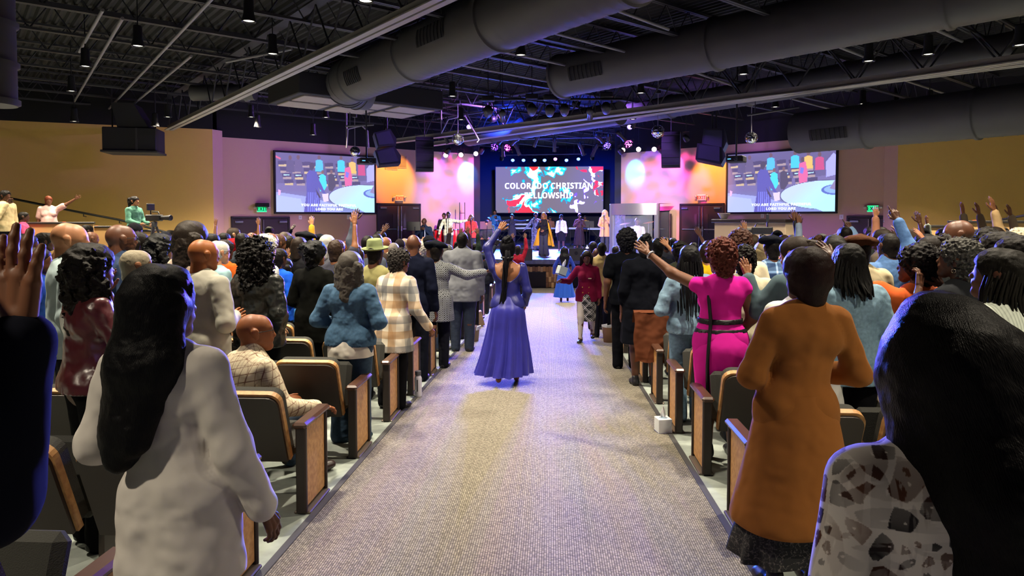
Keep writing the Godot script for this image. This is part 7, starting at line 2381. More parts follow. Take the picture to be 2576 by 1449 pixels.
# --- the crowd: [px, head top y, t, sex, skin, hair, hair colour, sleeve, top colour, left arm, right arm, turn, words]
func crowd() -> void:
	var rows := [
		[338, 567, 11.5, "m", 1, "knitcap", "1a1a1e", 1.0, "2a2a30", "down", "down", -30, "dark jacket and black cap below the camera tripod"],
		[343, 588, 7.6, "f", 1, "bob", "14100e", 1.0, "SPRINT", "down", "down", -45, "black white and mustard print top"],
		[217, 567, 13.5, "m", 1, "crop", "14100e", 1.0, "4a4640", "down", "down", -30, "grey brown top by the left wall"],
		[228, 584, 12.0, "m", 3, "", "", 1.0, "30363a", "down", "down", -40, "dark green top below the left wall"],
		[415, 588, 12.5, "m", 1, "knitcap", "23252b", 1.0, "27303c", "down", "down", -20, "navy top and cap right of the tripod"],
		[428, 580, 13.5, "m", 1, "crop", "120f0e", 1.0, "3c3430", "down", "down", -40, "brown top right of the tripod"],
		[532, 589, 8.6, "m", 1, "crop", "120f0e", 1.0, "1e2024", "down", "down", -20, "black top before the wall corner"],
		[515, 592, 13.0, "f", 3, "short", "2a1c16", 0.3, "7a5a48", "down", "up", -20, "brown top with a hand raised before the yellow wall"],
		[547, 608, 5.3, "f", 5, "crop", "b5b1a8", 1.0, "8fb0b4", "down", "down", -35, "light teal top and teal glasses"],
		[563, 587, 11.0, "m", 1, "crop", "15120f", 1.0, "b8d0dc", "down", "down", -20, "pale blue shirt left of the exit doors"],
		[586, 574, 12.5, "m", 5, "crop", "3a3028", 0.3, "14161c", "face", "down", -60, "black t-shirt with a hand to the face"],
		[563, 606, 7.6, "f", 2, "short", "231a16", 1.0, "b8561e", "down", "down", -25, "burnt orange top"],
		[590, 608, 10.0, "f", 3, "headwrap", "8a1620", 1.0, "8a1620", "down", "down", -10, "dark red top and red head cover"],
		[582, 678, 5.0, "m", 5, "", "", 1.0, "d8cfc4", "lap", "lap", -35, "white printed top, seated low"],
		[608, 588, 7.6, "m", 1, "crop", "17140f", 1.0, "4a525c", "down", "down", -15, "slate sweater before the exit doors"],
		[622, 590, 12.5, "f", 4, "short", "2a201a", 0.3, "6a4a3a", "down", "up", -10, "brown top with open palm raised before the doors"],
		[633, 586, 10.2, "m", 3, "", "", 1.0, "5a5040", "down", "down", -10, "brown shirt below the left exit doors"],
		[650, 581, 14.0, "m", 4, "crop", "6a3a20", 1.0, "3a3a40", "down", "down", -40, "grey top in the middle of the exit doors"],
		[677, 566, 17.0, "m", 1, "crop", "120f0e", 1.0, "17161c", "down", "ahead", -20, "black suit with an arm raised against the doors"],
		[678, 587, 8.4, "m", 3, "", "", 1.0, "3c3a3a", "down", "down", -30, "charcoal top and glasses below the doors"],
		[698, 592, 8.9, "f", 3, "short", "4a3428", 0.0, "8a8a82", "down", "down", -40, "grey sleeveless top"],
		[664, 598, 6.2, "f", 6, "curlyshort", "b0aca0", 1.0, "c9ccd0", "down", "down", -35, "white mask and light top"],
		[700, 628, 6.4, "f", 2, "short", "16120f", 1.0, "1a52c8", "down", "front", -20, "bright blue top"],
		[715, 660, 5.6, "f", 4, "bob", "15120f", 0.3, "3f86d0", "down", "bent", -20, "light blue patterned top with a raised fist"],
		[716, 587, 11.0, "f", 5, "bob", "4a4038", 1.0, "5c6060", "down", "down", -20, "grey and black top"],
		[729, 595, 9.2, "m", 2, "short", "1c1712", 1.0, "b78628", "down", "down", -10, "mustard yellow shirt"],
		[752, 600, 7.0, "f", 3, "bob", "2a211b", 1.0, "1d1d21", "bent", "down", -10, "black top with a palm raised beside the bob"],
		[748, 600, 9.9, "f", 5, "short", "4a3422", 1.0, "c89a30", "down", "up", -10, "yellow sleeve raised"],
		[771, 587, 9.4, "m", 1, "beret", "16171c", 1.0, "2a2a30", "down", "down", -10, "dark coat and black beret"],
		[806, 593, 10.4, "m", 2, "beret", "101218", 1.0, "a04020", "down", "down", -10, "rust top and black cap"],
		[822, 595, 8.3, "f", 5, "bob", "a9a8a4", 1.0, "5a5c64", "down", "down", -10, "grey top and silver bob"],
		[755, 640, 6.0, "f", 4, "short", "241a14", 0.3, "d84a6a", "down", "bent", -10, "coral pink top with two fingers raised"],
		[845, 606, 7.3, "f", 4, "short", "33261e", 0.4, "3a3a44", "down", "up", -12, "dotted dark blouse with arm raised high"],
		[852, 606, 8.4, "m", 3, "crop", "5a4638", 1.0, "4a2f22", "down", "down", -14, "brown leather jacket"],
		[872, 612, 9.4, "f", 4, "curlyshort", "6a3c1c", 1.0, "b09a70", "down", "down", -10, "tan top and auburn curls"],
		[886, 592, 12.0, "m", 2, "crop", "16120f", 0.3, "6a4a30", "down", "high", -10, "brown t-shirt with an arm angled up"],
		[893, 620, 7.9, "f", 3, "long", "2a1c14", 1.0, "c8a878", "down", "down", -10, "tan top and long brown hair"],
		[925, 594, 7.9, "m", 1, "crop", "120f0e", 1.0, "4c525e", "up", "down", -6, "slate suit jacket with left arm raised high"],
		[948, 590, 9.0, "m", 2, "crop", "16120f", 1.0, "3a2f2a", "down", "down", -6, "brown jacket behind the fedora"],
		[955, 584, 13.0, "m", 1, "short", "0e0c0c", 1.0, "2a2230", "down", "down", -60, "plum shirt before the stage door"],
		[970, 597, 10.4, "m", 4, "", "", 1.0, "c8b898", "down", "down", -20, "beige shirt before the stage door"],
		[990, 612, 9.4, "m", 4, "crop", "77706a", 1.0, "bba890", "down", "bent", -6, "sand shirt with hand lifted"],
		[1006, 607, 10.8, "m", 1, "knitcap", "231e22", 1.0, "4a3a4a", "down", "down", -6, "purple jacket and dark cap"],
		[1018, 603, 12.4, "f", 5, "bob", "8a7a68", 1.0, "8a6a70", "down", "ahead", -6, "dusty rose top with hand lifted"],
		[1062, 612, 11.0, "f", 6, "curlyshort", "b8b4a4", 1.0, "8a8880", "down", "down", -6, "grey top and white curls"],
		[1082, 601, 9.9, "f", 1, "headwrap", "14161c", 1.0, "23232a", "down", "down", -4, "black top and dotted head wrap"],
		[1126, 620, 10.8, "f", 3, "curlyshort", "5a5850", 1.0, "5c5a60", "down", "down", -4, "grey top beside the black beret"],
		[1152, 612, 12.6, "f", 2, "bun", "120f0e", 1.0, "2a2228", "up", "up", -4, "dark top with both hands raised below the red congas"],
		[1178, 612, 12.8, "f", 2, "short", "16120f", 1.0, "1f2a24", "up", "up", -4, "dark green top with joined hands raised"],
		[1196, 612, 13.2, "m", 1, "crop", "120f0e", 1.0, "1e2430", "bent", "ahead", -30, "navy jacket aiming a small camera"],
		[1185, 640, 12.0, "f", 4, "braids", "1a1412", 1.0, "25262e", "down", "down", -4, "black coat at the aisle front left"],
		[1303, 618, 16.5, "f", 2, "short", "16120f", 1.0, "7a1626", "up", "up", -10, "dark red top with both arms raised near the stage"],
		[1215, 640, 15.0, "m", 1, "crop", "120f0e", 1.0, "1c1e26", "down", "down", 0, "black jacket in the front left rows"],
		[1195, 622, 16.0, "f", 2, "short", "1a1512", 1.0, "342c3c", "down", "down", 0, "plum coat in the front left rows"],
		[1492, 609, 13.8, "m", 1, "short", "0f0e12", 1.0, "23252c", "down", "down", 0, "dark suit left of the tan suit"],
		[1500, 626, 12.4, "m", 1, "", "", 1.0, "8f8054", "down", "down", 0, "khaki jacket half behind the usher"],
		[1548, 620, 14.5, "f", 2, "short", "1a1512", 1.0, "3a4a5c", "down", "down", 0, "slate blue top beyond the tan suit"],
		[1562, 640, 11.0, "m", 1, "crop", "120f0e", 1.0, "2a2e3a", "down", "down", 0, "dark jacket beyond the black vest"],
		[1655, 602, 9.0, "f", 1, "short", "10100f", 1.0, "16181e", "down", "down", 2, "black top beyond the black dress"],
		[1676, 598, 12.6, "m", 1, "crop", "120f0e", 1.0, "3f4248", "down", "down", 2, "grey t-shirt below the drum booth"],
		[1693, 599, 13.0, "m", 1, "crop", "120f0e", 1.0, "33507e", "down", "down", 2, "blue and grey t-shirt below the drum booth"],
		[1710, 612, 8.0, "f", 3, "updo", "14120f", 0.5, "33362c", "down", "down", 4, "olive top beside the long braids"],
		[1745, 612, 12.4, "f", 2, "short", "14100e", 1.0, "33303a", "down", "down", 4, "dark top below the right stage doors"],
		[1782, 606, 9.4, "m", 4, "crop", "4a3826", 1.0, "2f3238", "down", "down", 6, "charcoal shirt below the right stage doors"],
		[1775, 616, 7.9, "f", 5, "short", "2a1e18", 0.35, "d8b020", [Vector3(0.15, 0.13, -0.15), Vector3(0.28, 0.30, -0.28)], "down", 4, "yellow t-shirt with left arm raised"],
		[1800, 606, 8.8, "m", 2, "short", "1a1410", 1.0, "4a4c54", "down", "down", 4, "grey shirt behind the red curls"],
		[1828, 608, 8.4, "f", 5, "bob", "a8a8a8", 0.35, "e4e2e0", [Vector3(0.12, 0.2, -0.1), Vector3(0.22, 0.42, -0.18)], "down", 4, "white top with a watch on the raised arm"],
		[1848, 612, 9.6, "f", 5, "short", "2a1e18", 1.0, "6a5a58", "down", "up", 6, "mauve top with open hand raised before the counter"],
		[1893, 594, 9.0, "f", 5, "bob", "3a2c20", 0.35, "7fb0d4", "down", "down", 6, "light blue t-shirt and brown bob"],
		[1918, 612, 8.0, "f", 5, "bob", "8a7a58", 1.0, "a8b4b8", "bent", "down", 8, "pale jacket and straw coloured bob"],
		[1955, 586, 11.0, "m", 1, "knitcap", "14141a", 1.0, "3c6a98", "down", "down", 8, "blue shirt and dark knit cap beside the video camera"],
		[1972, 592, 9.8, "m", 3, "crop", "3a2a22", 1.0, "3a3a40", "down", "up", 8, "charcoal top with hand raised below the right screen"],
		[1992, 592, 11.8, "m", 2, "crop", "16120f", 1.0, "404650", "down", "down", 8, "grey blue top below the right screen"],
		[2012, 590, 12.5, "m", 5, "", "", 1.0, "8a9098", "down", "down", 8, "pale grey top below the right screen"],
		[2050, 598, 9.6, "f", 3, "bun", "4a3020", 1.0, "8fa0b8", "up", "down", 8, "pale blue top with spread hand raised"],
		[2042, 614, 7.6, "f", 5, "curlyshort", "8a7458", 1.0, "b8a888", "bent", "down", 8, "beige top and short sandy hair"],
		[2066, 592, 11.0, "f", 2, "long", "1a1512", 1.0, "4a3a3c", "down", "down", 8, "wine top left of the right exit doors"],
		[2090, 606, 9.0, "f", 4, "short", "2a2018", 1.0, "b0a060", "ahead", "down", 8, "khaki top with arm pointing up"],
		[2108, 586, 10.6, "m", 4, "", "", 1.0, "d4d8dc", "down", "down", 10, "white shirt left of the right exit doors"],
		[2126, 572, 9.8, "m", 2, "crop", "16120f", 1.0, "8fb4dc", "down", [Vector3(0.06, 0.16, -0.12), Vector3(0.02, 0.30, -0.2)], 10, "light blue shirt with a pointing finger"],
		[2188, 572, 15.0, "f", 2, "short", "16120f", 1.0, "6a1630", "down", "bent", 12, "wine red top against the right exit doors"],
		[2200, 585, 9.4, "m", 2, "crop", "44403c", 1.0, "4a5048", "bent", "down", 30, "grey green top with fist raised before the doors"],
		[2218, 572, 13.0, "m", 1, "crop", "16120f", 1.0, "332c40", "down", "down", 30, "purple shirt before the right exit doors"],
		[2222, 578, 8.4, "m", 3, "crop", "2a221c", 1.0, "5c5248", "down", "down", 40, "brown shirt in profile before the right exit doors"],
		[2248, 585, 8.6, "f", 5, "short", "3a2a20", 1.0, "b07a60", "up", "down", 12, "peach top with hand raised at the corner strip"],
		[2300, 578, 9.6, "m", 5, "crop", "6a5a4a", 1.0, "66625c", "down", "down", 30, "taupe shirt below the right yellow wall"],
		[2318, 580, 10.6, "m", 4, "knitcap", "14141a", 1.0, "585048", "down", "ahead", 40, "brown grey top and dark cap, palm raised"],
		[2330, 592, 7.2, "m", 1, "short", "100e0d", 1.0, "b89818", "down", "down", 40, "yellow top in profile on the right"],
		[2290, 600, 5.4, "f", 1, "short", "15110f", 0.3, "2a2420", "down", "up", 10, "dark top with dark hand spread high"],
		[2382, 576, 9.0, "m", 2, "short", "161310", 1.0, "23262c", "down", "down", 35, "black top and glasses left of the grey blazer"],
		[2395, 590, 7.8, "m", 4, "", "", 1.0, "b9a9a4", "down", "down", 45, "pale pink shirt behind the grey blazer"],
		[2365, 596, 9.6, "f", 4, "short", "2a201a", 1.0, "a8b0a0", "up", "down", 30, "pale green top with palms raised"],
		[2478, 588, 5.6, "f", 4, "afro", "15120f", 1.0, "a07c50", "ahead", "down", 35, "tan top with arm crossed over the head"],
		[2462, 578, 9.0, "m", 4, "crop", "4a3a30", 1.0, "6a5c4c", "up", "up", 35, "brown top with two hands raised"],
		[2500, 574, 8.0, "m", 4, "short", "2a201a", 1.0, "c0a074", "down", "up", 35, "tan shirt with a bent hand above the rail"],
		[2518, 572, 10.0, "m", 2, "crop", "16120f", 1.0, "4a4438", "down", "down", 35, "olive top under the right rail"],
		[2545, 582, 9.0, "f", 3, "short", "2a201a", 1.0, "7a6a5a", "up", "up", 35, "taupe top with two palms raised at the right edge"],
		[2570, 582, 6.5, "f", 5, "curlyshort", "b0a890", 1.0, "a89a80", "down", "down", 45, "sand top and pale curls at the right edge"],
		[90, 625, 4.6, "m", 2, "crop", "1c1713", 1.0, "1d3a78", "down", "down", -55, "blue top half hidden by the raised hand"],
		[62, 590, 7.0, "m", 1, "crop", "1c1713", 1.0, "2a2830", "down", "bent", -45, "dark top with hand lifted at the left edge"],
		[110, 588, 9.0, "f", 1, "short", "1c1713", 1.0, "3a3438", "down", "down", -45, "dark grey top left of the tall pale blue shirt"],
	]
	var i := 0
	for q in rows:
		i += 1
		var o := {"sex": q[3], "skin": q[4], "hair": q[5], "hairc": q[6], "arms": [q[9], q[10]], "yaw": q[11], "group": "people standing %s of the aisle" % ("left" if q[0] < 1400 else "right")}
		var up := func(a) -> String: return "open" if (a is Array or a in ["up", "high", "ahead", "bent"]) else "relax"
		o.hands = [up.call(q[9]), up.call(q[10])]
		if "finger" in q[12]: o.hands = ["relax", "point"]
		if "seated" in q[12]: o.sit = true
		var c: String = q[8]
		o.top = {"sleeve": q[7], "grow": 0.02}
		if c == "SPRINT": o.top.mat = tex_cloth("sprint", 3.0)
		else: o.top.c = c
		o.bottom = {"c": ["17181e", "22242c", "2a3346", "1c1a1a"][i % 4]}
		if "glasses" in q[12]: o.glasses = true
		o.label = "person in " + q[12]
		o.crowd = true
		var made := hero(q[0], q[1], q[2], o)
		if "aiming" in q[12]:
			var w: Vector3 = made.transform * (rig(o).wr1 + Vector3(0, 0.10, -0.05))
			var cam := thing("handheld_camera", "black camera with a long lens aimed by a person in the left rows", "camera", w, -1.2)
			obj("body", MB.new().box(Vector3.ZERO, Vector3(0.14, 0.1, 0.08), Transform3D(), 0.01), mat("111114", 0.5), cam)
			obj("lens", MB.new().lathe([Vector2(0, 0), Vector2(0.035, 0), Vector2(0.04, 0.2), Vector2(0.03, 0.21), Vector2(0, 0.2)], 14, xf(Vector3(0, 0, -0.03), Vector3(-PI / 2, 0, 0))), mat("111114", 0.4), cam)

func stage_people() -> void:
	var sy := STAGE_Y
	var G := "singers and players on the stage"
	var put := func(px: float, ytop: float, t: float, o: Dictionary) -> Node3D:
		o.floor = sy
		o.group = G
		if not o.has("yaw"): o.yaw = 178
		if not o.has("face"): o.face = true
		o.cell = o.get("cell", 0.02)
		return hero(px, ytop, t, o)
	put.call(1067, 549, 24.8, {"label": "seated player in navy shirt with a saxophone", "skin": 1, "hair": "", "sit": true, "arms": ["mic", "mic"], "hands": ["hold", "hold"], "top": {"c": "23304a", "collar": true}, "bottom": {"c": "16181e"}})
	put.call(1117, 536, 25.6, {"label": "conga player in black shirt behind the red drums", "skin": 2, "hair": "crop", "arms": ["lap", "lap"], "top": {"c": "1d1c22"}, "bottom": {"c": "16181e"}})
	put.call(1128, 533, 24.6, {"label": "singer in pale green patterned cardigan and grey trousers", "skin": 1, "hair": "crop", "glasses": true, "arms": ["out", [Vector3(0.12, -0.26, 0), Vector3(0.16, -0.5, -0.06)]], "hands": ["open", "relax"], "top": {"mat": tex_cloth("diamond", 4.0), "name": "cardigan"}, "bottom": {"c": "5a5a62"}})
	put.call(1185, 541, 26.0, {"label": "singer in coral red top", "sex": "f", "fat": 1.2, "skin": 5, "hair": "bob", "hairc": "5a4430", "mouth": 0.008, "arms": ["front", "down"], "top": {"c": "e0484a", "sleeve": 0.5, "hem": -0.2, "flare": 0.04}, "bottom": {"c": "3c3c44"}})
	put.call(1228, 541, 30.5, {"label": "seated keyboard player left of the vest wearer", "skin": 4, "hair": "short", "sit": true, "arms": ["lap", "lap"], "top": {"c": "4a5a50", "sleeve": 0.3}})
	put.call(1224, 556, 28.0, {"label": "seated player in dark cap behind the coral singer", "skin": 5, "hair": "knitcap", "hairc": "1a2030", "sit": true, "arms": ["lap", "lap"], "top": {"c": "3a4048"}})
	put.call(1245, 528, 33.5, {"label": "singer in dark puffer vest over blue shirt", "skin": 3, "hair": "crop", "fat": 1.1, "arms": ["mic", [Vector3(0.12, -0.2, -0.1), Vector3(0.0, 0.0, -0.24)]], "hands": ["hold", "hold"], "top": {"c": "2f66a8", "grow": 0.02}, "bottom": {"c": "54505a"}})
	put.call(1288, 539, 32, {"label": "singer in charcoal cardigan over orange with both arms spread wide", "sex": "f", "skin": 4, "hair": "bob", "hairc": "221a18", "mouth": 0.008, "head": [0, -0.2, 0], "arms": ["out", "out"], "hands": ["open", "open"], "palm0": Vector3(0, 1, -0.3), "palm1": Vector3(0, 1, -0.3), "top": {"c": "34323a", "name": "cardigan", "hem": -0.28, "flare": 0.03}, "bottom": {"c": "2c2a30"}})
	put.call(1348, 536, 30, {"label": "singer in black and white leaf print jumpsuit", "sex": "f", "skin": 2, "hair": "updo", "hairc": "141016", "arms": ["mic", [Vector3(0.16, -0.22, 0), Vector3(0.32, -0.40, -0.06)]], "hands": ["hold", "open"], "top": {"mat": tex_cloth("leafprint", 3.0), "name": "jumpsuit_top"}, "bottom": {"mat": tex_cloth("leafprint", 3.0), "flare": 0.1, "grow": 0.03}})
	var gs: Node3D = put.call(1368, 536, 25.7, {"label": "lead singer in golden shawl over black at the front of the stage", "sex": "f", "skin": 4, "hair": "shoulder", "hairc": "7a5230", "yaw": 150, "mouth": 0.012, "head": [0.2, -0.15, 0], "arms": ["front", "mic"], "hands": ["relax", "hold"], "top": {"c": "23212a"}, "bottom": {"c": "3a3a48", "flare": 0.16, "grow": 0.02}})
	var sh := []
	for i in 9:
		var row := []
		for k in 13:
			var u := k / 12.0
			var a := lerpf(-0.4, PI + 0.4, u)
			var y := 1.44 - i * 0.13
			var rr := 0.20 + 0.02 * i + 0.012 * sin(k * 2.3 + i)
			row.append(Vector3(cos(a) * rr * (1.0 + 0.04 * i), y - 0.05 * absf(u - 0.5), 0.02 + sin(a) * rr * 0.72))
		sh.append(row)
	obj("shawl", MB.new().sheet(sh), cloth("d89a28"), gs)
	put.call(1412, 542, 29.2, {"label": "singer in white shirt and dark knee skirt", "sex": "f", "skin": 2, "hair": "knitcap", "hairc": "23232a", "head": [0, -0.25, 0], "arms": ["down", "down"], "top": {"c": "eceaea", "collar": true, "grow": 0.03, "hem": -0.06}, "bottom": {"c": "24222a", "skirt": [[1.0, 0, 0, 0.15, 0.13, 0], [0.85, 0, 0, 0.20, 0.17, 0.002], [0.5, 0, 0, 0.19, 0.16, 0.006]]}})
	put.call(1458, 538, 31.2, {"label": "singer in brown dress with both hands at the microphone", "sex": "f", "skin": 2, "hair": "bun", "hairc": "141016", "arms": ["mic", "mic"], "hands": ["hold", "hold"], "top": {"c": "4a342e"}, "bottom": {"c": "33282a", "skirt": [[1.05, 0, 0, 0.14, 0.12, 0], [0.85, 0, 0, 0.2, 0.17, 0.004], [0.5, 0, 0, 0.25, 0.2, 0.012], [0.22, 0, 0, 0.28, 0.22, 0.02]]}})
	put.call(1472, 543, 35.6, {"label": "keyboard player in yellow behind the brown dress", "skin": 3, "hair": "crop", "arms": ["lap", "lap"], "top": {"c": "c8a040"}})
	put.call(1384, 545, 35.6, {"label": "keyboard player in tan behind the golden shawl", "skin": 4, "hair": "short", "arms": ["lap", "lap"], "top": {"c": "a8785a"}})
	put.call(1522, 529, 28.5, {"label": "singer in peach cardigan over teal with long blonde hair", "sex": "f", "skin": 7, "hair": "long", "hairc": "d8b070", "arms": ["mic", "front"], "hands": ["hold", "relax"], "top": {"c": "d8a678", "name": "cardigan", "hem": -0.3, "flare": 0.03}, "bottom": {"c": "44444e", "flare": 0.06}})
	put.call(1556, 535, 27.0, {"label": "singer in olive top holding a microphone", "sex": "f", "skin": 5, "hair": "curlyshort", "hairc": "7a4a28", "mouth": 0.008, "arms": ["front", "mic"], "hands": ["relax", "hold"], "top": {"c": "5c5a38", "sleeve": 0.8}, "bottom": {"c": "1c1a20"}})
	put.call(1603, 549, 25.4, {"label": "drummer in white behind the glass of the booth", "skin": 2, "hair": "crop", "sit": true, "arms": ["lap", "lap"], "hands": ["hold", "hold"], "top": {"c": "dcdce0", "sleeve": 0.4}})
	# instruments held
	var p := sp(1071, 24.8)
	var sx := thing("saxophone", "silver blue lit saxophone held by the seated player", "saxophone", p + Vector3(0, 0.55, 0.28))
	obj("body", MB.new().tube([Vector3(0, 0.55, -0.08), Vector3(0.02, 0.45, 0.0), Vector3(0.02, 0.0, 0.05), Vector3(0.05, -0.1, 0.1), Vector3(0.1, -0.02, 0.14), Vector3(0.12, 0.1, 0.16)], [0.012, 0.015, 0.03, 0.04, 0.045, 0.075], 12), mat("9ab0d8", 0.2, 1.0), sx)
	obj("mouthpiece", MB.new().tube([Vector3(0, 0.55, -0.08), Vector3(0, 0.6, -0.16)], 0.012, 8), mat("101010", 0.4), sx)
	for q in [[1128, 24.2, 1.5, "before the singer in green"], [1186, 25.6, 1.4, "before the coral singer"], [1249, 33.0, 1.5, "before the vest wearer"], [1284, 31.5, 1.45, "before the singer with spread arms"], [1343, 29.5, 1.4, "before the leaf print jumpsuit"], [1408, 28.7, 1.4, "before the white shirt"], [1461, 30.7, 1.45, "before the brown dress"], [1519, 28.0, 1.5, "before the blonde singer"], [1563, 26.5, 1.45, "before the olive top"]]:
		mic_stand(sp(q[0], q[1]), q[2], "slim black microphone stand " + q[3])
	for q in [[1446, 627, "left"], [1466, 627, "right"]]:
		var t := thing("cup", "dark tumbler at the brown dress wearer's feet, %s one" % q[2], "cup", aty(q[0], q[1] + 3, sy))
		obj("wall", MB.new().lathe([Vector2(0, 0), Vector2(0.035, 0), Vector2(0.045, 0.16), Vector2(0.04, 0.16), Vector2(0.03, 0.01), Vector2(0, 0.01)], 14), mat("2a1c18", 0.3), t)
		obj("lid", MB.new().lathe([Vector2(0, 0.165), Vector2(0.047, 0.163), Vector2(0.047, 0.155)], 14), mat("4a3020", 0.4), t)
	var tt := thing("tissue_box", "small white tissue box on the stage floor", "tissue box", aty(1477, 629, sy))
	tissue_parts(tt, "e8e8ec", 0.12)

func side_people() -> void:
	# on the raised left side
	var y1 := 0.45
	hero(122, 494, 16.0, {"label": "person in pale pink t-shirt with one arm raised at the left wall", "floor": at(122, 494, 16.0).y - 1.62, "sex": "f", "fat": 1.15, "cell": 0.02, "skin": 3, "hair": "ponytail", "hairc": "6a3420", "yaw": -150, "head": [0.3, 0, 0], "arms": [[Vector3(0.20, 0.12, -0.08), Vector3(0.40, 0.26, -0.12)], "down"], "hands": ["open", "relax"], "top": {"c": "d8b0a8", "sleeve": 0.35, "grow": 0.026}, "bottom": {"mat": denim("1c2838")}})
	hero(12, 480, 14.5, {"label": "person in cream top with hand to the face at the left edge", "floor": at(12, 480, 14.5).y - 1.72, "cell": 0.02, "skin": 2, "hair": "short", "yaw": -100, "arms": ["down", "face"], "top": {"c": "c8b48a", "grow": 0.026}})
	hero(58, 534, 15.0, {"label": "seated child in pink at the left wall", "floor": at(58, 534, 15.0).y - 1.2, "sit": true, "cell": 0.02, "skin": 1, "hair": "crop", "yaw": -60, "arms": ["lap", "lap"], "top": {"c": "d8507a"}})
	hero(337, 495, 16.8, {"label": "camera operator in green sweater with headphones", "floor": at(337, 495, 16.8).y - 1.74, "cell": 0.018, "skin": 4, "hair": "ponytail", "hairc": "14100e", "yaw": -100, "head": [0, 0.1, 0], "arms": ["lap", "lap"], "hands": ["hold", "hold"], "top": {"c": "4f7a68", "grow": 0.024}, "bottom": {"c": "b8b098"}})
	# broadcast camera on a tripod
	for q in [[388, 548, 16.6, 0.95, "broadcast video camera on a tripod at the left wall", -100.0], [1918, 580, 15.0, 0.9, "broadcast video camera on a stand before the counter", 70.0]]:
		var p := at(q[0], q[1], q[2])
		var t := thing("video_camera", q[4], "video camera", p, deg_to_rad(q[5]))
		var blk := mat("141417", 0.5)
		obj("body", MB.new().box(Vector3(0, 0, 0), Vector3(0.16, 0.16, 0.42), Transform3D(), 0.02), blk, t)
		obj("lens", MB.new().lathe([Vector2(0, 0), Vector2(0.05, 0), Vector2(0.06, 0.2), Vector2(0.075, 0.28), Vector2(0.06, 0.3), Vector2(0, 0.28)], 14, xf(Vector3(0, 0, -0.2), Vector3(-PI / 2, 0, 0))), blk, t)
		obj("monitor", MB.new().box(Vector3(0, 0.27, 0.1), Vector3(0.24, 0.17, 0.05), Transform3D(), 0.01), mat("23252c", 0.4), t)
		obj("monitor_arm", MB.new().tube([Vector3(0, 0.08, 0.1), Vector3(0, 0.2, 0.1)], 0.015, 6), blk, t)
		obj("handle", MB.new().tube([Vector3(0, 0.08, -0.15), Vector3(0, 0.15, -0.12), Vector3(0, 0.15, 0.05)], 0.015, 6), blk, t)
		obj("tripod_head", MB.new().lathe([Vector2(0, -0.24), Vector2(0.06, -0.24), Vector2(0.07, -0.1), Vector2(0, -0.08)], 14), mat("3a3a40", 0.5), t)
		obj("pan_bar", MB.new().tube([Vector3(0.03, -0.12, 0.05), Vector3(0.1, -0.25, 0.5)], 0.012, 6), blk, t)
		for k in 3:
			var a := TAU * k / 3.0
			obj("leg", MB.new().tube([Vector3(cos(a) * 0.05, -0.22, sin(a) * 0.05), Vector3(cos(a) * 0.34, -1.35, sin(a) * 0.34)], [0.03, 0.022], 6), mat("2a2a2e", 0.5), t)

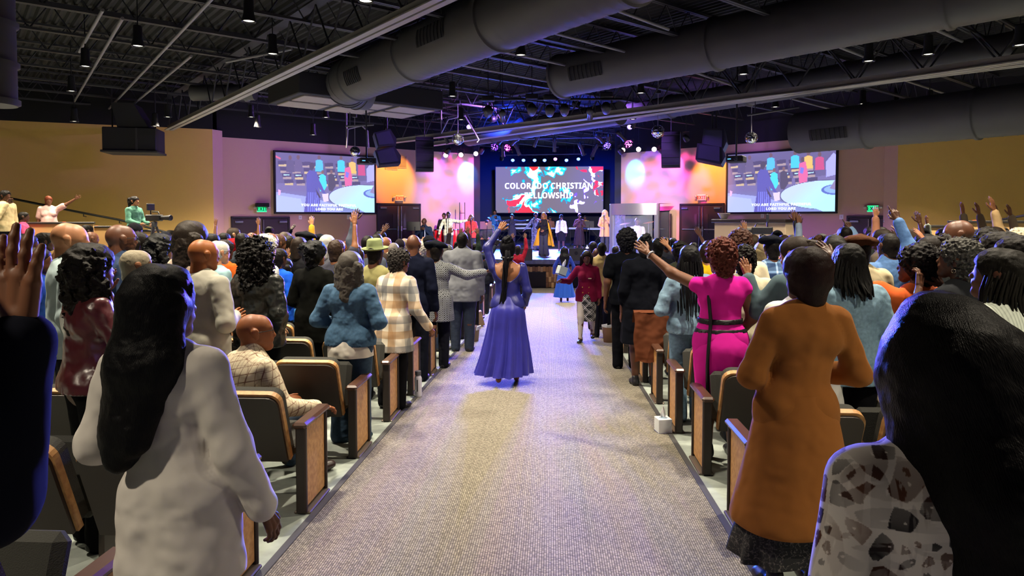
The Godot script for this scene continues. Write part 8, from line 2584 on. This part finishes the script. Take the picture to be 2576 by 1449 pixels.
func small_things() -> void:
	# tissue box on the floor by the right seats
	var t := thing("tissue_box", "white tissue box with a blue base on the floor at the right of the aisle", "tissue box", aty(1668, 1088, fy(5.7)), 0.2)
	t.position.y = fy(-t.position.z) + 0.0
	tissue_parts(t, "d4d8dc", 0.115)
	# bottle by the left seats
	var p := aty(1052, 1000, fy(6.9))
	t = thing("water_bottle", "frosted white water bottle with a grey cap on the floor at the left", "bottle", Vector3(p.x, fy(-p.z), p.z))
	obj("flask", MB.new().lathe([Vector2(0, 0), Vector2(0.036, 0), Vector2(0.038, 0.02), Vector2(0.037, 0.20), Vector2(0.028, 0.225), Vector2(0.026, 0.235), Vector2(0, 0.235)], 20), mat("c4c2d0", 0.35), t)
	obj("cap", MB.new().lathe([Vector2(0.028, 0.23), Vector2(0.031, 0.232), Vector2(0.031, 0.27), Vector2(0.026, 0.275), Vector2(0, 0.275)], 20), mat("44444c", 0.5), t)
	obj("strap", MB.new().box(Vector3(0.0, 0.13, 0.040), Vector3(0.012, 0.12, 0.004)), mat("33333a", 0.5), t)
	# waste bins
	for q in [[1190, 860, "left", "8d7a58"], [1532, 862, "right", "6a4c34"]]:
		p = aty(q[1 - 1], q[1], fy(10.9))
		t = thing("waste_bin", "small brown waste bin with papers at the %s of the aisle" % q[2], "bin", Vector3(p.x, fy(-p.z), p.z), 0.0, "waste bins")
		obj("bucket", MB.new().lathe([Vector2(0, 0.0), Vector2(0.085, 0.0), Vector2(0.11, 0.25), Vector2(0.103, 0.25), Vector2(0.08, 0.012), Vector2(0, 0.012)], 24), mat(q[3], 0.6), t)
		for k in 3:
			obj("paper", MB.new().box(Vector3(-0.03 + k * 0.03, 0.26, 0.02 * (k - 1)), Vector3(0.09, 0.07, 0.012), xf(Vector3.ZERO, Vector3(0.2 * k, 0.5 * k, 0.15))), mat("c8ccd4", 0.8), t)
	# box tilted at the left, bag on a right seat, jackets on seat backs
	p = aty(1212, 820, fy(12.5))
	t = thing("hymnal_box", "tan box leaning against a left seat end", "box", Vector3(p.x, fy(-p.z) + 0.02, p.z), 0.2)
	t.rotation.z = 0.25
	obj("carton", MB.new().box(Vector3(0, 0.13, 0), Vector3(0.11, 0.26, 0.16), Transform3D(), 0.004), mat("a58a68", 0.7), t)
	obj("lid", MB.new().box(Vector3(0, 0.265, 0), Vector3(0.115, 0.02, 0.165), Transform3D(), 0.004), mat("b89c9c", 0.7), t)
	# grey-brown shoulder bag on the right
	p = at(1592, 828, 8.6)
	t = thing("shoulder_bag", "slouched taupe shoulder bag hanging at a right seat end", "bag", p, 0.2)
	obj("pouch", MB.new().add(net([[Vector3(0, 0.14, 0), Vector3(-0.05, -0.14, 0), 0.06, 0.085, Vector3(0, 0, 1), 0.5], [Vector3(-0.02, 0.0, 0), Vector3(0.03, -0.12, 0), 0.07, 0.075, Vector3(0, 0, 1), 0.5]], 0.012, 0.04)).mesh(), cloth("57504a"), t)
	obj("strap", MB.new().tube([Vector3(-0.05, 0.15, 0), Vector3(0.0, 0.26, 0), Vector3(0.05, 0.15, 0)], 0.01, 6), mat("3a3430", 0.7), t)
	# brown cloth over a right seat back
	p = at(1662, 815, 7.1)
	t = thing("draped_jacket", "brown jacket draped over a seat back at the right", "jacket", p, 0.0)
	var g := []
	for i in 8:
		var row := []
		for k in 12:
			var u := k / 11.0 - 0.5
			var v := i / 7.0
			row.append(Vector3(u * 0.56 + 0.01 * sin(i * 1.3), 0.12 - v * 0.5 + 0.01 * sin(k * 1.9), 0.04 + v * 0.06 + 0.014 * sin(k * 1.4 + i * 0.4)))
		g.append(row)
	obj("back_panel", MB.new().sheet(g), cloth("5a3220"), t)
	var g2 := []
	for i in 5:
		var row := []
		for k in 12:
			var u := k / 11.0 - 0.5
			row.append(Vector3(u * 0.56, 0.12 + 0.02 * sin(i * 0.8) - maxf(i - 2, 0) * 0.06, 0.04 - i * 0.035))
		g2.append(row)
	obj("shoulder_fold", MB.new().sheet(g2), cloth("5a3220"), t)
	# dark coat over the seat back beside the seated person
	p = at(755, 940, 5.25)
	t = thing("draped_coat", "charcoal coat hung over the seat back before the seated person", "coat", p, 0.0)
	g = []
	for i in 8:
		var row := []
		for k in 12:
			var u := k / 11.0 - 0.5
			var v := i / 7.0
			row.append(Vector3(u * 0.54, 0.03 - v * 0.34 + 0.008 * sin(k * 1.7), 0.05 + v * 0.05 + 0.01 * sin(k * 1.6 + i * 0.5)))
		g.append(row)
	obj("back_panel", MB.new().sheet(g), cloth("20221f"), t)
	obj("collar", MB.new().tube([Vector3(-0.26, 0.03, 0.03), Vector3(0, 0.045, 0.03), Vector3(0.26, 0.03, 0.03)], 0.03, 8), cloth("20221f"), t)

func people() -> void:
	fabrics()
	warm_up()
	near_people()
	print("near ", Time.get_ticks_msec())
	aisle_people()
	crowd()
	print("crowd ", Time.get_ticks_msec())
	stage_people()
	side_people()
	small_things()
	run_jobs()

func _ready() -> void:
	var cam := Camera3D.new()
	cam.name = "camera"
	add_child(cam)
	cam.position = EYE
	cam.rotation = Vector3(PITCH, YAW, 0)
	cam.projection = Camera3D.PROJECTION_FRUSTUM
	cam.near = 0.05
	cam.far = 200.0
	cam.size = 2.0 * 0.05 * 724.5 / F
	cam.frustum_offset = Vector2(0, -0.05 * (724.5 - 618.6) / F)
	cam.current = true
	var we := WorldEnvironment.new()
	we.name = "world"
	var e := Environment.new()
	e.background_mode = Environment.BG_COLOR
	e.background_color = Color.BLACK
	e.tonemap_mode = Environment.TONE_MAPPER_LINEAR
	e.tonemap_exposure = 1.3
	e.sdfgi_enabled = true
	e.ssao_enabled = true
	e.ssil_enabled = true
	we.environment = e
	add_child(we)
	var t0 := Time.get_ticks_msec()
	textures()
	shell()
	ceiling()
	video_picture()
	led_picture()
	screen(-1, 688, 944, 378, 538, "large projection screen left of the stage showing the relayed service")
	screen(1, 1828, 2108, 367, 537, "large projection screen right of the stage showing the relayed service")
	doors()
	stage_floor()
	led_wall()
	stage_lights()
	rigging()
	stage_things()
	seating()
	print("built hall ", Time.get_ticks_msec() - t0)
	people()
	print("built people ", Time.get_ticks_msec() - t0)
